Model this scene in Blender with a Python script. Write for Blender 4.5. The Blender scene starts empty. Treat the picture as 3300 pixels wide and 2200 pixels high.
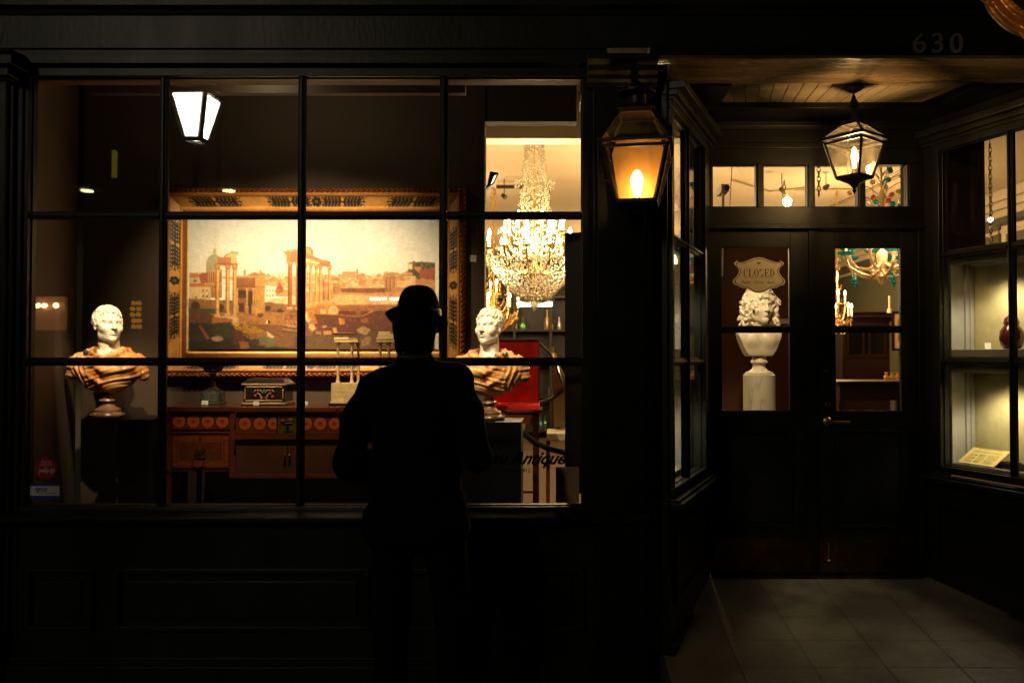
import bpy, bmesh, math, random
import numpy as np
from mathutils import Matrix, Vector
random.seed(7); RNG = np.random.default_rng(11)
PI = math.pi
SC = bpy.context.scene
COL = SC.collection
# ------------------------------------------------------------------ camera, world, exposure
FPX, U0, D0 = 2600.0, 1785.0, 3.84           # focal length in photo pixels, foot of the optical axis, camera to shop glass
PITCH = math.atan(50/FPX)
CAM = Vector((0, -D0, 1.55))
cd = bpy.data.cameras.new('camera'); co = bpy.data.objects.new('camera', cd); COL.objects.link(co)
co.location = CAM; co.rotation_euler = (PI/2+PITCH, 0, 0)
cd.sensor_width = 36; cd.lens = FPX/3300*36; cd.shift_x = (1650-U0)/3300
cd.clip_start = .05; cd.clip_end = 300
cd.dof.use_dof = True; cd.dof.focus_distance = 4.8; cd.dof.aperture_fstop = 2.8
SC.camera = co
SC.render.engine = 'CYCLES'
vs = SC.view_settings; vs.view_transform = 'Standard'; vs.look = 'None'; vs.exposure = 0; vs.gamma = 1
cy = SC.cycles; cy.use_denoising = True; cy.max_bounces = 8; cy.diffuse_bounces = 3; cy.glossy_bounces = 4
cy.transparent_max_bounces = 24; cy.transmission_bounces = 6; cy.caustics_reflective = False; cy.caustics_refractive = False
cy.sample_clamp_indirect = 4.0
W = bpy.data.worlds.new('World'); SC.world = W; W.use_nodes = True
nt = W.node_tree; bg = nt.nodes['Background']; sk = nt.nodes.new('ShaderNodeTexSky')
sk.sky_type = 'NISHITA'; sk.sun_disc = False; sk.sun_elevation = math.radians(-4); sk.sun_rotation = math.radians(200)
nt.links.new(sk.outputs[0], bg.inputs[0]); bg.inputs[1].default_value = .002

def lamp(name, kind, loc, power, col, size=.05, target=None, angle=60, blend=.5, parent=None):
    l = bpy.data.lights.new(name, kind); l.energy = power; l.color = col
    if kind == 'AREA': l.size = size
    else: l.shadow_soft_size = size
    if kind == 'SPOT': l.spot_size = math.radians(angle); l.spot_blend = blend
    o = bpy.data.objects.new(name, l); COL.objects.link(o); o.location = loc
    if target is not None:
        o.rotation_euler = (Vector(target)-Vector(loc)).to_track_quat('-Z', 'Y').to_euler()
    return o

def at(px, py, Y):
    "photo pixel -> point on the plane y = Y"
    f = Vector((0, math.cos(PITCH), math.sin(PITCH))); u = Vector((0, -math.sin(PITCH), math.cos(PITCH)))
    d = f + u*((1100-py)/FPX) + Vector(((px-U0)/FPX, 0, 0))
    return CAM + d*((Y-CAM.y)/d.y)
def dd(dx, dy, Y):
    "the same from the 2352 px wide view"
    return at(dx*1.40306, dy*1.40306, Y)

# ------------------------------------------------------------------ materials
def s2l(c):
    c = np.asarray(c, float)/255.; return np.where(c <= .04045, c/12.92, ((c+.055)/1.055)**2.4)
MATS = {}
def M(name, col, rough=.5, metal=0, bump=0, bscale=60, var=0, vscale=6, coat=0, col2=None, spec=.5, stretch=None, trans=0):
    if name in MATS: return MATS[name]
    m = bpy.data.materials.new(name); m.use_nodes = True; nt = m.node_tree; N = nt.nodes; L = nt.links
    b = N['Principled BSDF']; b.inputs['Base Color'].default_value = (*col, 1)
    b.inputs['Roughness'].default_value = rough; b.inputs['Metallic'].default_value = metal
    b.inputs['Coat Weight'].default_value = coat; b.inputs['Coat Roughness'].default_value = .12
    b.inputs['Specular IOR Level'].default_value = spec
    if trans: b.inputs['Transmission Weight'].default_value = trans
    tc = N.new('ShaderNodeTexCoord'); src = tc.outputs['Object']
    if stretch:
        mp = N.new('ShaderNodeMapping'); mp.inputs['Scale'].default_value = stretch; L.new(src, mp.inputs[0]); src = mp.outputs[0]
    if var or col2:
        n = N.new('ShaderNodeTexNoise'); n.inputs['Scale'].default_value = vscale; n.inputs['Detail'].default_value = 7
        n.inputs['Roughness'].default_value = .62; L.new(src, n.inputs['Vector'])
        r = N.new('ShaderNodeValToRGB'); r.color_ramp.elements[0].position = .36; r.color_ramp.elements[1].position = .64
        c2 = col2 if col2 else tuple(min(1, c*(1+var)) for c in col)
        c1 = col if col2 else tuple(c*(1-var) for c in col)
        r.color_ramp.elements[0].color = (*c1, 1); r.color_ramp.elements[1].color = (*c2, 1)
        L.new(n.outputs['Fac'], r.inputs[0]); L.new(r.outputs[0], b.inputs['Base Color'])
        mr = N.new('ShaderNodeMapRange'); mr.inputs['To Min'].default_value = rough*.75; mr.inputs['To Max'].default_value = min(1, rough*1.3)
        L.new(n.outputs['Fac'], mr.inputs[0]); L.new(mr.outputs[0], b.inputs['Roughness'])
    if bump:
        n2 = N.new('ShaderNodeTexNoise'); n2.inputs['Scale'].default_value = bscale; n2.inputs['Detail'].default_value = 5
        L.new(src, n2.inputs['Vector']); bp = N.new('ShaderNodeBump'); bp.inputs['Strength'].default_value = bump
        bp.inputs['Distance'].default_value = .01; L.new(n2.outputs['Fac'], bp.inputs['Height']); L.new(bp.outputs[0], b.inputs['Normal'])
    MATS[name] = m; return m
def ME(name, col, strength, light=False):
    if name in MATS: return MATS[name]
    m = bpy.data.materials.new(name); m.use_nodes = True; b = m.node_tree.nodes['Principled BSDF']
    b.inputs['Base Color'].default_value = (*[min(1, c) for c in col], 1)
    b.inputs['Emission Color'].default_value = (*col, 1); b.inputs['Emission Strength'].default_value = strength
    if not light: m.cycles.emission_sampling = 'NONE'
    MATS[name] = m; return m
def MA(name, rough=.5, metal=0, bump=0, bscale=200, coat=0, emit=0):
    "base colour from the mesh's own colour attribute"
    if name in MATS: return MATS[name]
    m = M(name, (.5, .5, .5), rough, metal, bump, bscale, coat=coat); nt = m.node_tree
    a = nt.nodes.new('ShaderNodeAttribute'); a.attribute_name = 'Col'
    nt.links.new(a.outputs['Color'], nt.nodes['Principled BSDF'].inputs['Base Color'])
    if emit:
        nt.links.new(a.outputs['Color'], nt.nodes['Principled BSDF'].inputs['Emission Color'])
        nt.nodes['Principled BSDF'].inputs['Emission Strength'].default_value = emit
        m.cycles.emission_sampling = 'NONE'
    return m
def MMarble(name, base, vein, vein2, scale, rough=.18, thresh=.06):
    m = bpy.data.materials.new(name); m.use_nodes = True; nt = m.node_tree; N = nt.nodes; L = nt.links
    b = N['Principled BSDF']; b.inputs['Roughness'].default_value = rough
    tc = N.new('ShaderNodeTexCoord'); mp = N.new('ShaderNodeMapping'); mp.inputs['Rotation'].default_value = (.5, .9, .4)
    mp.inputs['Scale'].default_value = (1, 1, .45); L.new(tc.outputs['Object'], mp.inputs[0])
    n = N.new('ShaderNodeTexNoise'); n.inputs['Scale'].default_value = scale; n.inputs['Detail'].default_value = 8; n.inputs['Distortion'].default_value = 1.4
    L.new(mp.outputs[0], n.inputs['Vector'])
    s = N.new('ShaderNodeMath'); s.operation = 'SUBTRACT'; s.inputs[1].default_value = .5; L.new(n.outputs['Fac'], s.inputs[0])
    a = N.new('ShaderNodeMath'); a.operation = 'ABSOLUTE'; L.new(s.outputs[0], a.inputs[0])
    r = N.new('ShaderNodeValToRGB'); r.color_ramp.elements[0].position = 0; r.color_ramp.elements[0].color = (*vein, 1)
    r.color_ramp.elements[1].position = thresh; r.color_ramp.elements[1].color = (*base, 1); L.new(a.outputs[0], r.inputs[0])
    n2 = N.new('ShaderNodeTexNoise'); n2.inputs['Scale'].default_value = scale*.6; n2.inputs['Detail'].default_value = 6; L.new(mp.outputs[0], n2.inputs['Vector'])
    r2 = N.new('ShaderNodeValToRGB'); r2.color_ramp.elements[0].position = .45; r2.color_ramp.elements[1].position = .62
    r2.color_ramp.elements[0].color = (0, 0, 0, 1); r2.color_ramp.elements[1].color = (1, 1, 1, 1); L.new(n2.outputs['Fac'], r2.inputs[0])
    mx = N.new('ShaderNodeMix'); mx.data_type = 'RGBA'; L.new(r2.outputs[0], mx.inputs[0]); L.new(r.outputs[0], mx.inputs[6])
    mx.inputs[7].default_value = (*vein2, 1); L.new(mx.outputs[2], b.inputs['Base Color'])
    MATS[name] = m; return m
def MGlass(name, tint=(.97, .97, .95), base=.045, power=5, rough=0.0, wave=0):
    "clear pane: see-through with mirror reflections that grow at grazing angles"
    m = bpy.data.materials.new(name); m.use_nodes = True; nt = m.node_tree; N = nt.nodes; L = nt.links
    for n in list(N):
        if n.type != 'OUTPUT_MATERIAL': N.remove(n)
    out = [n for n in N if n.type == 'OUTPUT_MATERIAL'][0]
    t = N.new('ShaderNodeBsdfTransparent'); t.inputs[0].default_value = (*tint, 1)
    g = N.new('ShaderNodeBsdfGlossy'); g.inputs['Roughness'].default_value = rough; g.inputs[0].default_value = (1, 1, 1, 1)
    lw = N.new('ShaderNodeLayerWeight'); lw.inputs[0].default_value = .5
    p = N.new('ShaderNodeMath'); p.operation = 'POWER'; p.inputs[1].default_value = power; L.new(lw.outputs['Facing'], p.inputs[0])
    q = N.new('ShaderNodeMath'); q.operation = 'MULTIPLY_ADD'; q.inputs[1].default_value = .9; q.inputs[2].default_value = base; L.new(p.outputs[0], q.inputs[0])
    mx = N.new('ShaderNodeMixShader'); L.new(q.outputs[0], mx.inputs[0]); L.new(t.outputs[0], mx.inputs[1]); L.new(g.outputs[0], mx.inputs[2])
    if wave:
        tc = N.new('ShaderNodeTexCoord'); nz = N.new('ShaderNodeTexNoise'); nz.inputs['Scale'].default_value = 3.5
        L.new(tc.outputs['Object'], nz.inputs['Vector']); bp = N.new('ShaderNodeBump'); bp.inputs['Strength'].default_value = wave
        bp.inputs['Distance'].default_value = .02; L.new(nz.outputs['Fac'], bp.inputs['Height']); L.new(bp.outputs[0], g.inputs['Normal'])
    L.new(mx.outputs[0], out.inputs[0]); MATS[name] = m; return m
def MCrystal(name, col, tr=.35, dif=.4):
    m = bpy.data.materials.new(name); m.use_nodes = True; nt = m.node_tree; N = nt.nodes; L = nt.links
    for n in list(N):
        if n.type != 'OUTPUT_MATERIAL': N.remove(n)
    out = [n for n in N if n.type == 'OUTPUT_MATERIAL'][0]
    t = N.new('ShaderNodeBsdfTransparent'); t.inputs[0].default_value = (*[.5+.5*c for c in col], 1)
    g = N.new('ShaderNodeBsdfGlossy'); g.inputs['Roughness'].default_value = .12; g.inputs[0].default_value = (*col, 1)
    d = N.new('ShaderNodeBsdfTranslucent'); d.inputs[0].default_value = (*col, 1)
    d2 = N.new('ShaderNodeBsdfDiffuse'); d2.inputs[0].default_value = (*col, 1)
    a = N.new('ShaderNodeMixShader'); a.inputs[0].default_value = .5; L.new(d.outputs[0], a.inputs[1]); L.new(d2.outputs[0], a.inputs[2])
    b = N.new('ShaderNodeMixShader'); b.inputs[0].default_value = dif; L.new(g.outputs[0], b.inputs[1]); L.new(a.outputs[0], b.inputs[2])
    c = N.new('ShaderNodeMixShader'); c.inputs[0].default_value = tr; L.new(b.outputs[0], c.inputs[1]); L.new(t.outputs[0], c.inputs[2])
    L.new(c.outputs[0], out.inputs[0]); MATS[name] = m; return m

PAINT = M('shopfront_paint', (.0058, .0078, .0054), .42, spec=.3, bump=.12, bscale=45, var=.35, vscale=5, stretch=(1, 1, .35))
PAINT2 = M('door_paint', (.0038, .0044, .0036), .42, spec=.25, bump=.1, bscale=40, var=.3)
SOFFIT = M('soffit_varnish', (.10, .07, .038), .26, bump=.5, bscale=30, var=.4, vscale=12, stretch=(.12, 1, 1))
BLACKM = M('black_metal', (.008, .007, .006), .5, .2, bump=.3, bscale=90, var=.3)
BRONZE = M('aged_copper', (.030, .017, .010), .42, .6, bump=.3, bscale=60, var=.4)
BRASS = M('worn_brass', (.42, .27, .09), .28, 1, bump=.15, bscale=80, var=.2)
GOLD = M('gilded', (.75, .42, .12), .3, .85, bump=.5, bscale=60, var=.25)
GLASS = MGlass('window_glass', wave=.004)
LGLASS = MGlass('lantern_glass', (.98, .93, .84), .05)
def dusty(m, amount, col):
    "a film of dust that catches the lamp's light"
    nt = m.node_tree; N = nt.nodes; L = nt.links; out = [n for n in N if n.type == 'OUTPUT_MATERIAL'][0]; src = out.inputs[0].links[0].from_socket
    d = N.new('ShaderNodeBsdfDiffuse'); d.inputs[0].default_value = (*col, 1); t = N.new('ShaderNodeBsdfTranslucent'); t.inputs[0].default_value = (*col, 1)
    a = N.new('ShaderNodeMixShader'); a.inputs[0].default_value = .6; L.new(d.outputs[0], a.inputs[1]); L.new(t.outputs[0], a.inputs[2])
    tc = N.new('ShaderNodeTexCoord'); nz = N.new('ShaderNodeTexNoise'); nz.inputs['Scale'].default_value = 14; nz.inputs['Detail'].default_value = 6; L.new(tc.outputs['Object'], nz.inputs['Vector'])
    mr = N.new('ShaderNodeMapRange'); mr.inputs['From Min'].default_value = .35; mr.inputs['From Max'].default_value = .7; mr.inputs['To Min'].default_value = amount*.35; mr.inputs['To Max'].default_value = amount*1.7; L.new(nz.outputs['Fac'], mr.inputs[0])
    b = N.new('ShaderNodeMixShader'); L.new(mr.outputs[0], b.inputs[0]); L.new(src, b.inputs[1]); L.new(a.outputs[0], b.inputs[2]); L.new(b.outputs[0], out.inputs[0])
dusty(LGLASS, .022, (.8, .7, .5))
WDARK = M('display_wall_paint', (.055, .033, .017), .75, bump=.15, bscale=120, var=.1, vscale=2)
MAHOG = M('mahogany', (.095, .022, .008), .16, bump=.08, bscale=40, var=.45, vscale=9, stretch=(.25, 1, 1), coat=.4)
MAHOGD = M('dark_mahogany', (.016, .005, .003), .35, var=.4, vscale=9, stretch=(.3, 1, 1))
PLINTHB = M('black_plinth', (.008, .008, .009), .5, bump=.05, var=.2)
WHITEM = M('white_marble', (.78, .72, .62), .28, var=.07, vscale=14)
ORM = MMarble('orange_marble', (.60, .25, .065), (.28, .07, .03), (.74, .42, .16), 8, .2, .045)
BRM = MMarble('brown_marble', (.24, .13, .065), (.10, .03, .02), (.33, .2, .11), 16, .22)
GRM = MMarble('veined_white_marble', (.72, .66, .56), (.34, .3, .25), (.66, .6, .5), 6, .3, .05)
CREAM = M('ceiling_plaster', (.62, .5, .34), .8, bump=.15, bscale=20, var=.07, vscale=1.5)
OLIVE = M('olive_wall_paint', (.072, .068, .038), .7, bump=.1, var=.1, vscale=1)
BLACKINK = M('black_ink', (.008, .008, .01), .6)
CARD = M('white_card', (.75, .72, .66), .6, var=.04)

# ------------------------------------------------------------------ mesh builder
class MB:
    def __init__(s, T=None): s.v = []; s.f = []; s.T = T
    def add(s, vs, fs):
        n = len(s.v)
        for p in vs:
            p = Vector(p); s.v.append(tuple(s.T @ p) if s.T else tuple(p))
        s.f += [tuple(i+n for i in f) for f in fs]; return s
    def box(s, x0, x1, y0, y1, z0, z1):
        x0, x1 = sorted((x0, x1)); y0, y1 = sorted((y0, y1)); z0, z1 = sorted((z0, z1))
        return s.add([(x0,y0,z0),(x1,y0,z0),(x1,y1,z0),(x0,y1,z0),(x0,y0,z1),(x1,y0,z1),(x1,y1,z1),(x0,y1,z1)],
            [(0,3,2,1),(4,5,6,7),(0,1,5,4),(1,2,6,5),(2,3,7,6),(3,0,4,7)])
    def lathe(s, prof, c=(0,0,0), seg=24, flute=0, nfl=12, sq=False):
        vs = []; n = len(prof)
        for i in range(seg):
            a = 2*PI*i/seg
            for r, z in prof:
                rr = r*(1+flute*math.cos(nfl*a))
                vs.append((c[0]+rr*math.cos(a), c[1]+rr*math.sin(a), c[2]+z))
        fs = [(i*n+j, ((i+1)%seg)*n+j, ((i+1)%seg)*n+j+1, i*n+j+1) for i in range(seg) for j in range(n-1)]
        if prof[0][0] > 1e-5: fs.append(tuple(i*n for i in reversed(range(seg))))
        if prof[-1][0] > 1e-5: fs.append(tuple(i*n+n-1 for i in range(seg)))
        return s.add(vs, fs)
    def tube(s, pts, r, seg=8, r2=None):
        pts = [Vector(p) for p in pts]; n = len(pts); vs = []; fs = []
        up = Vector((0, 0, 1))
        for i, p in enumerate(pts):
            t = (pts[min(i+1, n-1)]-pts[max(i-1, 0)]).normalized()
            a = t.cross(up)
            if a.length < .05: a = t.cross(Vector((0, 1, 0)))
            a.normalize(); b = t.cross(a)
            rr = r if r2 is None else r+(r2-r)*i/(n-1)
            for k in range(seg):
                w = 2*PI*k/seg; vs.append(p+a*rr*math.cos(w)+b*rr*math.sin(w))
        for i in range(n-1):
            for k in range(seg):
                fs.append((i*seg+k, i*seg+(k+1)%seg, (i+1)*seg+(k+1)%seg, (i+1)*seg+k))
        fs.append(tuple(reversed(range(seg)))); fs.append(tuple((n-1)*seg+k for k in range(seg)))
        return s.add(vs, fs)
    def bar(s, a, b, w, h=None):
        "square bar from a to b"
        a = Vector(a); b = Vector(b); h = h or w; t = (b-a).normalized(); u = t.cross(Vector((0, 0, 1)))
        if u.length < .05: u = Vector((1, 0, 0))
        u.normalize(); n = u.cross(t); u *= w/2; n *= h/2
        return s.add([a-u-n, a+u-n, a+u+n, a-u+n, b-u-n, b+u-n, b+u+n, b-u+n],
            [(0,1,2,3),(7,6,5,4),(0,4,5,1),(1,5,6,2),(2,6,7,3),(3,7,4,0)])
    def ell(s, c, r, seg=12, rings=8):
        vs = [(c[0], c[1], c[2]-r[2])]; fs = []
        for j in range(1, rings):
            ph = -PI/2+PI*j/rings
            for i in range(seg):
                a = 2*PI*i/seg; vs.append((c[0]+r[0]*math.cos(ph)*math.cos(a), c[1]+r[1]*math.cos(ph)*math.sin(a), c[2]+r[2]*math.sin(ph)))
        vs.append((c[0], c[1], c[2]+r[2])); T = len(vs)-1
        for i in range(seg):
            fs.append((0, 1+(i+1)%seg, 1+i)); fs.append((T, T-seg+i, T-seg+(i+1)%seg))
            for j in range(rings-2):
                fs.append((1+j*seg+i, 1+j*seg+(i+1)%seg, 1+(j+1)*seg+(i+1)%seg, 1+(j+1)*seg+i))
        return s.add(vs, fs)
    def octa(s, c, r, h):
        x, y, z = c
        return s.add([(x+r,y,z),(x,y+r,z),(x-r,y,z),(x,y-r,z),(x,y,z+h*.6),(x,y,z-h)],
            [(0,1,4),(1,2,4),(2,3,4),(3,0,4),(1,0,5),(2,1,5),(3,2,5),(0,3,5)])
    def prism(s, poly, y0, y1, c=(0, 0, 0)):
        "outline in x,z given a thickness along y"
        n = len(poly); vs = [(c[0]+x, y0+c[1], c[2]+z) for x, z in poly]+[(c[0]+x, y1+c[1], c[2]+z) for x, z in poly]
        return s.add(vs, [tuple(range(n)), tuple(reversed(range(n, 2*n)))]+[(i, i+n, (i+1)%n+n, (i+1)%n) for i in range(n)])
    def mould(s, a, b, prof, nrm=(0, -1, 0)):
        "profile (out, up) swept from a to b; out goes along nrm"
        a = Vector(a); b = Vector(b); o = Vector(nrm); n = len(prof); vs = []
        for p in (a, b): vs += [p+o*u+Vector((0, 0, v)) for u, v in prof]
        return s.add(vs, [(i, (i+1)%n, (i+1)%n+n, i+n) for i in range(n)]+[tuple(reversed(range(n))), tuple(range(n, 2*n))])
    def text(s, body, size, mat, bold=0, shear=0, extrude=.0008, align='CENTER', spacing=1):
        cu = bpy.data.curves.new('t', 'FONT'); cu.body = body; cu.size = size; cu.extrude = extrude; cu.offset = bold
        cu.shear = shear; cu.align_x = align; cu.resolution_u = 3; cu.space_character = spacing
        ob = bpy.data.objects.new('t', cu); COL.objects.link(ob); bpy.context.view_layer.update()
        me = bpy.data.meshes.new_from_object(ob); s.add([mat @ v.co for v in me.vertices], [tuple(p.vertices) for p in me.polygons])
        bpy.data.objects.remove(ob); bpy.data.curves.remove(cu); bpy.data.meshes.remove(me); return s
    def build(s, name, mat, parent=None, smooth=False, bevel=0):
        me = bpy.data.meshes.new(name); me.from_pydata(s.v, [], s.f); me.validate(); me.update()
        bm = bmesh.new(); bm.from_mesh(me); bmesh.ops.recalc_face_normals(bm, faces=bm.faces); bm.to_mesh(me); bm.free()
        return link(name, me, mat, parent, smooth, bevel)
def link(name, me, mat, parent=None, smooth=False, bevel=0):
    o = bpy.data.objects.new(name, me); COL.objects.link(o)
    if mat: me.materials.append(mat)
    if smooth:
        me.polygons.foreach_set('use_smooth', [True]*len(me.polygons))
        if smooth != 'all': me.set_sharp_from_angle(angle=math.radians(40))
    if bevel:
        b = o.modifiers.new('bevel', 'BEVEL'); b.width = bevel; b.segments = 2; b.limit_method = 'ANGLE'
    if parent is not None:
        o.parent = parent; o.matrix_parent_inverse = pw(parent).inverted()
    return o
def pw(o):
    m = o.matrix_basis.copy()
    return (pw(o.parent) @ o.matrix_parent_inverse @ m) if o.parent else m
def thing(name, label, cat, loc=(0, 0, 0), group=None):
    o = bpy.data.objects.new(name, None); COL.objects.link(o); o.location = loc; o.empty_display_size = .1
    return tag(o, label, cat, group)
def tag(o, label, cat, group=None):
    o['label'] = label; o['category'] = cat
    if group: o['group'] = group
    return o
def struct(o): o['kind'] = 'structure'; return o
def stuff(o): o['kind'] = 'stuff'; return o
def dup(o, loc=None, rz=None, parent=None):
    c = o.copy(); COL.objects.link(c)
    if parent is not None: c.parent = parent
    if loc is not None: c.location = loc
    if rz is not None: c.rotation_euler.z = rz
    for ch in list(o.children): dup(ch, parent=c)
    return c

# ------------------------------------------------------------------ numpy colour canvas (used for real pictures, inlay and painted ornament)
class Cv:
    def __init__(s, w, h, x0, y0, x1, y1, bg=(128, 128, 128)):
        s.w, s.h, s.x0, s.y0, s.x1, s.y1, s.kx, s.ky = w, h, x0, y0, x1, y1, w/(x1-x0), h/(y1-y0)
        s.a = np.ones((h, w, 3))*np.array(bg, float)
    def cov(s, test, bx):
        i0 = max(0, int((bx[0]-s.x0)*s.kx)-1); i1 = min(s.w, int((bx[2]-s.x0)*s.kx)+2)
        j0 = max(0, int((bx[1]-s.y0)*s.ky)-1); j1 = min(s.h, int((bx[3]-s.y0)*s.ky)+2)
        if i1 <= i0 or j1 <= j0: return None
        c = 0
        for ox in (.25, .75):
            for oy in (.25, .75):
                X = s.x0+(np.arange(i0, i1)+ox)/s.kx; Y = s.y0+(np.arange(j0, j1)+oy)/s.ky
                c = c+test(X[None, :], Y[:, None])/4.
        return (slice(j0, j1), slice(i0, i1)), c
    def put(s, r, col, a=1):
        if r is None: return
        sl, c = r; c = (c*a)[..., None]; s.a[sl] = s.a[sl]*(1-c)+np.array(col, float)*c
    def poly(s, pts, col, a=1):
        P = np.array(pts, float)
        def t(X, Y):
            r = np.zeros(np.broadcast(X, Y).shape, bool); n = len(P)
            for i in range(n):
                (xa, ya), (xb, yb) = P[i], P[(i+1) % n]
                if ya == yb: continue
                r ^= ((ya > Y) != (yb > Y)) & (X < (xb-xa)*(Y-ya)/(yb-ya)+xa)
            return r
        s.put(s.cov(t, (*P.min(0), *P.max(0))), col, a)
    def rect(s, x0, y0, x1, y1, col, a=1):
        x0, x1 = sorted((x0, x1)); y0, y1 = sorted((y0, y1))
        s.put(s.cov(lambda X, Y: (X >= x0) & (X < x1) & (Y >= y0) & (Y < y1), (x0, y0, x1, y1)), col, a)
    def ell(s, cx, cy, rx, ry, col, a=1):
        s.put(s.cov(lambda X, Y: ((X-cx)/rx)**2+((Y-cy)/ry)**2 < 1, (cx-rx, cy-ry, cx+rx, cy+ry)), col, a)
    def line(s, pts, w, col, a=1, w2=None):
        n = len(pts)-1
        for i in range(n):
            (xa, ya), (xb, yb) = pts[i], pts[i+1]; dx, dy = xb-xa, yb-ya; L2 = dx*dx+dy*dy+1e-9
            wa = w if w2 is None else w+(w2-w)*i/max(1, n)
            def t(X, Y):
                u = np.clip(((X-xa)*dx+(Y-ya)*dy)/L2, 0, 1); return (X-xa-u*dx)**2+(Y-ya-u*dy)**2 < wa*wa/4
            s.put(s.cov(t, (min(xa, xb)-wa, min(ya, yb)-wa, max(xa, xb)+wa, max(ya, yb)+wa)), col, a)
    def mottle(s, amp, seed=1, sl=slice(None)):
        r = np.random.default_rng(seed); n = 0
        for k in (2, 4, 8, 16):
            g = r.normal(size=(s.h//k+2, s.w//k+2)); g = np.kron(g, np.ones((k, k)))[:s.h, :s.w]; n = n+g/3
        s.a[sl] = np.clip(s.a[sl]*(1+amp*n[..., None][sl]), 0, 255)
    def lin(s): return s2l(np.clip(s.a, 0, 255))
def colgrid(name, cv, P, mat, parent=None, height=None, back=.02):
    """picture surface: colour canvas on a closed slab; P(u,v)->point with u to the right, v down, 0..1;
    height(u,v) lifts the surface toward the viewer"""
    L = cv.lin() if isinstance(cv, Cv) else cv; h, w, _ = L.shape
    u = np.linspace(0, 1, w); v = np.linspace(0, 1, h); U, V = np.meshgrid(u, v)
    pts = P(U, V)                               # (h,w,3)
    vs = pts.reshape(-1, 3); idx = np.arange(h*w).reshape(h, w)
    q = np.stack([idx[:-1, :-1], idx[1:, :-1], idx[1:, 1:], idx[:-1, 1:]], -1).reshape(-1, 4)
    return npmesh(name, vs, q, mat, parent, L.reshape(-1, 3))
def npmesh(name, vs, q, mat, parent=None, cols=None, smooth=True):
    me = bpy.data.meshes.new(name); me.vertices.add(len(vs)); me.vertices.foreach_set('co', np.asarray(vs, np.float32).ravel())
    k = q.shape[1]; me.loops.add(q.size); me.loops.foreach_set('vertex_index', q.astype(np.int32).ravel())
    me.polygons.add(len(q)); me.polygons.foreach_set('loop_start', np.arange(0, q.size, k, dtype=np.int32))
    me.polygons.foreach_set('loop_total', np.full(len(q), k, np.int32)); me.update(calc_edges=True); me.validate()
    if cols is not None:
        c = me.color_attributes.new('Col', 'FLOAT_COLOR', 'POINT'); c.data.foreach_set('color', np.c_[cols, np.ones(len(cols))].astype(np.float32).ravel())
    if smooth: me.polygons.foreach_set('use_smooth', np.ones(len(q), bool))
    return link(name, me, mat, parent)

# ------------------------------------------------------------------ smooth bodies: signed distances joined and surfaced
def E(c, r, k=.02, rot=0): return ('e', Vector(c), r, k, rot)
def C(a, b, ra, rb=None, k=.02): return ('c', Vector(a), Vector(b), ra, ra if rb is None else rb, k)
def SUB(p): return ('sub', p)
def pd(p, X, Y, Z):
    if p[0] == 'e':
        x, y, z = X-p[1].x, Y-p[1].y, Z-p[1].z
        if p[4]: c, s = math.cos(p[4]), math.sin(p[4]); x, z = c*x+s*z, -s*x+c*z
        r = p[2]; k0 = np.sqrt((x/r[0])**2+(y/r[1])**2+(z/r[2])**2); k1 = np.sqrt((x/r[0]**2)**2+(y/r[1]**2)**2+(z/r[2]**2)**2)+1e-9
        return k0*(k0-1)/k1
    a, b = p[1], p[2]; d = b-a; L2 = d.dot(d)+1e-12
    t = np.clip(((X-a.x)*d.x+(Y-a.y)*d.y+(Z-a.z)*d.z)/L2, 0, 1)
    return np.sqrt((X-a.x-t*d.x)**2+(Y-a.y-t*d.y)**2+(Z-a.z-t*d.z)**2)-(p[3]+(p[4]-p[3])*t)
def sdf_field(prims, lo, hi, h):
    ax = [np.arange(lo[i], hi[i]+h, h, dtype=np.float32) for i in range(3)]
    F = np.full([len(a) for a in ax], 1.0, np.float32)
    for p in prims:
        sub = p[0] == 'sub'; q = p[1] if sub else p
        if q[0] == 'e': c = q[1]; R = max(q[2]); a0 = c-Vector((R,)*3); a1 = c+Vector((R,)*3); k = q[3]
        else:
            R = max(q[3], q[4]); k = q[5]
            a0 = Vector([min(q[1][i], q[2][i])-R for i in range(3)]); a1 = Vector([max(q[1][i], q[2][i])+R for i in range(3)])
        m = max(k, h)*2.5+.01; sl = []
        for i in range(3):
            i0 = int(np.searchsorted(ax[i], a0[i]-m)); i1 = int(np.searchsorted(ax[i], a1[i]+m)); sl.append(slice(i0, max(i0, i1)))
        sl = tuple(sl); X, Y, Z = np.meshgrid(*[ax[i][sl[i]] for i in range(3)], indexing='ij', sparse=True)
        if X.size == 0 or Y.size == 0 or Z.size == 0: continue
        d = pd(q, X, Y, Z); A = F[sl]
        if sub:
            d = -d; hh = np.maximum(k-np.abs(A-d), 0)/k; F[sl] = np.maximum(A, d)+hh*hh*k*.25
        else:
            hh = np.maximum(k-np.abs(A-d), 0)/k; F[sl] = np.minimum(A, d)-hh*hh*k*.25
    return ax, F
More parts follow.
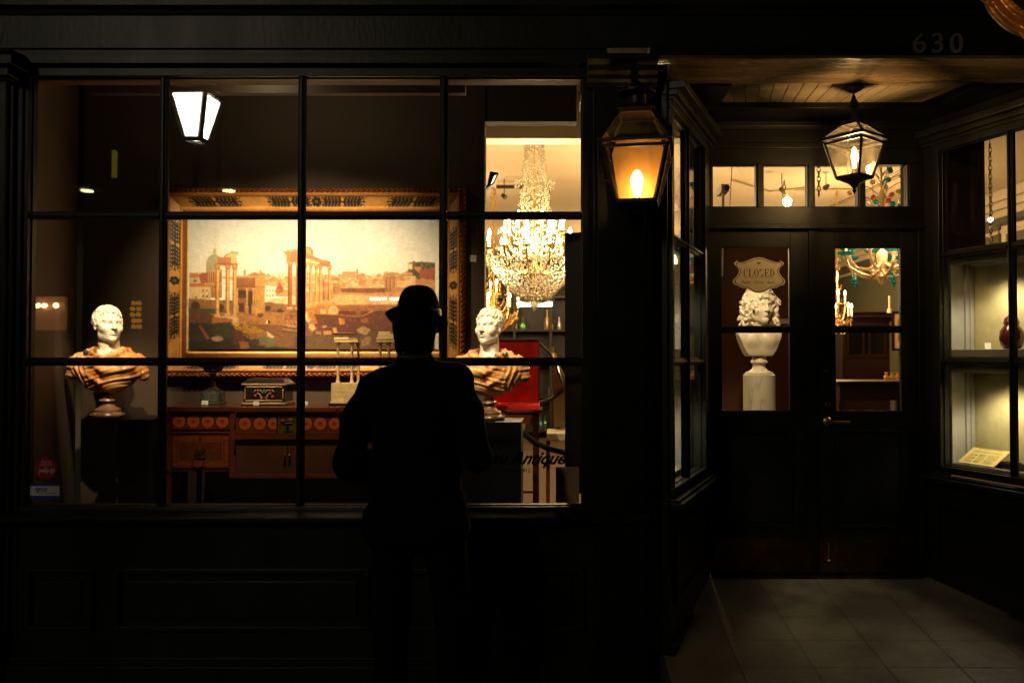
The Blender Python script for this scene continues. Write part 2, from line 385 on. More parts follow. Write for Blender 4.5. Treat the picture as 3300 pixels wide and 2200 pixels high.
def surface(ax, F):
    "surface nets"
    ins = F < 0; nx, ny, nz = F.shape; S = np.zeros((nx-1, ny-1, nz-1, 3), np.float32); n = np.zeros((nx-1, ny-1, nz-1), np.float32)
    c = [(0,0,0),(1,0,0),(0,1,0),(1,1,0),(0,0,1),(1,0,1),(0,1,1),(1,1,1)]
    g = lambda A, o: A[o[0]:nx-1+o[0], o[1]:ny-1+o[1], o[2]:nz-1+o[2]]
    for i in range(8):
        for j in range(i+1, 8):
            a, b = c[i], c[j]
            if sum(abs(a[k]-b[k]) for k in range(3)) != 1: continue
            fa, fb = g(F, a), g(F, b); m = g(ins, a) != g(ins, b); t = np.where(m, fa/(fa-fb+1e-12), 0)
            for k in range(3): S[..., k] += np.where(m, a[k]+t*(b[k]-a[k]), 0)
            n += m
    act = n > 0; idx = -np.ones(act.shape, int); idx[act] = np.arange(act.sum())
    I, J, K = np.nonzero(act); P = S[act]/n[act][:, None]; h = ax[0][1]-ax[0][0]
    V = np.stack([ax[0][0]+(I+P[:, 0])*h, ax[1][0]+(J+P[:, 1])*h, ax[2][0]+(K+P[:, 2])*h], -1)
    Q = []
    for d in range(3):
        sl0 = [slice(1, -1)]*3; sl1 = [slice(1, -1)]*3; sl0[d] = slice(0, -1); sl1[d] = slice(1, None)
        A, B = ins[tuple(sl0)], ins[tuple(sl1)]
        for flip in (False, True):
            m = (A & ~B) if not flip else (~A & B); ii = list(np.nonzero(m)); o = [1, 1, 1]; o[d] = 0
            ii = [ii[k]+o[k] for k in range(3)]; e1, e2 = [k for k in range(3) if k != d]
            def cell(a, b):
                x = [a_.copy() for a_ in ii]; x[e1] -= a; x[e2] -= b; return idx[x[0], x[1], x[2]]
            q = [cell(1, 1), cell(0, 1), cell(0, 0), cell(1, 0)]
            if (d == 1) ^ flip: q = q[::-1]
            Q.append(np.stack(q, -1))
    Q = np.concatenate(Q); Q = Q[(Q >= 0).all(1)]
    return V, Q
def body(name, prims, lo, hi, h, mat, parent=None, T=None, fn=None, post=None):
    ax, F = sdf_field(prims, lo, hi, h)
    if fn is not None:
        X, Y, Z = np.meshgrid(*ax, indexing='ij', sparse=True); F = fn(F, X, Y, Z)
    V, Q = surface(ax, F)
    if post is not None: V = post(V)
    if T is not None:
        Mx = np.array(T); V = V @ Mx[:3, :3].T + Mx[:3, 3]
    return npmesh(name, V, Q, mat, parent)
# ------------------------------------------------------------------ street, building shell
FL = .26                                      # shop floor above the pavement
def rampz(y): return FL-.12*(.92-y)
st = MB(); st.box(-30, 30, -20, -1.9, -.35, -.16)
struct(st.build('road', M('asphalt', (.02, .02, .02), .7, bump=.4, bscale=90, var=.2)))
pv = MB(); pv.box(-30, 30, -2.6, 9, -.14, -.002) if False else pv.box(-30, 30, -1.9, -.02, -.3, 0)
struct(pv.build('pavement', M('pavement_slate', (.035, .033, .03), .6, bump=.4, bscale=40, var=.25)))
# tiled entrance ramp: single tiles are surface pattern
tm = M('floor_tile', (.085, .072, .048), .5, bump=.3, bscale=22, var=.5, vscale=2.6)
gm = M('tile_grout', (.03, .026, .02), .8)
t = MB(); g = MB()
y0 = -.3; W0 = 3.2
g.add([(.5, y0+.01, rampz(y0)-.006), (3.4, y0+.01, rampz(y0)-.006), (3.4, .95, rampz(.95)-.006), (.5, .95, rampz(.95)-.006), (.5, y0+.01, -.01), (3.4, y0+.01, -.01), (3.4, .95, -.01), (.5, .95, -.01)],
      [(0,1,2,3),(4,7,6,5),(0,4,5,1),(1,5,6,2),(2,6,7,3),(3,7,4,0)])
ty = .92; r = 0
while ty > y0+.01:
    yb = max(y0, ty-.262); tx = .515
    while tx < 3.4:
        x1 = min(3.4, tx+.335); q = [(tx+.0016, yb+.0016), (x1-.0016, yb+.0016), (x1-.0016, ty-.0016), (tx+.0016, ty-.0016)]
        t.add([(x, y, rampz(y)) for x, y in q]+[(x, y, rampz(y)-.01) for x, y in q], [(0,1,2,3),(4,7,6,5),(0,4,5,1),(1,5,6,2),(2,6,7,3),(3,7,4,0)]); tx += .335
    ty -= .262; r += 1
o = g.build('entrance_floor', gm); struct(o); t.build('tile', tm, o, bevel=.0015)

shop = thing('shopfront', 'dark green painted timber shopfront with paned display window and recessed double doors', 'shopfront', (0, 0, 0))
XL, XR = at(92, 1150, 0).x, at(1876, 1150, 0).x
MX = [at(p, 1150, 0).x for p in (520, 968, 1428)]
ZB, ZT = at(0, 1630, 0).z, at(0, 250, 0).z; MZ = [at(0, p, 0).z for p in (1165, 694)]
# stall riser with raised panels, ledge and plinth
b = MB(); PR = .547
b.box(-4.6, PR-.10, -.03, .10, 0, ZB-.07)
b.box(-4.6, PR-.10, -.075, -.03, 0, .115)
b.box(-4.6, PR-.10, -.055, -.03, .115, .15)
for (a, c, z0, z1) in ((at(110, 1150, 0).x, at(325, 1150, 0).x, .27, .56), (at(395, 1150, 0).x, at(1200, 1150, 0).x, .27, .56), (at(1270, 1150, 0).x, at(1880, 1150, 0).x, .27, .56), (-4.5, -2.75, .27, .56)):
    if a == -4.5: continue
    for q in ((a, c, z0, z0+.022), (a, c, z1-.022, z1)): b.box(q[0], q[1], -.052, -.03, q[2], q[3])
    for q in ((a, a+.022), (c-.022, c)): b.box(q[0], q[1], -.052, -.03, z0+.022, z1-.022)
    b.box(a+.06, c-.06, -.04, -.03, z0+.06, z1-.06)
b.build('stall_riser', PAINT, shop, bevel=.003)
b = MB(); b.mould((-3.2, -.0, ZB-.07), (PR-.10, 0, ZB-.07), [(-.1, 0), (.075, 0), (.085, .012), (.085, .03), (.03, .055), (.03, .064), (-.1, .066)])
b.build('window_sill', PAINT, shop, bevel=.002)
# fascia, cornice, head moulding
b = MB()
b.box(-4.6, 4.2, -.045, .12, ZT+.125, at(0, 62, 0).z)
b.build('fascia', PAINT, shop)
b = MB(); zc = at(0, 62, 0).z
b.mould((-4.6, -.045, zc), (4.2, -.045, zc), [(-.1, 0), (.012, 0), (.02, .018), (.045, .03), (.045, .052), (.07, .07), (.11, .085), (.11, .15), (-.1, .15)])
b.build('cornice', PAINT, shop)
b = MB(); b.box(-4.6, 4.2, -.03, .12, zc+.15, zc+1.6); b.build('upper_wall', PAINT2, shop)
b = MB()
b.mould((-3.15, 0, ZT+.02), (PR-.3, 0, ZT+.02), [(-.08, 0), (.012, 0), (.018, .014), (.05, .03), (.05, .075), (.03, .08), (.03, .105), (-.08, .105)])
b.build('head_moulding', PAINT, shop, bevel=.002)
# left pilaster with capital
px0, px1 = at(-500, 1150, 0).x, at(48, 1150, 0).x
p = MB(); p.box(px0, px1, -.085, .05, 0, at(0, 262, -.08).z); p.box(px1, px1+.018, -.06, .05, 0, ZT+.1); p.box(px1+.018, XL-.02, -.035, .05, 0, ZT+.1)
p.box(px0, px1+.012, -.11, -.085, 0, .3)
pl = p.build('pilaster', PAINT, shop, bevel=.004)
c = MB(); zc0 = at(0, 262, -.08).z
c.box(px0, px1+.025, -.1, .04, zc0, zc0+.012); c.box(px0, px1+.035, -.125, .04, zc0+.012, zc0+.055); c.box(px0, px1+.07, -.155, .04, zc0+.055, zc0+.1)
c.mould((px0, -.155, zc0+.1), (px1+.07, -.155, zc0+.1), [(-.1, 0), (0, 0), (.012, .012), (.012, .02), (-.1, .03)])
c.build('capital', PAINT, pl, bevel=.006)
# big window: frame, muntins, glass
def window(name, T, s0, s1, z0, z1, ms, mz, stile=.028, fr=.05, mat=PAINT, label=None, parent=shop, glassmat=GLASS):
    f = MB(T)
    f.box(s0-fr, s0, -.02, .05, z0-.0, z1+.0); f.box(s1, s1+fr, -.02, .05, z0, z1)
    f.box(s0-fr, s1+fr, -.022, .05, z0-fr, z0); f.box(s0-fr, s1+fr, -.022, .05, z1, z1+fr)
    xs = [s0]+list(ms)+[s1]; zs = [z0]+list(mz)+[z1]
    for x in ms:
        f.box(x-stile/2, x+stile/2, .0, .035, z0, z1); f.box(x-stile/5, x+stile/5, -.012, .0, z0, z1)
    for z in mz:
        for i in range(len(xs)-1):
            a = xs[i]+(stile/2 if i else 0); c = xs[i+1]-(stile/2 if i < len(xs)-2 else 0)
            f.box(a, c, .001, .034, z-stile/2, z+stile/2); f.box(a, c, -.010, .001, z-stile/5, z+stile/5)
    # thin glazing bead round each pane
    for i in range(len(xs)-1):
        for j in range(len(zs)-1):
            a = xs[i]+(stile/2 if i else 0); c = xs[i+1]-(stile/2 if i < len(xs)-2 else 0)
            d = zs[j]+(stile/2 if j else 0); e = zs[j+1]-(stile/2 if j < len(zs)-2 else 0)
            for q in ((a, c, d, d+.006), (a, c, e-.006, e)): f.box(q[0], q[1], .006, .012, q[2], q[3])
            for q in ((a, a+.006), (c-.006, c)): f.box(q[0], q[1], .006, .012, d+.006, e-.006)
    w = f.build(name, mat, parent, bevel=.0025)
    g = MB(T); g.box(s0-.01, s1+.01, .014, .018, z0-.01, z1+.01); g.build('glass', glassmat, w)
    return w
window('display_window', None, XL, XR, ZB, ZT, MX, MZ)
# right pier with capital mouldings
pr0 = XR+.05
b = MB(); b.box(pr0, PR-.10, -.05, .10, 0, at(0, 262, -.05).z)
b.box(pr0+.02, PR-.12, -.065, -.05, .2, 2.55)
b.add([(PR-.10, -.05, 0), (PR-.02, -.0, 0), (PR-.02, .1, 0), (PR-.10, .1, 0), (PR-.10, -.05, 2.8), (PR-.02, -.0, 2.8), (PR-.02, .1, 2.8), (PR-.10, .1, 2.8)], [(0,3,2,1),(4,5,6,7),(0,1,5,4),(1,2,6,5),(2,3,7,6),(3,0,4,7)])
b.box(pr0-.02, PR-.1, -.08, -.05, 0, .15)
pier = b.build('pier', PAINT2, shop, bevel=.003)
c = MB(); z1 = at(0, 262, -.05).z
c.mould((pr0-.03, -.05, z1-.03), (PR-.06, -.05, z1-.03), [(-.1, 0), (.01, 0), (.016, .02), (.03, .03), (.03, .05), (.05, .065), (.05, .09), (.075, .11), (.075, .135), (-.1, .135)])
c.build('capital', PAINT, pier, bevel=.002)
b = MB(); b.box(2.60, 3.5, -.05, .3, 0, at(0, 262, -.05).z); b.box(2.66, 3.44, -.065, -.05, .2, 2.55); b.build('pier', PAINT2, shop, bevel=.003)
# entrance: soffit beam, planked ceiling
SZ = at(0, 203, -.0).z
ZS = SZ
b = MB(); b.box(PR-.1, 4.2, -.06, .30, ZS, ZT+.122)
b.mould((PR-.1, -.06, ZS-.004), (4.2, -.06, ZS-.004), [(-.05, 0), (.008, 0), (.012, .008), (.008, .016), (-.05, .016)])
b.build('soffit_beam', SOFFIT, shop, bevel=.004)
b = MB(); b.box(PR-.095, 4.2, -.072, -.0605, ZS+.014, ZT+.1235); b.build('beam_face', PAINT2, shop, bevel=.002)
cp0 = at(2300, 275, .30); ctz = ZS+.012
xl0, xl1 = at(2300, 275, .3).x, at(2330, 333, .62).x; xr1, xr0 = at(2975, 340, .62).x, at(3140, 285, .3).x
b = MB(); n = 17
for i in range(n):
    xa0, xb0 = xl0+(xr0-xl0)*i/n, xl0+(xr0-xl0)*(i+1)/n; xa1, xb1 = xl1+(xr1-xl1)*i/n, xl1+(xr1-xl1)*(i+1)/n
    g = .002
    b.add([(xa0+g, .3, ctz), (xb0-g, .3, ctz), (xb1-g, .64, ctz), (xa1+g, .64, ctz), (xa0+g, .3, ctz+.02), (xb0-g, .3, ctz+.02), (xb1-g, .64, ctz+.02), (xa1+g, .64, ctz+.02)],
          [(0,1,2,3),(4,7,6,5),(0,4,5,1),(1,5,6,2),(2,6,7,3),(3,7,4,0)])
b.build('porch_ceiling', M('ceiling_planks', (.15, .12, .075), .6, bump=.3, bscale=20, var=.12, stretch=(1, .1, 1)), shop, bevel=.002)
b = MB(); b.box(PR-.4, 4.2, .3, .9, ctz+.0205, ctz+.12)
b.box(PR-.1, xl1-.02, .3, .62, ZS-.01, ctz+.02); b.box(xr0, 4.2, .3, .95, ZS-.01, ctz+.02); b.box(PR-.1, 4.2, .64, .95, ZS-.02, ctz+.02)
b.build('ceiling_frame', PAINT2, shop, bevel=.004)
# door wall
Y1 = .92
def dx(p): return at(p, 1150, Y1).x
def dz(p): return at(2600, p, Y1).z
tl = [(dx(2297), dx(2444)), (dx(2462), dx(2610)), (dx(2628), dx(2774)), (dx(2792), dx(2935))]
tz0, tz1 = dz(668), dz(526)
b = MB(); xa, xb = dx(2262), dx(3035)
b.box(xa, xb, Y1, Y1+.10, tz1, ZS-.02)
for a, c in ((xa, tl[0][0]), (tl[0][1], tl[1][0]), (tl[1][1], tl[2][0]), (tl[2][1], tl[3][0]), (tl[3][1], xb)): b.box(a, c, Y1+.002, Y1+.08, tz0, tz1)
b.box(xa, xb, Y1, Y1+.10, dz(740), tz0)
b.box(xa-.05, dx(2286), Y1, Y1+.1, FL, dz(740)); b.box(dx(2962), xb+.05, Y1, Y1+.1, FL, dz(740))
b.box(xa, xb, Y1-.02, Y1, dz(738), dz(722)); b.box(xa, xb, Y1-.02, Y1, dz(480), dz(462))
b.mould((xa, Y1, dz(420)), (xb, Y1, dz(420)), [(-.02, 0), (.02, .0), (.035, .02), (.035, .035), (.055, .05), (.055, .07), (-.02, .07)])
b.box(.78, .90, Y1+.101, Y1+.16, 0, ZS); b.box(2.21, 2.34, Y1+.101, Y1+.16, 0, ZS); b.box(.80, 2.32, Y1+.04, Y1+.10, 0, FL-.008)  # unseen posts and strip added behind to block leaking light
b.build('door_wall', PAINT2, shop, bevel=.003)
b = MB()
for a, c in tl:
    for q in ((a, c, tz0, tz0+.007), (a, c, tz1-.007, tz1)): b.box(q[0], q[1], Y1+.01, Y1+.035, q[2], q[3])
    for q in ((a, a+.007), (c-.007, c)): b.box(q[0], q[1], Y1+.01, Y1+.035, tz0+.007, tz1-.007)
w = b.build('transom_window', PAINT2, shop)
g = MB()
for a, c in tl: g.box(a, c, Y1+.035, Y1+.039, tz0, tz1)
g.build('glass', GLASS, w)
def door(x0, x1, g0, g1, hinge):
    b = MB(); zt, zb = dz(742), FL+.008; ya, yb = Y1+.015, Y1+.06
    gz = [(dz(1052), dz(796)), (dz(1326), dz(1069))]
    b.box(x0, g0, ya, yb, zb, zt); b.box(g1, x1, ya, yb, zb, zt)
    b.box(g0, g1, ya, yb, gz[0][1], zt); b.box(g0, g1, ya, yb, gz[1][1], gz[0][0]); b.box(g0, g1, ya, yb, zb, gz[1][0])
    for z0, z1 in gz:
        for q in ((g0, g1, z0, z0+.006), (g0, g1, z1-.006, z1)): b.box(q[0], q[1], ya+.004, ya+.012, q[2], q[3])
        for q in ((g0, g0+.006), (g1-.006, g1)): b.box(q[0], q[1], ya+.004, ya+.012, z0+.006, z1-.006)
    z0, z1 = dz(1700), dz(1385); a, c = g0-.0, g1+.0
    for q in ((a, c, z0, z0+.014), (a, c, z1-.014, z1)): b.box(q[0], q[1], ya-.007, ya, q[2], q[3])
    for q in ((a, a+.014), (c-.014, c)): b.box(q[0], q[1], ya-.007, ya, z0+.014, z1-.014)
    if hinge == 0: b.box(x1-.02, x1+.022, ya-.012, ya-.001, zb, zt)
    d = b.build('door', PAINT2, shop, bevel=.002)
    g = MB()
    for z0, z1 in gz: g.box(g0-.004, g1+.004, ya+.014, ya+.018, z0-.004, z1+.004)
    g.build('glass', GLASS, d)
    k = MB(); k.box(x0+.02, x1-.02, ya-.004, ya, dz(1845), dz(1735))
    k.build('kick_plate', M('tarnished_brass', (.10, .05, .018), .32, .9, bump=.3, bscale=20, var=.5, vscale=6), d)
    return d
dl = door(dx(2289), dx(2620), dx(2326), dx(2551), 0); dl['label'] = 'left door leaf with closed sign behind its upper pane'
dr = door(dx(2626), dx(2958), dx(2694), dx(2912), 1); dr['label'] = 'right door leaf with brass lever handle'
b = MB(); hx, hz = dx(2668), dz(1358); yf = Y1+.015
T = Matrix.Translation((hx, yf, hz)) @ Matrix.Rotation(PI/2, 4, 'X')
b.T = T; b.lathe([(0, 0), (.026, 0), (.026, .006), (.02, .011), (.011, .013), (.011, .045), (0, .045)], seg=20); b.T = None
b.tube([(hx, yf-.045, hz), (hx+.04, yf-.05, hz), (hx+.115, yf-.05, hz-.002)], .0085, 10)
b.build('handle', BRASS, dr, smooth=True)
for zz in (1195, 1306):
    b = MB(T=Matrix.Translation((hx, yf, dz(zz))) @ Matrix.Rotation(PI/2, 4, 'X'))
    b.lathe([(0, 0), (.019, 0), (.019, .006), (.015, .014), (.008, .016), (0, .016)], seg=18); b.box(-.002, .002, -.007, .007, .016, .0175)
    b.build('lock', BRASS, dr, smooth=True)
b = MB(); b.box(dx(2286), dx(2962), Y1-.03, Y1+.10, FL-.005, FL+.006); b.build('threshold', M('tarnished_brass', (0,0,0)), shop)
# door stop on the right leaf
b = MB(); b.tube([(dx(2665), Y1+.01, dz(1752)), (dx(2665), Y1-.012, dz(1755)), (dx(2663), Y1-.02, dz(1800))], .006, 8); b.ell((dx(2663), Y1-.02, dz(1803)), (.011, .011, .009)); b.build('door_holder', BRASS, dr, smooth=True)

# splayed side windows with built-in niches; local frame: x along the wall from the front corner, y into the shop, z up
def basis(o, a, n): return Matrix(((a[0], n[0], 0, o[0]), (a[1], n[1], 0, o[1]), (0, 0, 1, 0), (0, 0, 0, 1)))
TL_ = basis((.547, 0), (.371, .928), (-.928, .371)); TR_ = basis((2.566, 0), (-.371, .928), (.928, .371))
NG = M('niche_grey_paint', (.30, .30, .27), .5, bump=.05, var=.06)
NF = M('gold_silk', (.42, .37, .19), .55, bump=.2, bscale=30, var=.16, vscale=5)
for T, ms, send, nm in ((TL_, [.415], .80, 'left'), (TR_, [.435], .876, 'right')):
    b = MB(T)
    b.box(-.02, .99, -.0, .08, 0, .86)                       # wall below
    b.box(-.02, .99, 0, .08, 2.80, SZ-.01 if 0 else ZS-.012)   # wall above
    b.box(send+.04, .99, -.01, .08, .86, 2.80)
    b.box(-.02, .02, 0, .08, .86, 2.80)
    for q in ((.08, .92, .36, .385), (.08, .92, .69, .715)): b.box(q[0], q[1], -.02, 0, q[2], q[3])
    for q in ((.08, .105), (.895, .92)): b.box(q[0], q[1], -.02, 0, .385, .69)
    b.box(-.02, .99, -.03, 0, 0, .2)
    b.build('side_wall', PAINT2, shop, bevel=.003)
    b = MB(T)
    b.box(-.0, .99, -.07, .0, .835, .86); b.box(0, .99, -.05, 0, .86, .876)
    b.build('side_sill', PAINT, shop, bevel=.004); b = MB(T)
    b.box(-.0, .99, -.05, .0, 2.80, 2.83); b.box(-.0, .99, -.085, .0, 2.83, 2.87); b.box(0, .99, -.03, 0, 2.78, 2.80)
    b.build('side_moulding', PAINT, shop, bevel=.004)
    window('side_window', T, .04, send, .925, 2.74, ms, [1.525, 2.135], stile=.026, fr=.04)
    if nm == 'right':
        b = MB(T); b.box(.935, 1.3, .12, .42, 2.175, 3.83); struct(b.build('inner_wall', M('brown_wall_paint', (.06, .035, .02), .6)))
    # niches
    o = T @ Vector((.45, .2, .9))
    ni = thing('display_niche', ('grey moulded niche with gold silk back inside the %s side window of the entrance' % nm), 'display niche', o, 'niches behind the side windows')
    c = MB(T); dpt = .50
    c.box(-.0, .93, .06, dpt+.03, .875, .895); c.box(0, .93, .06, dpt+.03, 1.50, 1.55); c.box(0, .93, .06, dpt+.03, 2.12, 2.17)
    c.box(0, .012, .06, dpt, .895, 2.12); c.box(.918, .93, .06, dpt, .895, 1.5); c.box(.918, .93, .06, dpt, 1.55, 2.12)
    c.box(-.0, .93, dpt, dpt+.03, .875, 2.17)
    c.build('cabinet', M('niche_outside', (.018, .015, .012), .6), ni)
    TB = .27
    bk = MB(T); bk.box(.012, .918, TB, TB+.012, .895, 1.50); bk.box(.012, .918, TB, TB+.012, 1.55, 2.12); bk.build('silk_back', NF, ni)
    m = MB(T)
    for z0, z1 in ((.895, 1.50), (1.55, 2.12)):
        for yy, ye, i0, i1 in ((.085, .10, .012, .038), (.10, .125, .012, .030), (.125, .205, .012, .022), (.205, .235, .012, .034), (.235, .262, .012, .042)):
            m.box(i0, i1+.004, yy, ye, z0, z1); m.box(.93-i1-.004, .93-i0, yy, ye, z0, z1)
            m.box(i1+.004, .926-i1, yy, ye, z0, z0+i1+.006); m.box(i1+.004, .926-i1, yy, ye, z1-i1, z1)
    m.build('moulding', NG, ni, bevel=.003)
    for k, z in enumerate((1.47, 2.085)):
        lp = T @ Vector((.62 if nm == 'right' else .5, .12, z-.08))
        l = lamp('niche_light', 'SPOT', lp, 12.0 if nm == 'right' else 14, (1, .84, .56), .06, target=T @ Vector((.66, .24, z-.9)), angle=130, blend=.6)
    for z in (1.492, 2.112): dl_ = MB(T); dl_.lathe([(0, 0), (.02, 0), (.02, .004), (.012, .006)], (.62, .165, z-.012), 12); dl_.build('downlight', BLACKM, ni)
# ------------------------------------------------------------------ interior shells
YW = 1.46                                        # picture wall of the display
wx1 = at(1562, 1150, YW).x; hz = at(0, 392, YW).z
b = MB(); b.box(-3.1, wx1, YW, YW+.1, .2, 3.9)
struct(tag(b.build('display_back_wall', WDARK), 'dark brown wall behind the painting', 'wall'))
b = MB(); b.box(wx1, .15, YW, YW+.1, hz, 3.9); b.box(wx1-.02, wx1, YW-.012, YW, .2, 3.6)
struct(b.build('opening_header_wall', WDARK))
lx = at(245, 1150, YW).x
b = MB(); b.add([(XL-.06, .06, .2), (lx, YW, .2), (lx-.1, YW, .2), (XL-.2, .06, .2), (XL-.06, .06, 3.6), (lx, YW, 3.6), (lx-.1, YW, 3.6), (XL-.2, .06, 3.6)], [(0,1,5,4),(2,3,7,6),(0,4,7,3),(1,2,6,5),(4,5,6,7),(0,3,2,1)])
struct(b.build('display_side_wall', WDARK))
b = MB(); b.box(-3.2, .1, .10, 1.5, .20, .36); struct(b.build('display_floor', M('display_floor_felt', (.012, .011, .01), .9)))
b = MB(); b.box(-3.2, .15, .05, 1.5, 3.62, 3.7); struct(b.build('display_ceiling', M('display_ceiling_paint', (.03, .022, .015), .8)))
# timber soffit boards and lighting rails above the window
b = MB(); b.box(-3.1, .12, .04, .20, ZT+.03, ZT+.05); 
struct(b.build('display_soffit', M('soffit_board', (.16, .085, .04), .6, var=.15)))
r = MB(); r.box(-2.55, at(1500, 0, .55).x, .55, .60, at(0, 300, .55).z, at(0, 285, .55).z+.02)
struct(r.build('display_valance_beam', M('valance_board', (.07, .045, .028), .6)))
# shop room
b = MB(); b.box(-4.5, 9, 1.56, 16, FL-.1, FL-.002) ; b.box(.1, 9, Y1+.1, 1.56, FL-.1, FL-.002)
struct(b.build('shop_floor', M('shop_carpet', (.075, .045, .022), .8, bump=.2, bscale=30, var=.15)))
CZ = 3.84
b = MB(); b.box(-4.5, 9, 1.2, 16, CZ, CZ+.1); struct(b.build('shop_ceiling', CREAM))
b = MB(); b.box(-4.5, 9, 15.9, 16, FL, CZ); b.box(-4.6, -4.5, 1.56, 16, FL, CZ); b.box(-4.5, -.9, 1.66, 1.7, FL, CZ)
struct(b.build('shop_wall', OLIVE))
b = MB(); b.box(6.3, 6.4, 1.0, 15.9, FL, CZ); struct(b.build('shop_side_wall', OLIVE))
b = MB(); b.box(3.0, 6.4, .95, 1.05, FL, CZ); b.box(2.2, 6.4, .93, .95, 3.0, CZ); b.box(.2, 3.2, Y1+.08, Y1+.16, ZS, CZ); struct(b.build('shop_front_wall', OLIVE))
b = MB()
for (o, u, z) in ((0, .0, 0), (.10, .0, -.06), (.05, 0, -.13), (.02, 0, -.18)): pass
b.box(6.12, 6.3, 1.1, 15.8, 3.70, CZ-.002); b.box(6.18, 6.3, 1.1, 15.8, 3.60, 3.70); b.box(6.24, 6.3, 1.1, 15.8, 3.50, 3.60); b.box(6.26, 6.3, 1.1, 15.8, 3.28, 3.33)
struct(b.build('shop_ceiling_cornice', M('cornice_paint', (.5, .42, .3), .7), bevel=.01))
b = MB(); b.box(-1.6, 1.2, 3.1, 3.3, at(0, 446, 3.1).z, CZ-.001); struct(b.build('shop_ceiling_beam', M('beam_plaster', (.8, .72, .58), .7)))
b = MB(); b.box(-4.4, 6, 15.75, 15.9, 2.9, 3.3); 
# partition screen behind the marble head in the doorway
YP = 3.4
b = MB(); xa, xb = at(2300, 1150, YP).x, at(2625, 1150, YP).x
b.box(xa, xb, YP, YP+.1, FL, at(0, 700, YP).z); struct(b.build('partition_wall', M('oxblood_panel', (.105, .032, .013), .45, var=.1, vscale=1)))

# ------------------------------------------------------------------ shop lights, plus added display fill
WARM = (1, .66, .30); SPOTC = (1, .77, .46)
lamp('painting_light', 'SPOT', (-1.80, .24, 2.90), 118, SPOTC, .03, (-1.60, YW, 1.98), 66, 1)
lamp('painting_light', 'SPOT', (-1.20, .24, 2.90), 130, SPOTC, .03, (-1.25, YW, 1.88), 66, 1)
lamp('painting_light', 'SPOT', (-2.20, .24, 2.90), 108, SPOTC, .03, (-2.08, YW, 1.85), 66, 1)
lamp('table_light', 'SPOT', (-1.5, .22, 2.90), 150, SPOTC, .03, (-1.62, 1.1, 1.2), 46, .7)
lamp('display_fill', 'POINT', (-1.6, .75, 3.3), 4, SPOTC, .2)  # added fill points that lift the dark display wall, no fitting
lamp('display_fill', 'POINT', (-1.6, .3, 3.1), 3, SPOTC, .05)
# ceiling of the shop room
for i, (x, y, p) in enumerate(((-1.5, 6.5, 60), (1.2, 5.5, 70), (3.6, 6.5, 70), (1.5, 10.5, 110), (4.4, 11, 70), (-2.2, 11, 80))):
    lamp('ceiling_uplight', 'POINT', (x, y, 2.75), p*1.85, WARM, .12)
# ------------------------------------------------------------------ the painting: a veduta of ruins, drawn on the canvas
# picture coordinates = photo pixels of the canvas
PX0, PX1, PY0, PY1 = 606, 1414, 682, 1125
def c1(*p): return [(590+x/3.6475, 700+y/3.6475) for x, y in p]
def c2(*p): return [(950+x/4.1255, 750+y/4.1255) for x, y in p]
cv = Cv(500, 274, PX0, PY0, PX1, PY1)
rs = random.Random(5)
jj = np.linspace(0, 1, cv.h)[:, None]; ii = np.linspace(0, 1, cv.w)[None, :]
sk0, sk1 = np.array((184, 184, 176.)), np.array((240, 228, 198.))
tt = np.clip(jj/.55, 0, 1)**.8
cv.a[:] = (sk0*(1-tt[..., None])+sk1*tt[..., None])*np.ones((1, cv.w, 1))
OC, OC2, SH, STN, PAL, RED = (196, 140, 74), (222, 172, 98), (128, 82, 40), (206, 168, 112), (236, 212, 166), (176, 92, 46)
# far hills and town on the horizon
cv.poly(c1((70,660),(200,650),(300,690),(600,700),(950,680),(1100,690),(1350,705))+c2((480,560),(640,560),(820,575),(1000,575),(1200,570),(1500,560),(1860,520),(1860,760),(0,760)), (222, 178, 118))
for i in range(150):                               # distant houses
    x = rs.uniform(790, 1330); y = rs.uniform(885, 925)+abs(x-1100)*.01; w = rs.uniform(7, 20); h = rs.uniform(5, 13)
    c = rs.choice([(228, 188, 128), (214, 160, 98), (240, 214, 166), (202, 140, 84)])
    cv.rect(x, y-h, x+w, y, c, .8); cv.poly([(x-1, y-h), (x+w/2, y-h-rs.uniform(2, 4)), (x+w+1, y-h)], (196, 120, 64), .8)
    for q in range(int(w//4)): cv.rect(x+2+q*4, y-h+3, x+3+q*4, y-h+5, (150, 100, 60), .6)
# ground
cv.poly(c1((70,960),(1350,1010))+c2((0,1000),(600,960),(1860,940),(1860,1568),(0,1568))+c1((1330,1568),(70,1568)), (150, 100, 50))
cv.poly(c2((120,790),(600,740),(1100,780),(1860,760),(1860,960),(560,965),(100,985)), (216, 160, 96))
cv.poly(c2((610,740),(900,735),(1450,735),(1440,775),(1000,800),(620,790)), (156, 98, 50))
cv.poly(c2((560,830),(800,820),(1450,850),(1450,945),(560,950),(480,900)), (236, 190, 126))
# domed church
cv.rect(665.0, 868, 716, 960, (204, 148, 90))
cv.poly(c1((272,640),(275,520),(300,470),(340,440),(400,440),(430,470),(430,640)), (176, 164, 112))
for k in range(6):
    x = 668+k*7.4; cv.line([(x, 873), (x+(690-x)*.25, 830), (692, 822)], 1.1, (138, 124, 82), .6)
cv.poly(c1((350,440),(352,380),(372,355),(390,380),(392,440)), (180, 166, 116)); cv.line(c1((372,355),(372,312)), 1, (120, 96, 60))
for k in range(7): cv.rect(667+k*7, 878, 669.5+k*7, 910, (150, 96, 56)); cv.rect(672+k*7, 918, 674+k*7, 958, (160, 104, 62))
cv.line(c1((290,630),(560,630)), 2.2, (222, 172, 108)); cv.line(c1((290,780),(560,780)), 2, (222, 172, 108))
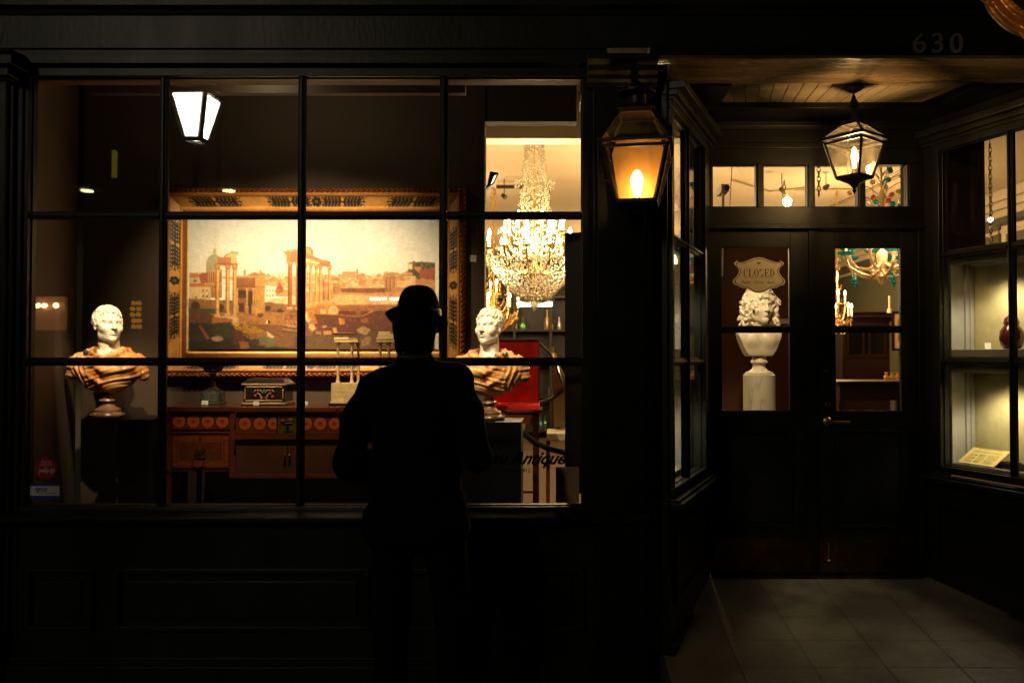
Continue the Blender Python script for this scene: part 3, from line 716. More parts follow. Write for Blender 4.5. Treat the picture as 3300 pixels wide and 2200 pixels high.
# houses at left
cv.rect(*c1((75,700),)[0], *c1((215,800),)[0], (206, 184, 138)); cv.poly(c1((75,655),(170,660),(210,705),(75,712)), (202, 128, 52))
cv.poly(c1((185,680),(230,652),(290,655),(290,775),(215,778)), (178, 98, 58))
cv.poly(c1((75,815),(330,820),(330,975),(75,955)), (224, 198, 146)); cv.poly(c1((75,780),(250,778),(330,815),(75,818)), (206, 130, 50))
for x, y in ((130,735),(150,735),(230,850),(275,850),(235,915),(280,915),(150,930)): p = c1((x, y))[0]; cv.rect(p[0], p[1], p[0]+4, p[1]+8, (140, 92, 54))
# wall with arches
cv.poly(c1((75,955),(400,975),(560,1000),(1330,1010),(1330,1080),(1000,1100),(640,1130),(400,1110),(75,1070)), (170, 124, 68))
for x, y, r in ((150,1040,52),(445,1060,40),(1000,1070,30),(1140,1110,34)):
    p = c1((x, y))[0]; cv.ell(p[0], p[1], r/3.65, r/3.65, (96, 60, 30)); cv.rect(p[0]-r/3.65, p[1], p[0]+r/3.65, p[1]+6, (96, 60, 30))
cv.poly(c1((75,1070),(400,1080),(600,1130),(1000,1110),(1200,1120),(1200,1260),(700,1260),(75,1240)), (190, 134, 66))
cv.poly(c1((75,1068),(380,1075),(520,1110),(300,1140),(75,1120)), (96, 92, 34)); cv.poly(c1((75,1110),(250,1120),(380,1160),(350,1260),(75,1220)), (120, 70, 34))
# triumphal arch
cv.poly(c1((630,700),(850,695),(850,1160),(630,1110)), (164, 108, 50)); cv.poly(c1((850,695),(965,705),(960,1110),(850,1160)), (214, 160, 74))
cv.poly(c1((625,690),(970,694),(970,712),(625,712)), (206, 150, 82)); cv.line(c1((630,830),(965,832)), 2.4, (200, 142, 74)); cv.line(c1((630,818),(965,818)), 1, (104, 64, 30))
cv.rect(*c1((655,860))[0], *c1((745,950))[0], (96, 60, 30)); cv.rect(*c1((768,870))[0], *c1((820,1020))[0], (104, 64, 32)); cv.rect(*c1((655,1010))[0], *c1((720,1110))[0], (92, 54, 28)); cv.rect(*c1((770,1020))[0], *c1((800,1130))[0], (88, 52, 26))
for x in (640, 755, 830): a = c1((x-9, 850))[0]; bq = c1((x+9, 1040))[0]; cv.rect(*a, *bq, (220, 168, 92)); cv.rect(a[0]-3, bq[1], bq[0]+3, bq[1]+26, (206, 152, 82)); cv.rect(a[0]-2, a[1]-4, bq[0]+2, a[1], (226, 178, 104))
cv.poly(c1((740,690),(845,645),(945,690)), (198, 118, 60)); 
for x in (725, 912): p = c1((x, 640))[0]; cv.rect(p[0]-4, p[1], p[0]+4, p[1]+13, (202, 148, 92)); cv.ell(p[0], p[1], 4.5, 5, (206, 156, 98)); cv.line([(p[0], p[1]-5), (p[0], p[1]-11)], 1, (180, 130, 80))
cv.rect(*c1((968,820))[0], *c1((1082,960))[0], (240, 224, 186))
for x in (985,1015,1050):
    for y in (850, 910): p = c1((x, y))[0]; cv.rect(p[0], p[1], p[0]+3.4, p[1]+6, (160, 124, 84))
cv.poly(c1((1090,850),(1140,765),(1190,850)), (186, 108, 58)); cv.rect(*c1((1090,850))[0], *c1((1330,930))[0], (224, 170, 104)); cv.poly(c1((1080,860),(1180,850),(1170,890),(1090,890)), (206, 130, 50))
cv.poly(c1((968,965),(1330,940),(1330,1030),(1080,1010)), (238, 204, 146))
def column(x0, x1, yt, yb, lit=(232, 186, 108), dark=(150, 92, 44), cap=True):
    cv.rect(x0, yt, x1, yb, lit); cv.rect(x0, yt, x0+(x1-x0)*.32, yb, dark, .75); cv.rect(x1-(x1-x0)*.18, yt, x1, yb, (190, 130, 66), .6)
    w = x1-x0
    if cap: cv.poly([(x0-w*.35, yt-w*1.1), (x1+w*.35, yt-w*1.1), (x1, yt+w*.4), (x0, yt+w*.4)], (188, 116, 56)); cv.poly([(x0-w*.1, yt-w*.9), (x1+w*.1, yt-w*.9), (x1-w*.1, yt), (x0+w*.2, yt)], (226, 170, 92), .6)
    cv.rect(x0-w*.3, yb-w*.4, x1+w*.3, yb, (214, 164, 96)); cv.rect(x0-w*.15, yb-w*.75, x1+w*.15, yb-w*.4, (232, 190, 122))
# three tall columns at left with a broken architrave
cv.poly(c1((345,1180),(500,1165),(670,1190),(650,1275),(590,1270),(500,1240),(345,1260)), (186, 124, 52)); cv.poly(c1((345,1180),(500,1160),(670,1188),(590,1192),(500,1180)), (232, 196, 134)); cv.poly(c1((590,1192),(670,1188),(655,1278),(590,1270)), (222, 182, 118))
for x in (407, 527, 607): a = c1((x-24, 600))[0]; e = c1((x+24, 1178 if x != 527 else 1168))[0]; column(a[0], e[0], a[1], e[1])
cv.poly(c1((405,480),(420,465),(480,475),(485,450),(555,420),(565,405),(650,415),(625,465),(628,560),(560,565),(500,572),(405,565)), (190, 118, 56)); cv.poly(c1((490,470),(560,425),(640,425),(622,470),(622,550),(570,555),(560,470)), (226, 182, 112)); cv.line(c1((405,548),(630,548)), 1.6, (126, 74, 34))
# temple portico in the middle
cv.poly(c1((1170,410),(1250,385),(1310,375),(1360,400),(1360,520),(1215,525),(1215,450)), (200, 132, 66)); cv.poly(c1((1255,390),(1340,392),(1340,450),(1255,455)), (228, 176, 104))
a = c1((1233, 560))[0]; e = c1((1285, 1095))[0]; column(a[0], e[0], a[1], e[1], (184, 120, 64), (130, 78, 40))
a = c1((1325, 560))[0]; column(a[0], a[0]+10, a[1], e[1]-2, (196, 134, 72))
cv.poly(c2((-60,260),(40,225),(125,185),(200,190),(245,240),(245,310),(330,350),(470,385),(470,460),(330,440),(250,400),(130,380),(-60,400)), (188, 112, 56))
cv.poly(c2((130,340),(330,400),(330,450),(200,440),(120,420)), (238, 200, 132)); cv.line(c2((130,345),(475,400)), 1.6, (236, 190, 118)); cv.line(c2((130,390),(470,455)), 1.2, (120, 66, 30))
cv.poly(c2((320,385),(475,385),(470,460),(330,445)), (182, 112, 52)); cv.poly(c2((150,200),(215,240),(215,300),(160,280)), (220, 160, 92))
for x, yt, yb in ((145,450,985),(213,455,965),(285,470,955),(343,470,945),(463,480,935)): a = c2((x-19, yt))[0]; e = c2((x+19, yb))[0]; column(a[0], e[0], a[1], e[1])
a = c2((378, 620))[0]; cv.rect(a[0], a[1], a[0]+3, a[1]+68, (150, 100, 58))
# small colonnade and right hand quarter
cv.rect(*c2((505,640))[0], *c2((605,830))[0], (222, 172, 100))
for k in range(6): p = c2((512+k*17, 665))[0]; cv.rect(p[0], p[1], p[0]+2, p[1]+36, (150, 96, 50))
cv.poly(c2((480,640),(555,585),(610,640)), (196, 118, 58))
cv.rect(*c2((630,515))[0], *c2((815,600))[0], (216, 152, 96)); cv.rect(*c2((818,480))[0], *c2((842,600))[0], (198, 130, 78)); cv.rect(*c2((830,575))[0], *c2((905,690))[0], (202, 142, 82))
for k in range(26):
    x = rs.uniform(500, 1210); y = rs.uniform(620, 700); p = c2((x, y))[0]; w = rs.uniform(6, 16); h = rs.uniform(5, 14); cv.rect(p[0], p[1], p[0]+w, p[1]+h, rs.choice([(232, 186, 120), (206, 146, 86), (240, 210, 160)]), .8); cv.poly([(p[0]-1, p[1]), (p[0]+w/2, p[1]-4), (p[0]+w+1, p[1])], (198, 116, 56), .9)
cv.poly(c2((1170,570),(1290,520),(1440,560),(1560,540),(1860,640),(1860,780),(1200,780)), (196, 146, 84))
cv.poly(c2((1500,420),(1640,390),(1860,400),(1860,500),(1640,620),(1500,520)), (84, 84, 36))
for k in range(60): p = c2((rs.uniform(1500, 1850), rs.uniform(395, 560)))[0]; cv.ell(p[0], p[1], rs.uniform(2, 5), rs.uniform(2, 4), rs.choice([(70, 74, 30), (110, 106, 48), (58, 60, 26)]))
cv.rect(*c2((1500,415))[0], *c2((1560,490))[0], (232, 200, 144)); cv.poly(c2((1490,415),(1540,388),(1600,415)), (194, 106, 52))
cv.poly(c2((1570,450),(1680,455),(1680,560),(1600,500)), (206, 126, 50)); cv.poly(c2((1650,500),(1860,460),(1860,660),(1700,600),(1650,620)), (172, 88, 44))
for x, y, w, h in ((1440,540,120,60),(1460,580,140,150),(1330,560,60,170),(1740,640,110,120),(1360,640,110,90)):
    p = c2((x, y))[0]; cv.rect(p[0], p[1], p[0]+w/4.13, p[1]+h/4.13, rs.choice([(226, 188, 128), (210, 166, 106)])); cv.poly([(p[0]-2, p[1]), (p[0]+w/8.2, p[1]-8), (p[0]+w/4.13+2, p[1])], (204, 132, 56))
    for q in range(3): cv.rect(p[0]+4+q*7, p[1]+6, p[0]+6+q*7, p[1]+10, (140, 96, 56))
for x in (1212, 1262, 1315): p = c2((x, 610))[0]; cv.rect(p[0], p[1], p[0]+4.4, p[1]+39, (150, 92, 46)); cv.rect(p[0]+2.6, p[1], p[0]+4.4, p[1]+39, (226, 176, 104))
cv.rect(*c2((1205,590))[0], *c2((1345,612))[0], (180, 116, 62))
# excavated ruins, rubble
cv.poly(c2((560,965),(1450,960),(1450,1040),(1000,1060),(560,1040)), (178, 118, 60))
cv.poly(c2((120,1000),(330,960),(560,970),(620,1060),(400,1090),(120,1080)), (206, 144, 56)); cv.poly(c2((470,980),(540,970),(600,1050),(560,1085),(440,1070)), (236, 196, 126)); cv.poly(c2((340,1020),(415,1020),(415,1080),(340,1075)), (232, 190, 122))
cv.poly(c2((250,1080),(560,1090),(880,1120),(1060,1040),(1450,1030),(1450,1568),(250,1568)), (128, 62, 26))
cv.poly(c2((580,1040),(810,1040),(810,1095),(590,1090)), (144, 60, 24)); cv.poly(c2((880,1040),(990,1040),(960,1080),(890,1090)), (136, 56, 24)); cv.line(c2((400,1080),(700,1100),(880,1115),(1050,1035)), 3, (212, 146, 62))
cv.poly(c2((130,1080),(260,1080),(310,1200),(250,1220),(130,1130)), (206, 134, 50)); cv.poly(c2((580,1130),(660,1140),(670,1210),(600,1220)), (222, 156, 56))
for k in range(420):                                # brick and stone texture strokes
    x = rs.uniform(250, 1450); y = rs.uniform(1090, 1340); p = c2((x, y))[0]; w = rs.uniform(3, 9)
    cv.rect(p[0], p[1], p[0]+w, p[1]+rs.uniform(1.2, 2.4), rs.choice([(168, 92, 42), (98, 46, 20), (196, 126, 60), (140, 76, 36), (112, 84, 40)]), .7)
cv.poly(c2((0,1370),(600,1355),(1300,1380),(1300,1568),(0,1568))+[], (124, 88, 46)); 
for k in range(330):
    x = rs.uniform(606, 1310); y = rs.uniform(1072, 1122); cv.rect(x, y, x+rs.uniform(4, 15), y+rs.uniform(.8, 2.2), rs.choice([(152, 116, 66), (100, 70, 36), (84, 66, 30), (170, 132, 78)]), .55)
for pts, c in ((c2((115,1060),(175,1050),(180,1120),(220,1150),(190,1200),(130,1140)), (238, 204, 144)), (c2((190,1200),(250,1210),(290,1270),(240,1310),(190,1260)), (222, 176, 112)),
               (c2((270,1300),(350,1310),(360,1350),(280,1345)), (160, 138, 92)), (c2((380,1300),(480,1300),(500,1350),(390,1355)), (212, 156, 84)), (c2((500,1260),(555,1255),(570,1335),(515,1335)), (224, 172, 98)),
               (c2((815,1290),(910,1235),(1010,1290),(950,1360),(850,1330)), (198, 160, 104)), (c2((870,1450),(970,1370),(1020,1400),(990,1480),(880,1510)), (168, 134, 86)), (c2((980,1310),(1130,1290),(1130,1390),(1000,1370)), (120, 84, 48)),
               (c2((360,1240),(420,1225),(430,1250),(380,1265)), (214, 156, 88)), (c2((870,1150),(960,1130),(990,1190),(880,1195)), (176, 108, 46))): cv.poly(pts, c); cv.line([pts[0], pts[-1]], 1.2, (70, 40, 20), .6)
cv.poly(c1((1200,1090),(1340,1095),(1340,1320),(1190,1320)), (168, 112, 58))
for k in range(9):
    for q in range(6): p = c1((1200+q*24+(k % 2)*12, 1105+k*21))[0]; cv.rect(p[0], p[1], p[0]+6, p[1]+5, rs.choice([(196, 138, 76), (150, 96, 48), (178, 120, 62)]))
for k in range(4): cv.line(c1((1190-k*8, 1265+k*24), (1340, 1285+k*24)), 2.4, (222, 182, 120) if k % 2 == 0 else (110, 70, 36))
# dark undergrowth in the left foreground
cv.poly(c1((75,1230),(350,1250),(560,1230),(600,1300),(760,1420),(900,1500),(1330,1540),(1330,1568),(75,1568)), (58, 42, 20))
cv.poly(c1((360,1260),(560,1240),(600,1330),(560,1420),(360,1380)), (76, 66, 22)); cv.poly(c1((600,1290),(780,1250),(980,1340),(990,1420),(800,1370),(640,1340)), (190, 138, 30)); cv.poly(c1((760,1370),(1000,1340),(1040,1430),(800,1430)), (176, 116, 48)); cv.poly(c1((580,1320),(700,1330),(740,1480),(600,1490)), (112, 58, 26))
for k in range(520):
    x = rs.uniform(75, 900); y = rs.uniform(1240, 1560); p = c1((x, y))[0]; a = rs.uniform(-2.4, 2.4)
    cv.line([p, (p[0]+a, p[1]-rs.uniform(1, 5))], rs.uniform(.8, 1.8), rs.choice([(96, 92, 30), (34, 28, 12), (124, 108, 40), (70, 76, 36), (46, 34, 16), (140, 110, 50)]), .7)
cv.poly(c1((185,1275),(215,1270),(330,1420),(290,1440)), (164, 96, 44)); cv.ell(*c1((410,1425))[0], 20, 9, (176, 146, 98)); cv.ell(*c1((175,1420))[0], 26, 11, (70, 62, 46)); cv.ell(*c1((850,1460))[0], 18, 9, (78, 60, 40)); cv.poly(c1((660,1450),(770,1460),(790,1530),(680,1550)), (178, 104, 54)); cv.poly(c1((890,1410),(1080,1400),(1080,1470),(900,1470)), (120, 118, 90)); cv.poly(c1((960,1500),(1070,1480),(1080,1520),(970,1530)), (110, 124, 56)); cv.poly(c1((980,1330),(1080,1400),(1060,1420),(1000,1400)), (226, 192, 126))
cv.rect(*c1((980,1205))[0], *c1((1000,1250))[0], (236, 214, 176)); cv.ell(*c1((1012,1228))[0], 3, 6, (60, 36, 20)); cv.ell(*c1((910,1150))[0], 10, 7, (140, 76, 40))
lum = cv.a.mean(-1, keepdims=True); g_ = np.clip((np.arange(cv.h)[:, None, None]/cv.h-.30)/.25, 0, 1)*np.clip((226-lum)/30, 0, 1)
cv.a = cv.a*(1-g_)+g_*(255*(cv.a/255)**1.42); cv.a = cv.a*.90+cv.a.mean(-1, keepdims=True)*.10
cv.a[:] = np.clip(cv.a*np.array((.99, 1.0, 1.04)), 0, 255)
dk_ = np.clip((np.arange(cv.h)/cv.h-.60)/.3, 0, 1)[:, None, None]; cv.a = 255*(cv.a/255)**(1-.12*dk_)*(1-.12*dk_)
rs = random.Random(77)
for k in range(9000):                              # brushwork: short strokes that take up the colour below them
    x = rs.uniform(PX0+1, PX1-2); y = 1124-(rs.random()**1.25)*275; i = int((x-PX0)*cv.kx); j = int((y-PY0)*cv.ky); c = cv.a[min(cv.h-1, j), min(cv.w-1, i)]
    if y < 880 and c.mean() > 195: continue
    f = rs.choice((.62, .78, .86, 1.12, 1.22, 1.36)); L_ = rs.uniform(1, 4.5); a = rs.gauss(0, .5) if y > 960 else rs.choice((0, 1.57))
    cv.line([(x, y), (x+L_*math.cos(a), y+L_*math.sin(a))], rs.uniform(.8, 1.7), np.clip(c*f+np.array((rs.uniform(-6, 6), 0, rs.uniform(-6, 6))), 0, 255), .55)
p_ = np.pad(cv.a, ((1, 1), (1, 1), (0, 0)), 'edge'); cv.a = .44*cv.a+.14*(p_[:-2, 1:-1]+p_[2:, 1:-1]+p_[1:-1, :-2]+p_[1:-1, 2:])
cv.mottle(.035, 3); cv.mottle(.09, 4, slice(150, None))
YP0 = YW-.055
def Ppaint(U, V):
    a = np.array(at(PX0, (PY0+PY1)/2, YP0)); b_ = np.array(at(PX1, (PY0+PY1)/2, YP0)); z1 = at(1000, PY0, YP0).z; z0 = at(1000, PY1, YP0).z
    return np.stack([a[0]+(b_[0]-a[0])*U, np.full_like(U, YP0), z1+(z0-z1)*V], -1)
pic = thing('painting', 'large gilt framed oil painting of ancient ruins, domed church and columns', 'painting', at(1000, 1210, YW-.04))
colgrid('canvas', cv, Ppaint, MA('canvas_paint', .55, 0, bump=.25, bscale=700, coat=.12), pic)
# frame: four mitred sides of one profile
fx0, fx1 = at(511, 1150, YW-.08).x, at(1498, 1150, YW-.08).x; fz1, fz0 = at(1000, 601, YW-.08).z, at(1000, 1217, YW-.08).z
ix0, ix1 = at(PX0+2, 1150, YW-.08).x, at(PX1-2, 1150, YW-.08).x; iz1, iz0 = at(1000, PY0+22, YW-.08).z, at(1000, PY1-2, YW-.08).z
PROF = [(0, .0), (.02, .03), (.06, .055), (.13, .066), (.18, .06), (.195, .052), (.22, .066), (.26, .07), (.29, .058), (.31, .052), (.60, .036), (.63, .040), (.66, .046), (.69, .040), (.72, .044), (.80, .038), (.87, .03), (.90, .026), (.93, .028), (.97, .018), (1, .012)]
pv_, ph_ = np.array([p[0] for p in PROF]), np.array([p[1] for p in PROF])
INK = (20, 14, 8)
def motif(c, cx, cy, sx, sy):
    "leaf scroll pointing along +-x"
    for d in (-1, 1):
        X = lambda u: cx+d*u*sx
        for v in (-1, 1):
            Yv = lambda q: cy+v*q*sy
            c.line([(X(0), Yv(.05)), (X(.3), Yv(.12)), (X(.62), Yv(.05)), (X(.8), Yv(.3)), (X(.92), Yv(.55)), (X(.86), Yv(.8)), (X(.76), Yv(.66))], sy*.16, INK)
            for k in range(5):
                u0 = .06+k*.15; c.line([(X(u0), Yv(.1)), (X(u0+.12), Yv(.45)), (X(u0+.07), Yv(.85)), (X(u0-.02), Yv(.75))], sy*.26, INK, w2=sy*.12)
                c.ell(X(u0+.05), Yv(.42), sx*.055, sy*.2, INK)
        for k in range(7):
            for v in (-1, 1):
                u0 = .1+k*.14; c.line([(X(u0), cy+v*sy*.2), (X(u0+.05), cy+v*sy*.7), (X(u0+.11), cy+v*sy*.98)], sy*.10, INK)
        c.line([(X(0), cy), (X(1), cy)], sy*.18, INK); c.ell(X(1.0), cy, sx*.03, sy*.16, INK)
        c.poly([(X(.55), cy), (X(.68), cy-sy*.3), (X(.84), cy), (X(.68), cy+sy*.3)], INK)
def rosette(c, cx, cy, r, ry):
    for k in range(6):
        a = k*PI/3+.3; c.ell(cx+.55*r*math.cos(a), cy+.55*ry*math.sin(a), r*.34, ry*.34, INK)
    c.ell(cx, cy, r*.2, ry*.2, (180, 130, 60)); c.line([(cx, cy-ry), (cx, cy+ry)], r*.12, INK); c.line([(cx-r, cy), (cx+r, cy)], ry*.12, INK)
for side in range(4):
    horiz = side < 2; Lpx = 988 if horiz else 616; nL = 620 if horiz else 390; nW = 60
    fc = Cv(nL, nW, 0, 0, Lpx, 105, (190, 136, 62))
    yc = 48; hh = 17
    if horiz:
        ms = [(Lpx*.145, 92), (Lpx*.415, 80), (Lpx*.60, 80), (Lpx*.855, 92)]
        for m, w in ms: motif(fc, m, yc, w, hh)
        rosette(fc, Lpx*.508, yc, 19, 19)
    else:
        for m, w in ((Lpx*.30, 86), (Lpx*.74, 100)): motif(fc, m, yc, w, hh)
        rosette(fc, Lpx*.515, yc, 19, 19)
    vv = (np.arange(nW)+.5)/nW; uu = (np.arange(nL)+.5)/nL*Lpx
    V_, U_ = np.meshgrid(vv, uu, indexing='ij')
    out = V_ < .185; fc.a[out] = np.array((122, 66, 26)); mid = (V_ > .185) & (V_ < .30); fc.a[mid] = np.array((176, 118, 48))
    inn = (V_ > .62) & (V_ < .70); fc.a[inn] = np.array((216, 152, 62)); car = (V_ >= .70) & (V_ < .88); fc.a[car] = np.array((150, 92, 36)); fil = V_ >= .84; fc.a[fil] = np.array((250, 212, 134))
    lf = np.sin(U_*2*PI/17+3*np.sin(V_*34)); r_ = np.random.default_rng(side).normal(size=V_.shape)
    H = np.interp(V_, pv_, ph_)
    H = H+out*(V_ > .03)*(.014*lf*np.sin(V_/.185*PI)+.0035*r_)+car*(.006*np.sin(U_*2*PI/8+V_*40))+((V_ > .655) & (V_ < .70))*.003*np.sin(U_*2*PI/6)
    fc.a[out] *= (1+.35*lf[out])[:, None]
    fc.mottle(.05, side+20)
    cs = fc.lin(); wd = np.clip(V_, 0, 1)
    def Pf(U, V, H=H, side=side):
        x0 = fx0+(ix0-fx0)*V; x1 = fx1+(ix1-fx1)*V; zt = fz1+(iz1-fz1)*V; zb = fz0+(iz0-fz0)*V; Y = (YW-.012)-H
        if side == 0: return np.stack([x0+(x1-x0)*U, Y, zt], -1)
        if side == 1: return np.stack([x1+(x0-x1)*U, Y, zb], -1)
        if side == 2: return np.stack([x0, Y, zb+(zt-zb)*U], -1)
        return np.stack([x1, Y, zt+(zb-zt)*U], -1)
    colgrid('frame_side', cs, Pf, MA('frame_gilding', .45, .2, bump=.15, bscale=120), pic)
b = MB(); b.box(fx0+.01, fx1-.01, YW-.012, YW-.001, fz0+.01, fz1-.01); b.build('backing_board', MAHOGD, pic)
# ------------------------------------------------------------------ display furniture and antiques
DFZ = .36
YS = .83; YB = 1.30                              # sideboard front and back
sx0, sx1 = dd(380, 950, YS).x, dd(945, 950, YS).x; szt = dd(500, 934, YS).z
def sX(d): return dd(d, 950, YS).x
def sZ(d): return dd(660, d, YS).z
sb = thing('sideboard', 'inlaid mahogany sideboard with discs, tambour doors and brass pulls', 'sideboard', ((sx0+sx1)/2, 1.05, DFZ))
b = MB(); b.box(sx0-.02, sX(549), YS-.005, YB, szt-.028, szt); b.box(sX(549), sX(777), YS-.035, YB, szt-.028, szt); b.box(sX(777), sx1+.02, YS-.005, YB, szt-.028, szt)
b.build('top', MAHOG, sb, bevel=.003)
b = MB(); zl = sZ(1083)
b.box(sx0, sX(392), YS, YS+.04, zl, szt-.03); b.box(sX(392), sX(528), YS+.012, YS+.04, zl, zl+.02); b.box(sX(392), sX(528), YS+.012, YS+.04, sZ(996), sZ(987))
b.box(sX(528), sX(544), YS, YS+.04, sZ(1097), szt-.03); b.box(sX(544), sX(782), YS-.02, YS+.04, sZ(1097), sZ(1087)); b.box(sX(544), sX(782), YS-.03, YS+.04, sZ(1008), sZ(998))
b.box(sX(782), sX(798), YS, YS+.04, sZ(1097), szt-.03); b.box(sX(934), sx1, YS, YS+.04, zl, szt-.03); b.box(sX(798), sX(934), YS+.012, YS+.04, zl, zl+.02)
b.box(sX(544), sX(782), YS-.03, YS+.04, sZ(950), szt-.03)
b.box(sx0, sx1, YS+.04, YB-.02, zl, szt-.03)
b.build('carcass', MAHOG, sb, bevel=.002)
for (a, c) in ((sx0, sX(391)), (sX(935), sx1)):
    for y in (YS+.005, YB-.06):
        b = MB(); w = (c-a)/2; m = (a+c)/2; z1 = zl if y > YS+.1 or True else 0
        b.add([(m-w*.5, y, DFZ), (m+w*.5, y, DFZ), (m+w*.5, y+w*1.2, DFZ), (m-w*.5, y+w*1.2, DFZ), (a, y, zl), (c, y, zl), (c, y+w*2, zl), (a, y+w*2, zl)], [(0,3,2,1),(4,5,6,7),(0,1,5,4),(1,2,6,5),(2,3,7,6),(3,0,4,7)])
        b.build('leg', MAHOG, sb, bevel=.002)
INL = MA('inlay_veneer', .22, 0, coat=.4)
WD = (92, 46, 24); IN = (172, 82, 32)
def inlay(name, d0, d1, e0, e1, draw, y, par=sb):
    W_ = d1-d0; H_ = e1-e0; c = Cv(int(W_*2.4), int(H_*2.4), d0, e0, d1, e1, WD); c.mottle(.10, int(d0)); draw(c)
    P = lambda U, V: np.stack([sX(d0)+(sX(d1)-sX(d0))*U, np.full_like(U, y), sZ(e0)+(sZ(e1)-sZ(e0))*V], -1)
    bk = MB(); bk.box(sX(d0), sX(d1), y+.001, y+.03, sZ(e1), sZ(e0)); o = bk.build(name, MAHOG, par); colgrid('inlay', c, P, INL, o); return o
def disc(c, x, y, r):
    c.ell(x, y, r+1.6, r+1.6, (44, 18, 8)); c.ell(x, y, r, r, IN)
    for k in range(14):
        a = k*2*PI/14; c.line([(x, y), (x+r*math.cos(a), y+r*math.sin(a))], 1.0, (120, 50, 16), .75)
    c.ell(x, y, 3.5, 3.5, (110, 48, 16))
def d_left(c, x0=393):
    for k in range(4): disc(c, x0+17+k*33, 968, 14.2)
inlay('drawer', 393, 527, 950, 986, d_left, YS+.008)
inlay('drawer', 799, 933, 950, 986, lambda c: [disc(c, 816+k*33, 968, 14.2) for k in range(4)], YS+.008)
def d_mid(c):
    c.rect(*(c.x0, c.y0), c.x1, c.y0+6, (50, 22, 10))
def mid1(c):
    disc(c, 566, 972, 14); disc(c, 600, 972, 14); disc(c, 631, 972, 13)
def mid2(c):
    disc(c, 706, 972, 14); disc(c, 738, 972, 14); disc(c, 770, 972, 13)
inlay('frieze_panel', 545, 638, 951, 996, mid1, YS-.022); inlay('frieze_panel', 690, 781, 951, 996, mid2, YS-.022)
def plaque(c):
    c.rect(c.x0, c.y0, c.x1, c.y1, (72, 62, 24)); c.rect(c.x0, c.y0, c.x1, c.y0+8, (52, 44, 14))
    D = (30, 18, 10)
    c.poly([(646, 967), (682, 965), (676, 974), (668, 978), (660, 978), (652, 974)], D); c.line([(664, 978), (664, 990)], 4, D); c.ell(664, 984, 4.5, 3, D); c.rect(655, 989, 674, 993, D)
    c.ell(652, 964, 4, 3, (150, 60, 40)); c.ell(670, 962, 5, 3, (150, 70, 50)); c.line([(650, 970), (646, 978)], 1.4, D); c.line([(658, 971), (676, 969)], 1.2, (170, 110, 60))
inlay('centre_plaque', 641, 687, 953, 996, plaque, YS-.024)
def d_big(c, a=393, e=527):
    for x in np.arange(a+14, e-12, 3.1): c.rect(x, 1003, x+1.5, 1011, IN, .75); c.rect(x, 1062, x+1.5, 1071, IN, .75)
    for y in np.arange(1014, 1060, 2.9): c.rect(a+4, y, a+12, y+1.4, IN, .75); c.rect(e-12, y, e-4, y+1.4, IN, .75)
    for q in ((a+16, 1013, e-16, 1014), (a+16, 1059, e-16, 1060)): c.rect(*q, (160, 84, 34))
    for q in ((a+16, 1013, a+17, 1060), (e-17, 1013, e-16, 1060)): c.rect(*q, (160, 84, 34))
    for x in (a+8, e-8):
        for y in (1007, 1066): c.ell(x, y, 3.5, 3.5, IN, .7)
for a, e in ((393, 527), (799, 933)):
    d = inlay('drawer', a, e, 999, 1075, lambda c: d_big(c, a, e), YS+.008)
    m = sX((a+e)/2); zc_ = sZ(1040)
    b = MB(); pr = [(.034, .010), (.024, .022), (-.024, .022), (-.034, .010), (-.034, -.010), (-.024, -.022), (.024, -.022), (.034, -.010)]
    b.prism(pr, YS+.002, YS+.007, (m, 0, zc_)); b.prism([(x*.6, z*.5) for x, z in pr], YS-.002, YS+.002, (m, 0, zc_))
    b.tube([(m-.034, YS-.004, zc_), (m-.03, YS-.012, zc_-.02), (m, YS-.014, zc_-.028), (m+.03, YS-.012, zc_-.02), (m+.034, YS-.004, zc_)], .003, 6)
    b.build('pull', BRASS, d, smooth=True)
    b = MB(); b.prism([(0.006*math.cos(k*PI/4), .009*math.sin(k*PI/4)) for k in range(8)], YS+.003, YS+.006, (m, 0, sZ(1006))); b.build('keyhole', BRASS, d)
for a, e in ((546, 662.5), (663.5, 781)):
    b = MB(); x = sX(a); n = int((e-a)/2.2); w = (sX(e)-x)/n
    for k in range(n): b.box(x+k*w+.0006, x+(k+1)*w-.0006, YS-.018, YS-.009, sZ(1086), sZ(1009))
    b.box(x, sX(e), YS-.009, YS+.03, sZ(1086), sZ(1009))
    o = b.build('tambour_door', M('tambour_wood', (.085, .03, .014), .35, var=.25, vscale=5, stretch=(1, 1, .2)), sb)
    kx = sX(658) if a < 600 else sX(668.5)
    k_ = MB(Matrix.Translation((kx, YS-.018, sZ(1044))) @ Matrix.Rotation(PI/2, 4, 'X')); k_.lathe([(0, 0), (.003, 0), (.003, .006), (.0075, .01), (.008, .015), (.005, .019), (0, .02)], seg=14); k_.build('knob', BRASS, o, smooth=True)

# plinths
def plinth(x0, x1, y0, y1, zt, label):
    b = MB(); b.box(x0, x1, y0, y1, DFZ, zt-.006); b.box(x0-.003, x1+.003, y0-.003, y1+.003, zt-.006, zt)
    o = b.build('plinth', PLINTHB, bevel=.002); tag(o, label, 'plinth', 'black plinths under the busts'); return o
YBU = 1.05
pzL = dd(258, 958, YBU).z
plinth(dd(172, 1000, .45).x, dd(343, 1000, .88).x, .88, 1.24, pzL, 'black plinth carrying the bust left of the painting')
pzR = dd(1120, 964, YBU).z
plinth(dd(1030, 1000, .88).x, dd(1197, 1000, .88).x, .88, 1.22, pzR, 'black plinth beside the man, carrying the bust near the red case')

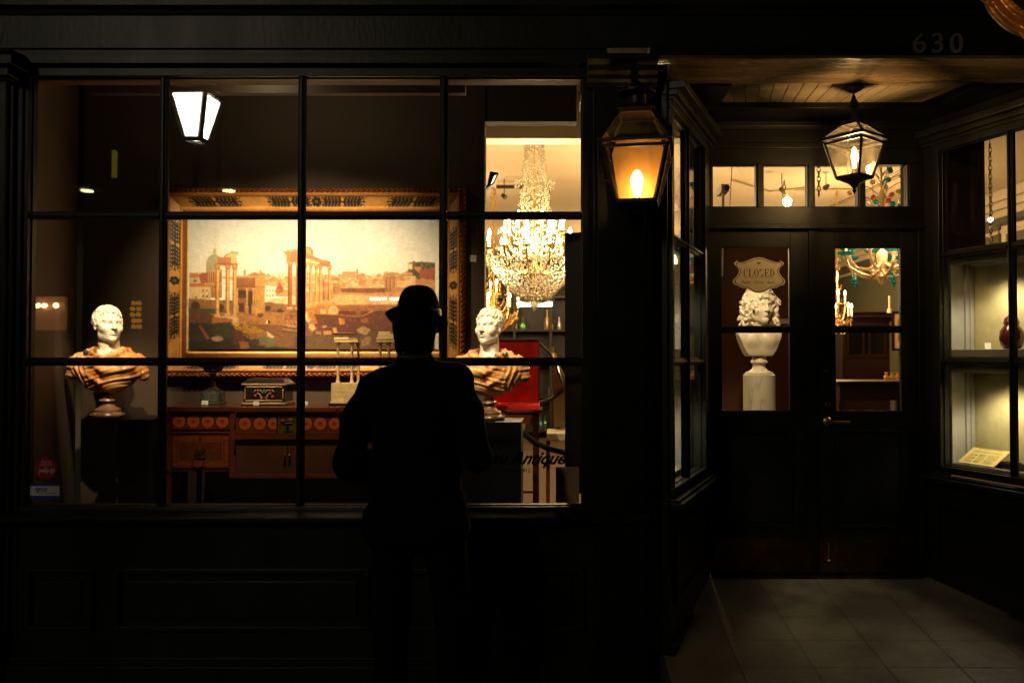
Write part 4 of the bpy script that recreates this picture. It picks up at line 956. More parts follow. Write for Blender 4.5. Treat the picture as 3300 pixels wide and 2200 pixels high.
# busts
HEADS = 1.0
def hairy(n, cy_, seed, rad, c=(0, .012, .028), R=(.083, .10, .098), front=-.035, low=-.02, wav=.5):
    rr = random.Random(seed); out = []
    for i in range(n):
        th = rr.uniform(0, 2*PI); ph = math.asin(rr.uniform(-.25, 1))
        d = Vector((math.cos(ph)*math.sin(th), -math.cos(ph)*math.cos(th), math.sin(ph)))
        p = Vector((c[0]+R[0]*d.x, c[1]+R[1]*d.y, c[2]+R[2]*d.z))
        if p.y < front and p.z < .082-.25*abs(p.x): continue
        if p.z < low and p.y < .01: continue
        dn = Vector((-d.x*.3, -.5, -.9)).normalized(); q = p+dn*rad*1.7+Vector((rr.uniform(-1, 1), rr.uniform(-1, 1), 0))*rad*wav
        out.append(C(p, q, rad*rr.uniform(.55, 1), rad*.45, .004))
    return out
def head_prims(male=1):
    P = [E((0, .018, .03), (.076, .095, .088), .02), E((0, -.022, -.02), (.064, .078, .088), .03), E((0, -.03, -.062), (.050, .060, .055), .03),
         C((-.045, -.02, -.075), (0, -.07, -.098), .022, .018, .02), C((.045, -.02, -.075), (0, -.07, -.098), .022, .018, .02), E((0, -.082, -.098), (.021, .017, .017), .014)]
    P += [C((-.045, -.072, .024), (-.012, -.094, .022), .012, .011, .012), C((.045, -.072, .024), (.012, -.094, .022), .012, .011, .012)]
    P += [C((0, -.092, .02), (0, -.118, -.026), .0085, .0125, .010), E((-.011, -.106, -.030), (.009, .009, .007), .006), E((.011, -.106, -.030), (.009, .009, .007), .006)]
    P += [SUB(E((-.030, -.099, .003), (.016, .013, .009), .010)), SUB(E((.030, -.099, .003), (.016, .013, .009), .010))]
    P += [E((-.030, -.079, .003), (.0125, .012, .0105), .002), E((.030, -.079, .003), (.0125, .012, .0105), .002)]
    P += [C((-.041, -.083, .009), (-.019, -.089, .010), .004, .004, .004), C((.041, -.083, .009), (.019, -.089, .010), .004, .004, .004)]
    P += [E((0, -.096, -.053), (.021, .012, .0062), .004), E((0, -.094, -.066), (.018, .012, .0070), .004), SUB(C((-.020, -.104, -.0595), (.020, -.104, -.0595), .0022, .0022, .002)), SUB(E((0, -.112, -.080), (.016, .011, .007), .008))]
    P += [E((-.048, -.058, -.028), (.022, .03, .026), .02), E((.048, -.058, -.028), (.022, .03, .026), .02)]
    for s in (-1, 1): P += [E((s*.078, .004, -.004), (.008, .016, .030), .006), SUB(E((s*.088, .000, .002), (.006, .008, .014), .004)), E((s*.078, .0, -.03), (.007, .009, .010), .005)]
    return P
def bust(name, label, X, Y, zbase, H, turn, seed, curly=False, group=None, mirror=1):
    "zbase: top of the plinth; H: whole height in metres"
    t = thing(name, label, 'bust', (X, Y, zbase), group)
    k = H/.745; T0 = Matrix.Translation((X, Y, zbase)) @ Matrix.Scale(k, 4)
    hz_ = .745-.13; TH = T0 @ Matrix.Translation((.0, -.01, hz_)) @ Matrix.Rotation(turn, 4, 'Z')
    P = head_prims()
    if curly: P += hairy(330, 0, seed, .019, R=(.094, .105, .112), front=-.055, low=-.13, wav=1.4)
    else: P += hairy(520, 0, seed, .0085, wav=.8)
    if curly:
        rr = random.Random(3)
        for i in range(90):
            th = rr.uniform(-1.25, 1.25); z0 = .085+rr.uniform(-.03, .045)-.05*abs(th); p = Vector((math.sin(th)*(.088+rr.uniform(0, .02)), -math.cos(th)*(.082+rr.uniform(0, .022))+.012, z0)); P.append(C(p, p+Vector((rr.uniform(-.02, .02), -.006, rr.uniform(-.02, .012))), .015, .009, .002))
        for i in range(200):
            s = rr.choice((-1, 1)); zz = rr.uniform(-.12, .06); p = Vector((s*(.086+rr.uniform(0, .042)), rr.uniform(-.06, .05), zz)); q = p+Vector((rr.uniform(-.02, .02), rr.uniform(-.02, .02), -.022)); P.append(C(p, q, rr.uniform(.009, .017), .008, .002))
    P += [C((0, .012, -.06), (0, .018, -.16), .054, .050, .012)]
    return t, T0, TH, P
def draped(name, label, X, Y, zbase, H, turn, seed, mirror, mats=(WHITEM, ORM, BRM)):
    t, T0, TH, P = bust(name, label, X, Y, zbase, H, turn, seed, group='marble busts with coloured drapery')
    body('head', P, (-.12, -.14, -.14), (.12, .14, .14), .0036, mats[0], t, TH)
    # neck and bare chest
    body('neck', [C((0, .005, .545), (0, .02, .38), .060, .068, .03), E((0, .0, .36), (.12, .095, .065), .04), C((-.04, -.052, .44), (-.012, -.080, .385), .008, .008, .015), C((.04, -.052, .44), (.012, -.080, .385), .008, .008, .015)],
         (-.16, -.14, .26), (.16, .16, .62), .005, mats[0], t, T0)
    m = mirror
    def fold(F, Xa, Ya, Za):
        x = Xa*m
        # folds sweep from the pinned shoulder down and across the chest
        s = np.sqrt((x+.16)**2*.55+(Za-.50)**2*1.5)+.018*np.sin(11*x+7*Za)
        ph = s*118+1.2*np.sin(17*x)
        sweep = .0052*np.abs(np.sin(ph*.5))**.7-.004+.002*np.sin(ph*1.7+Ya*20)
        vert = .006*np.sin(x*170+4*np.sin(Za*22)); w = 1/(1+np.exp(-(np.abs(x+.155)*-1+.045)*80))
        F = F+sweep*(1-w)+vert*w
        inner = np.sqrt((Xa/.082)**2+((Ya+.015)/.085)**2)
        return np.maximum(F, (np.where(inner < 1, Za-.36, -1)*.8).astype(np.float32))
    D = [E((0, .0, .315), (.215, .105, .145), .05), C((-m*.19, -.0, .365), (m*.19, .0, .36), .060, .060, .05), C((-m*.21, -.01, .35), (-m*.235, -.01, .285), .045, .035, .04), C((m*.20, -.0, .35), (m*.245, -.01, .27), .048, .032, .04),
         C((-.10, .02, .42), (.10, .02, .42), .045, .045, .04), E((0, 0, .22), (.12, .075, .055), .05),
         C((-m*.10, -.05, .435), (m*.02, -.105, .395), .017, .015, .012), C((m*.02, -.105, .395), (m*.11, -.06, .43), .015, .017, .012), C((m*.11, -.055, .435), (m*.14, -.085, .33), .018, .016, .012), C((-m*.17, -.055, .40), (m*.03, -.118, .31), .015, .015, .014), C((m*.03, -.118, .31), (m*.20, -.06, .33), .015, .013, .014),
         C((-m*.20, -.05, .34), (m*.0, -.105, .235), .014, .014, .014), E((m*.235, -.02, .30), (.03, .035, .045), .02)]
    body('drapery', D, (-.31, -.17, .10), (.31, .15, .50), .005, mats[1], t, T0, fn=fold)
    b = MB(T0 @ Matrix.Translation((-m*.108, -.072, .430)) @ Matrix.Rotation(PI/2+.3, 4, 'X')); b.lathe([(0, -.01), (.017, -.006), (.020, .003), (.015, .007), (.012, .006), (.008, .010), (0, .012)], seg=16); b.build('brooch', M('green_bronze', (.12, .14, .08), .3, .6, bump=.3), t, smooth=True)
    b = MB(T0); b.lathe([(0, 0), (.098, 0), (.104, .006), (.106, .018), (.100, .028), (.084, .032), (.078, .040), (.080, .048), (.074, .058), (.058, .066), (.044, .078), (.036, .092), (.036, .100), (.050, .104), (.055, .112), (.050, .122), (.034, .126), (.03, .15), (0, .15)], seg=40)
    b.build('socle', mats[2], t, smooth=True)
    return t
hL = dd(240, 700, YBU).z-pzL
draped('marble_bust', 'white head turned right in orange marble drapery, left of the painting', dd(248, 900, YBU).x, YBU, pzL, hL, math.radians(50), 3, 1)
hR = dd(1120, 705, YBU).z-pzR
draped('marble_bust', 'white head turned left in orange marble drapery, before the red case', dd(1124, 900, YBU).x, YBU, pzR, hR, math.radians(-24), 9, -1)
bL, bR = dd(248, 900, YBU).x, dd(1124, 900, YBU).x
lamp('bust_light', 'SPOT', (XL+.22, .09, 2.66), 155, SPOTC, .012, (bL, YBU, 1.62), 27, .9)
lamp('bust_light', 'SPOT', (bL+.75, .08, 2.70), 65, SPOTC, .012, (bL, YBU, 1.5), 24, .4)
lamp('bust_light', 'SPOT', (bR-.42, .09, 2.66), 165, SPOTC, .012, (bR, YBU, 1.62), 26, .8)
lamp('bust_light', 'SPOT', (bR+.15, .08, 2.70), 55, SPOTC, .012, (bR, YBU, 1.5), 24, .4)

# antiques on the sideboard
def lath(name, label, cat, parts, c, group=None):
    t = thing(name, label, cat, c, group)
    for nm, prof, mt, fl in parts:
        b = MB(); b.lathe(prof, c, 40, fl[0], fl[1]); b.build(nm, mt, t, smooth=True)
    return t
cx, zt = dd(489, 900, 1.08).x, szt
dk = M('dark_bronze', (.055, .05, .036), .35, .7, bump=.25, bscale=120, var=.3); vg = MMarble('green_marble', (.05, .055, .04), (.12, .12, .09), (.025, .03, .022), 30, .3)
u = thing('tazza', 'dark fluted bronze tazza on a square green marble block', 'tazza', (cx, 1.08, zt))
b = MB(); b.box(cx-.062, cx+.062, 1.02, 1.14, zt, zt+.012); b.box(cx-.055, cx+.055, 1.027, 1.133, zt+.012, zt+.072); b.box(cx-.048, cx+.048, 1.034, 1.126, zt+.072, zt+.082); b.build('block', vg, u, bevel=.003)
b = MB(); b.lathe([(0, .082), (.045, .082), (.044, .09), (.028, .096), (.016, .115), (.012, .145), (.014, .16), (.022, .168), (.016, .176), (.02, .188), (0, .19)], (cx, 1.08, zt), 40, .07, 14); b.build('stem', dk, u, smooth=True)
b = MB(); b.lathe([(0, .19), (.028, .192), (.05, .206), (.055, .222), (.095, .236), (.118, .25), (.122, .256), (.112, .256), (.06, .238), (0, .232)], (cx, 1.08, zt), 48, .03, 24); b.build('bowl', dk, u, smooth=True)
# casket
ca, cb = dd(560, 900, .98).x, dd(660, 900, .98).x; cm = (ca+cb)/2; cw = (cb-ca)/2; cy0, cy1 = .95, 1.12
k = thing('casket', 'black casket with gilt edges and red cherries in relief', 'casket', (cm, 1.03, zt))
EB = M('ebony', (.02, .014, .01), .15, coat=.5); GE = M('gilt_edge', (.75, .5, .2), .3, .7, bump=.6, bscale=300)
b = MB(); b.box(ca+.008, cb-.008, cy0+.006, cy1-.006, zt+.014, zt+.092); b.build('box', EB, k, bevel=.002)
b = MB(); b.box(ca-.003, cb+.003, cy0-.004, cy1+.004, zt, zt+.006); b.build('base', EB, k); 
b = MB(); b.box(ca, cb, cy0, cy1, zt+.006, zt+.014); b.box(ca-.002, cb+.002, cy0-.003, cy1+.003, zt+.092, zt+.098)
for x0, x1, z0, z1 in ((ca+.022, cb-.022, zt+.020, zt+.025), (ca+.022, cb-.022, zt+.081, zt+.086), (ca+.015, ca+.020, zt+.032, zt+.075), (cb-.020, cb-.015, zt+.032, zt+.075)): b.box(x0, x1, cy0+.001, cy0+.006, z0, z1)
b.build('gilt_moulding', GE, k, bevel=.001)
b = MB(); b.add([(ca, cy0, zt+.098), (cb, cy0, zt+.098), (cb, cy1, zt+.098), (ca, cy1, zt+.098), (ca+.022, cy0+.03, zt+.116), (cb-.022, cy0+.03, zt+.116), (cb-.022, cy1-.03, zt+.116), (ca+.022, cy1-.03, zt+.116)], [(0,3,2,1),(4,5,6,7),(0,1,5,4),(1,2,6,5),(2,3,7,6),(3,0,4,7)]); b.box(ca+.026, cb-.026, cy0+.034, cy1-.034, zt+.116, zt+.120); b.build('lid', EB, k, bevel=.002)
b = MB()
for x, z in ((-.043, .066), (-.062, .044), (-.025, .040), (.043, .066), (.062, .040), (.025, .042)): b = MB(); b.ell((cm+x*.82, cy0+.002, zt+z), (.0065, .006, .0065)); b.build('cherry', M('coral_red', (.62, .06, .02), .2), k, smooth=True)
b = MB()
for x, z, dx_, dz_ in ((-.03, .068, .022, -.012), (.03, .068, -.022, -.012), (-.05, .055, .03, -.012), (.05, .055, -.03, -.012), (-.01, .036, -.014, -.01), (.01, .036, .014, -.01), (-.07, .06, .015, .01), (.07, .06, -.015, .01), (0, .06, 0, .012)):
    b.tube([(cm+x*.85, cy0+.004, zt+z), (cm+(x+dx_*.5)*.85, cy0+.001, zt+z+dz_*.4+.003), (cm+(x+dx_)*.85, cy0+.004, zt+z+dz_)], .0034, 6)
b.build('leaves', M('leaf_stone', (.22, .24, .13), .3), k, smooth=True)
for ch in k.children:
    for v in ch.data.vertices: v.co.z = zt+(v.co.z-zt)*1.33
# temple ruin models
MODM = M('yellow_alabaster', (.72, .52, .25), .35, var=.12, vscale=30)
def temple(label, d0, cols, y, top, blocky):
    X = lambda d: dd(d, 900, y).x
    z = lambda e: dd(800, e, y).z
    t = thing('temple_model', label, 'model', (X(d0), y, szt), 'alabaster models of ruined temples')
    a, c = X(d0-32), X(d0+32)
    b = MB(); b.box(a-.008, c+.008, y-.06, y+.10, szt, szt+.014); b.build('base', EB, t, bevel=.001)
    b = MB(); zz = szt+.014; b.box(a, c, y-.052, y+.09, zz, zz+.012); zz += .012; h = (z(879)-zz)/4
    for k_ in range(4):
        n = 6; off = .5*(k_ % 2); x = a+.004; w = (c-a-.008)/n
        xs = sorted(set([a+.004, c-.004]+[a+.004+(i+off)*w for i in range(n+1) if a+.004 < a+.004+(i+off)*w < c-.004]))
        for i in range(len(xs)-1): b.box(xs[i]+.0004, xs[i+1]-.0004, y-.046, y+.085, zz+.0005, zz+h-.0005)
        zz += h
    b.build('stone_base', MODM, t)
    zc1 = z(812-17)
    for dxc, yo in cols:
        cx_ = X(d0+dxc); b = MB(); b.lathe([(0, 0), (.0125, 0), (.0125, .004), (.0105, .006), (.0115, .010), (.0085, .013), (.0080, zc1-zz-.002), (.0095, zc1-zz), (0, zc1-zz)], (cx_, y+yo, zz), 20); o = b.build('column', MODM, t, smooth=True)
        b = MB()
        for k_ in range(8):
            aa = k_*PI/4
            for r1, z1_ in ((.011, .009), (.0145, .019)): b.tube([(cx_+.008*math.cos(aa), y+yo+.008*math.sin(aa), zc1), (cx_+.009*math.cos(aa), y+yo+.009*math.sin(aa), zc1+z1_*.7), (cx_+r1*math.cos(aa), y+yo+r1*math.sin(aa), zc1+z1_)], .0024, 5)
        b.box(cx_-.013, cx_+.013, y+yo-.013, y+yo+.013, zc1+.021, zc1+.0245); b.lathe([(0, 0), (.0085, 0), (.009, .021), (0, .021)], (cx_, y+yo, zc1), 10)
        b.build('capital', M('brown_alabaster', (.32, .17, .07), .4, var=.2, vscale=60), o)
    ze = zc1+.0245; b = MB()
    e0, e1 = X(d0-27), X(d0+27)
    b.box(e0, e1, y-.016, y+.016, ze, ze+.012); b.box(e0-.002, e1+.002, y-.018, y+.018, ze+.012, ze+.016)
    for i in range(14): b.box(e0+i*(e1-e0)/14+.001, e0+(i+.6)*(e1-e0)/14, y-.021, y-.018, ze+.018, ze+.022)
    b.box(e0-.002, X(d0+6 if not blocky else d0+20), y-.018, y+.018, ze+.016, ze+.028)
    if blocky: b.box(e0+.006, X(d0+18), y-.016, y+.014, ze+.028, ze+.05); b.box(e0+.01, X(d0+4), y-.014, y+.012, ze+.05, ze+.064)
    b.build('entablature', MODM, t, bevel=.001)
    if not blocky:
        b = MB(); q = X(d0-31), X(d0+22)
        b.add([(e0+.002, y-.018, ze+.030), (X(d0+14), y-.018, ze+.030), (X(d0+14), y+.018, ze+.030), (e0+.002, y+.018, ze+.030), (q[0], y-.026, ze+.052), (q[1], y-.026, ze+.052), (q[1], y+.022, ze+.052), (q[0], y+.022, ze+.052)], [(0,3,2,1),(4,5,6,7),(0,1,5,4),(1,2,6,5),(2,3,7,6),(3,0,4,7)])
        b.box(q[0]-.002, q[1]+.002, y-.028, y+.024, ze+.052, ze+.056); b.build('cornice', M('brown_alabaster', (0,0,0)), t)
temple('pale stone model of three columns under a flared dark cornice', 796, ((-20, -.0), (12, -.0), (22, .05)), 1.0, 0, False)
temple('pale stone temple model half hidden behind the man in the hat', 893, ((-20, 0), (0, .0), (20, 0)), 1.0, 0, True)
def card(name, label, d, e, y, w=.034, h=.026, z=None, grp='white price cards on clear stands', tilt=.18):
    tilt = .18; p = dd(d, e, y); z0 = z if z is not None else p.z
    T = Matrix.Translation((p.x, y, z0)) @ Matrix.Rotation(-tilt, 4, 'X')
    t = thing(name, label, 'price card', (p.x, y, z0), grp)
    b = MB(T); b.box(-w, w, 0, .002, .006, .006+2*h); b.build('card', CARD, t)
    b = MB(T); 
    for k_, (a, q) in enumerate(((.5, .0022), (.3, .0015), (.6, .0015))): b.box(-w*a, w*a, -.0006, 0, 2*h-.008-k_*.009, 2*h-.008-k_*.009+q)
    b.build('print', M('grey_print', (.2, .18, .17), .7), t)
    b = MB(T); b.box(-w*.5, w*.5, -.006, .012, 0, .006); b.build('stand', M('clear_stand', (.12, .1, .08), .2), t)
    return t
card('price_card', 'white price card in front of the bronze tazza', 470, 925, .93, .0185, .0125, szt)
card('price_card', 'white price card in front of the black casket', 588, 925, .88, .0165, .0115, szt)
card('price_card', 'white price card alone between casket and temple model', 700, 925, .90, .0175, .0105, szt)
b = MB(); p = dd(1086, 594, YW-.004); b.box(p.x-.024, p.x+.022, YW-.004, YW-.001, p.z-.02, p.z+.022)
o = b.build('wall_label', CARD); tag(o, 'small white wall label right of the gilt frame', 'label')
b = MB(); b.box(p.x-.014, p.x+.014, YW-.0052, YW-.004, p.z+.008, p.z+.010); b.box(p.x-.010, p.x+.012, YW-.0052, YW-.004, p.z+.002, p.z+.0035); b.box(p.x-.012, p.x+.008, YW-.0052, YW-.004, p.z-.008, p.z-.0065); b.build('print', M('grey_print', (.2, .18, .17), .7), o)
# ------------------------------------------------------------------ chandeliers and other antiques in the shop
CRY = MCrystal('cut_crystal', (1, .93, .78), .28, .45); CRYA = MCrystal('amber_crystal', (.95, .66, .30), .25, .5)
AQUA = MCrystal('aqua_glass', (.05, .48, .56), .2, .6); PINK = MCrystal('rose_glass', (.85, .22, .2), .15, .7); YEL = MCrystal('yellow_glass', (.8, .72, .12), .15, .7)
FLAME = ME('candle_bulb', (1, .80, .45), 26); WAX = ME('candle_sleeve', (1, .74, .36), 1.6)
GILT = M('gilt_bronze', (.8, .48, .14), .25, .9, bump=.2)
def crystals(b, n, f, r0, r1, rr):
    for _ in range(n):
        p = f(rr); r = rr.uniform(r0, r1); b.octa(p, r, r*rr.uniform(1.3, 2.4))
def chandelier(label, c, top, R, zcan, zbot, n1, n2, dens=1, cm=CRY, stemr=.1, power=40, col=(1, .74, .40)):
    rr = random.Random(int(R*1000)+n1); x0, y0 = c
    t = thing('crystal_chandelier', label, 'chandelier', (x0, y0, top), 'lit chandeliers in the shop')
    b = MB(); b.lathe([(0, 0), (.012, 0), (.012, zcan-zbot+.4), (0, zcan-zbot+.4)], (x0, y0, zbot+.1), 8); b.lathe([(0, 0), (.03, .01), (.05, .05), (.03, .09), (.02, .16), (.045, .2), (.02, .25), (0, .26)], (x0, y0, zcan-.33), 16); b.tube([(x0, y0, zcan), (x0, y0, top)], .008, 6)
    b.build('stem', GILT, t, smooth=True)
    tiers = [(n1, R, zcan-.12), (n2, R*.6, zcan+.06)]
    for n, ra, z in tiers:
        for i in range(n):
            a = 2*PI*i/n+.17*(ra < R)+.1; ca, sa = math.cos(a), math.sin(a)
            P = lambda r, zz: (x0+r*ca, y0+r*sa, zz)
            b = MB(); b.tube([P(.03, z-.16), P(ra*.35, z-.24), P(ra*.7, z-.21), P(ra*.93, z-.12), P(ra, z-.02)], .009, 6); b.lathe([(0, 0), (.012, 0), (.045, .014), (.048, .02), (0, .016)], P(ra, z-.02), 12)
            arm = b.build('arm', GILT, t, smooth=True)
            b = MB(); b.lathe([(0, 0), (.012, 0), (.012, .12), (0, .12)], P(ra, z), 8); cn = b.build('candle', WAX, arm, smooth=True)
            b = MB(); b.lathe([(0, 0), (.010, .004), (.016, .02), (.014, .036), (.006, .056), (0, .066)], P(ra, z+.12), 10); b.build('bulb', FLAME, cn, smooth=True)
    b = MB()
    def skirt(rr):
        a = rr.uniform(0, 2*PI); u = rr.random()**.8; r = R*(1.0-.78*u**1.4)*rr.uniform(.85, 1.02); return (x0+r*math.cos(a), y0+r*math.sin(a), zcan-.16-u*(zcan-.16-zbot))
    def mid(rr):
        a = rr.uniform(0, 2*PI); r = rr.uniform(.1, 1)*R*.72; return (x0+r*math.cos(a), y0+r*math.sin(a), zcan+rr.uniform(-.2, .12))
    def column(rr):
        a = rr.uniform(0, 2*PI); u = rr.random(); r = stemr*(1.5-.9*u+(.55 if .42 < u < .5 else 0)+(.4 if u < .15 else 0))*rr.uniform(.8, 1.05); return (x0+r*math.cos(a), y0+r*math.sin(a), zcan+.1+u*(top-zcan-.14))
    crystals(b, int(1500*dens), skirt, .006, .013, rr); crystals(b, int(260*dens), mid, .006, .014, rr); crystals(b, int(800*dens), column, .006, .012, rr)
    for i in range(int(24*dens)):
        a = 2*PI*i/24; crystals(b, 1, lambda q: (x0+R*.98*math.cos(a), y0+R*.98*math.sin(a), zcan-.25), .014, .018, rr)
    b.octa((x0, y0, zbot-.02), .05, .08)
    stuff(b.build('crystal_strands', cm, t))
    lamp('chandelier_glow', 'POINT', (x0, y0, zcan-.02), power, col, .18); 
    lamp('chandelier_glow', 'POINT', (x0, y0-R*1.05, zcan+.05), power*.28, col, .12)
    return t
YC = 8.0-D0
chandelier('huge crystal chandelier with many lit candles behind the right end of the display', (at(1722, 1150, YC).x, YC), CZ, .50, 2.72, 2.10, 14, 8, 1.5, stemr=.12, power=150)
chandelier('amber chandelier lower and left of the huge crystal one', (at(1590, 1150, 6.6).x, 6.6), CZ, .32, 2.30, 1.85, 7, 4, .4, CRYA, .05, 8, (1, .6, .25))
chandelier('small dark brass chandelier seen low at the left of the right door pane', (at(2700, 1150, 7.2).x, 7.2), CZ, .20, 2.22, 1.98, 5, 3, .10, CRYA, .03, 2.5, (1, .6, .25))
# coloured glass chandelier seen over and through the right door
YM = 3.7; mx = at(2845, 1150, YM).x; mzc = at(0, 850, YM).z
t = thing('glass_chandelier', 'milky glass chandelier with turquoise rims and coloured flowers above right door', 'chandelier', (mx, YM, CZ), 'lit chandeliers in the shop')
MILK = MCrystal('milky_glass', (.98, .80, .55), .12, .7); rr = random.Random(4)
b = MB(); b.lathe([(0, 0), (.03, .02), (.06, .08), (.03, .13), (.045, .2), (.05, .3), (.015, .34), (.012, .5), (.045, .56), (.012, .62), (.03, .85), (.010, .9), (.008, CZ-mzc+.2), (0, CZ-mzc+.2)], (mx, YM, mzc-.2), 20, .06, 8); b.build('stem', MILK, t, smooth=True)
for i in range(10):
    a = 2*PI*i/10+.2; ca, sa = math.cos(a), math.sin(a); R = .37 if i % 2 else .30; zo = 0 if i % 2 else .07
    P = lambda r, zz: (mx+r*ca, YM+r*sa, mzc+zz+zo)
    b = MB(); pts = [P(.03, -.06), P(.12, -.12), P(.22, -.10), P(R-.03, -.04), P(R, .03)]; b.tube(pts, .015, 8)
    for q in range(16):
        u = q/15*3.99; k_ = int(u); f = u-k_; p = Vector(pts[k_])*(1-f)+Vector(pts[k_+1])*f; b.ell(p, (.019, .019, .012), 8, 5)
    b.lathe([(0, 0), (.02, 0), (.035, .03), (.03, .04), (0, .03)], P(R, .03), 14); ar = b.build('arm', MILK, t, smooth=True)
    b = MB(); b.lathe([(.02, .035), (.055, .045), (.075, .06), (.078, .072), (.070, .066), (.05, .05), (.02, .04)], P(R, .03), 24, .06, 12); b.build('cup_rim', AQUA, ar, smooth=True)
    b = MB(); b.lathe([(0, 0), (.011, 0), (.011, .1), (0, .1)], P(R, .07), 8); cn = b.build('candle', WAX, ar, smooth=True)
    b = MB(); b.lathe([(0, 0), (.012, .01), (.010, .03), (0, .05)], P(R, .17), 8); b.build('bulb', FLAME, cn, smooth=True)
    b = MB(); p = P(R*.8, -.14); b.lathe([(0, -.06), (.02, -.05), (.008, -.035), (.028, -.02), (.006, 0), (.012, .02), (0, .06)], p, 10); b.build('pendant', AQUA if i % 2 else MILK, ar, smooth=True)
for j in range(60):
    a = rr.uniform(0, 2*PI); r = rr.uniform(.04, .30); z = rr.uniform(.36, 1.05); c = (mx+r*math.cos(a), YM+r*math.sin(a)*.9, mzc+z)
    b = MB()
    kind = (PINK, YEL, AQUA, CRYA, AQUA, MILK)[j % 6]
    for k_ in range(7): b.ell((c[0]+.017*math.cos(k_*.9), c[1]-.01, c[2]+.017*math.sin(k_*.9)), (.011, .007, .011), 8, 6)
    b.ell((c[0], c[1]-.02, c[2]), (.008, .008, .008), 8, 6); b.tube([c, (mx+.5*(c[0]-mx), YM, c[2]-.07), (mx, YM, c[2]-.16)], .004, 5)
    b.build('flower', kind, t, smooth=True)
for j in range(8):
    a = j*PI/4; b = MB(); P = lambda r, z: (mx+r*math.cos(a), YM+r*math.sin(a), mzc+z)
    b.tube([P(.03, .20), P(.12, .42), P(.20, .46), P(.24, .40), P(.22, .36)], .010, 7); b.build('scroll_arm', AQUA if j % 2 else MILK, t, smooth=True)
lamp('chandelier_glow', 'POINT', (mx, YM-.1, mzc+.14), 13, WARM, .1)
lamp('chandelier_glow', 'POINT', (mx-.1, YM-.55, mzc+.1), 8, WARM, .1)

# ceiling clutter behind the transom
PIPE = M('ceiling_conduit', (.30, .22, .13), .5); DKM = M('dark_fitting', (.02, .016, .012), .5)
def cz(px, py, z=CZ):
    "point of the ceiling seen at a photo pixel"
    d = (z-1.55)/((1150-py)/FPX); p = at(px, py, d-D0); return Vector((p.x, p.y, z))
def conduit(label, pts, r=.012, nm='conduit'):
    b = MB(); b.tube([cz(*p)-Vector((0, 0, r+.002)) for p in pts], r, 6); o = b.build(nm, PIPE, smooth=True); tag(o, label, 'conduit', 'conduits on the shop ceiling')
conduit('thin conduit running right to left across the second transom pane', [(2360, 575), (2480, 612), (2610, 598)])
conduit('pale conduit rising diagonally across the third and fourth transom panes', [(2660, 670), (2765, 622), (2850, 582), (2900, 560)], .02)
conduit('conduit crossing the far ceiling through the third transom pane', [(2560, 608), (2700, 604), (2780, 606)])
b = MB(); b.tube([cz(2348, 520)+Vector((0, -.2, -.01)), cz(2351, 600)+Vector((0, 0, -.3)), cz(2350, 668)+Vector((0, -1, -.5))], .006, 6); o = b.build('hanging_cable', DKM, smooth=True); tag(o, 'black cable hanging beside the security camera', 'cable')
b = MB(); q = at(2325, 668, 2.2); p = at(2330, 612, 2.2); b.box(p.x-.03, p.x+.028, 2.12, 2.3, p.z-.03, p.z+.028)
t = thing('security_camera', 'white security camera seen in the leftmost transom pane', 'camera', p); b.build('housing', M('camera_plastic', (.6, .56, .48), .4), t, bevel=.004)
b = MB(Matrix.Translation((p.x+.008, 2.12, p.z-.006)) @ Matrix.Rotation(PI/2, 4, 'X')); b.lathe([(0, 0), (.02, 0), (.02, .03), (.014, .032), (.013, .02), (0, .02)], seg=16); b.build('lens', DKM, t, smooth=True)
b = MB(); b.tube([(p.x, 2.2, p.z-.03), (p.x, 2.2, p.z-.1), (p.x-.01, 2.22, FL+1.9)], .011, 8); b.build('mount', M('camera_plastic', (0,0,0)), t, smooth=True)
def spot(label, px, py, Y, dirx=1):
    p = at(px, py, Y); t = thing('track_spotlight', label, 'spotlight', p, 'spotlights on the shop ceiling')
    b = MB(); b.tube([(p.x, p.y, CZ), (p.x, p.y, p.z+.03)], .006, 6); b.build('rod', DKM, t)
    b = MB(); b.tube([(p.x-.03*dirx, p.y, p.z+.03), (p.x+.02*dirx, p.y-.02, p.z-.01)], .022, 10, .036); b.build('lamp_head', DKM, t, smooth=True)
spot('dark spotlight in the second transom pane', 2520, 615, 6.2); spot('dark spotlight in the third transom pane beside the chain', 2662, 605, 6.2, -1)
spot('round spotlight on the far ceiling left of the crystal chandelier', 1625, 635, 6.5)
b = MB(); tk = at(1600, 602, 6.4); tk2 = at(1688, 600, 6.4); b.box(tk.x, tk2.x, 6.38, 6.42, tk.z-.02, tk.z+.02); o = b.build('lighting_track', DKM); tag(o, 'short black lighting track left of the crystal chandelier', 'lighting track')
def chain(label, px, py0, py1, Y, s=.035, mt=None):
    a = at(px, py0, Y); e = at(px, py1, Y); b = MB(); n = int((a.z-e.z)/(s*.75))
    for i in range(n):
        z = a.z-i*s*.75; pts = []
        for q in range(9):
            w = 2*PI*q/8; u = math.cos(w)*s*.28; v = math.sin(w)*s*.5
            pts.append((a.x+(u if i % 2 else 0), Y+(0 if i % 2 else u), z+v))
        b.tube(pts, s*.09, 5)
    o = b.build('chain', mt or M('chain_steel', (.25, .19, .11), .35, .8)); tag(o, label, 'chain', 'hanging chains in the shop'); return o
chain('steel chain hanging in the third transom pane', 2638, 500, 640, 2.4, .05); chain('thin brass chain in the second transom pane', 2527, 590, 668, 5, .06)
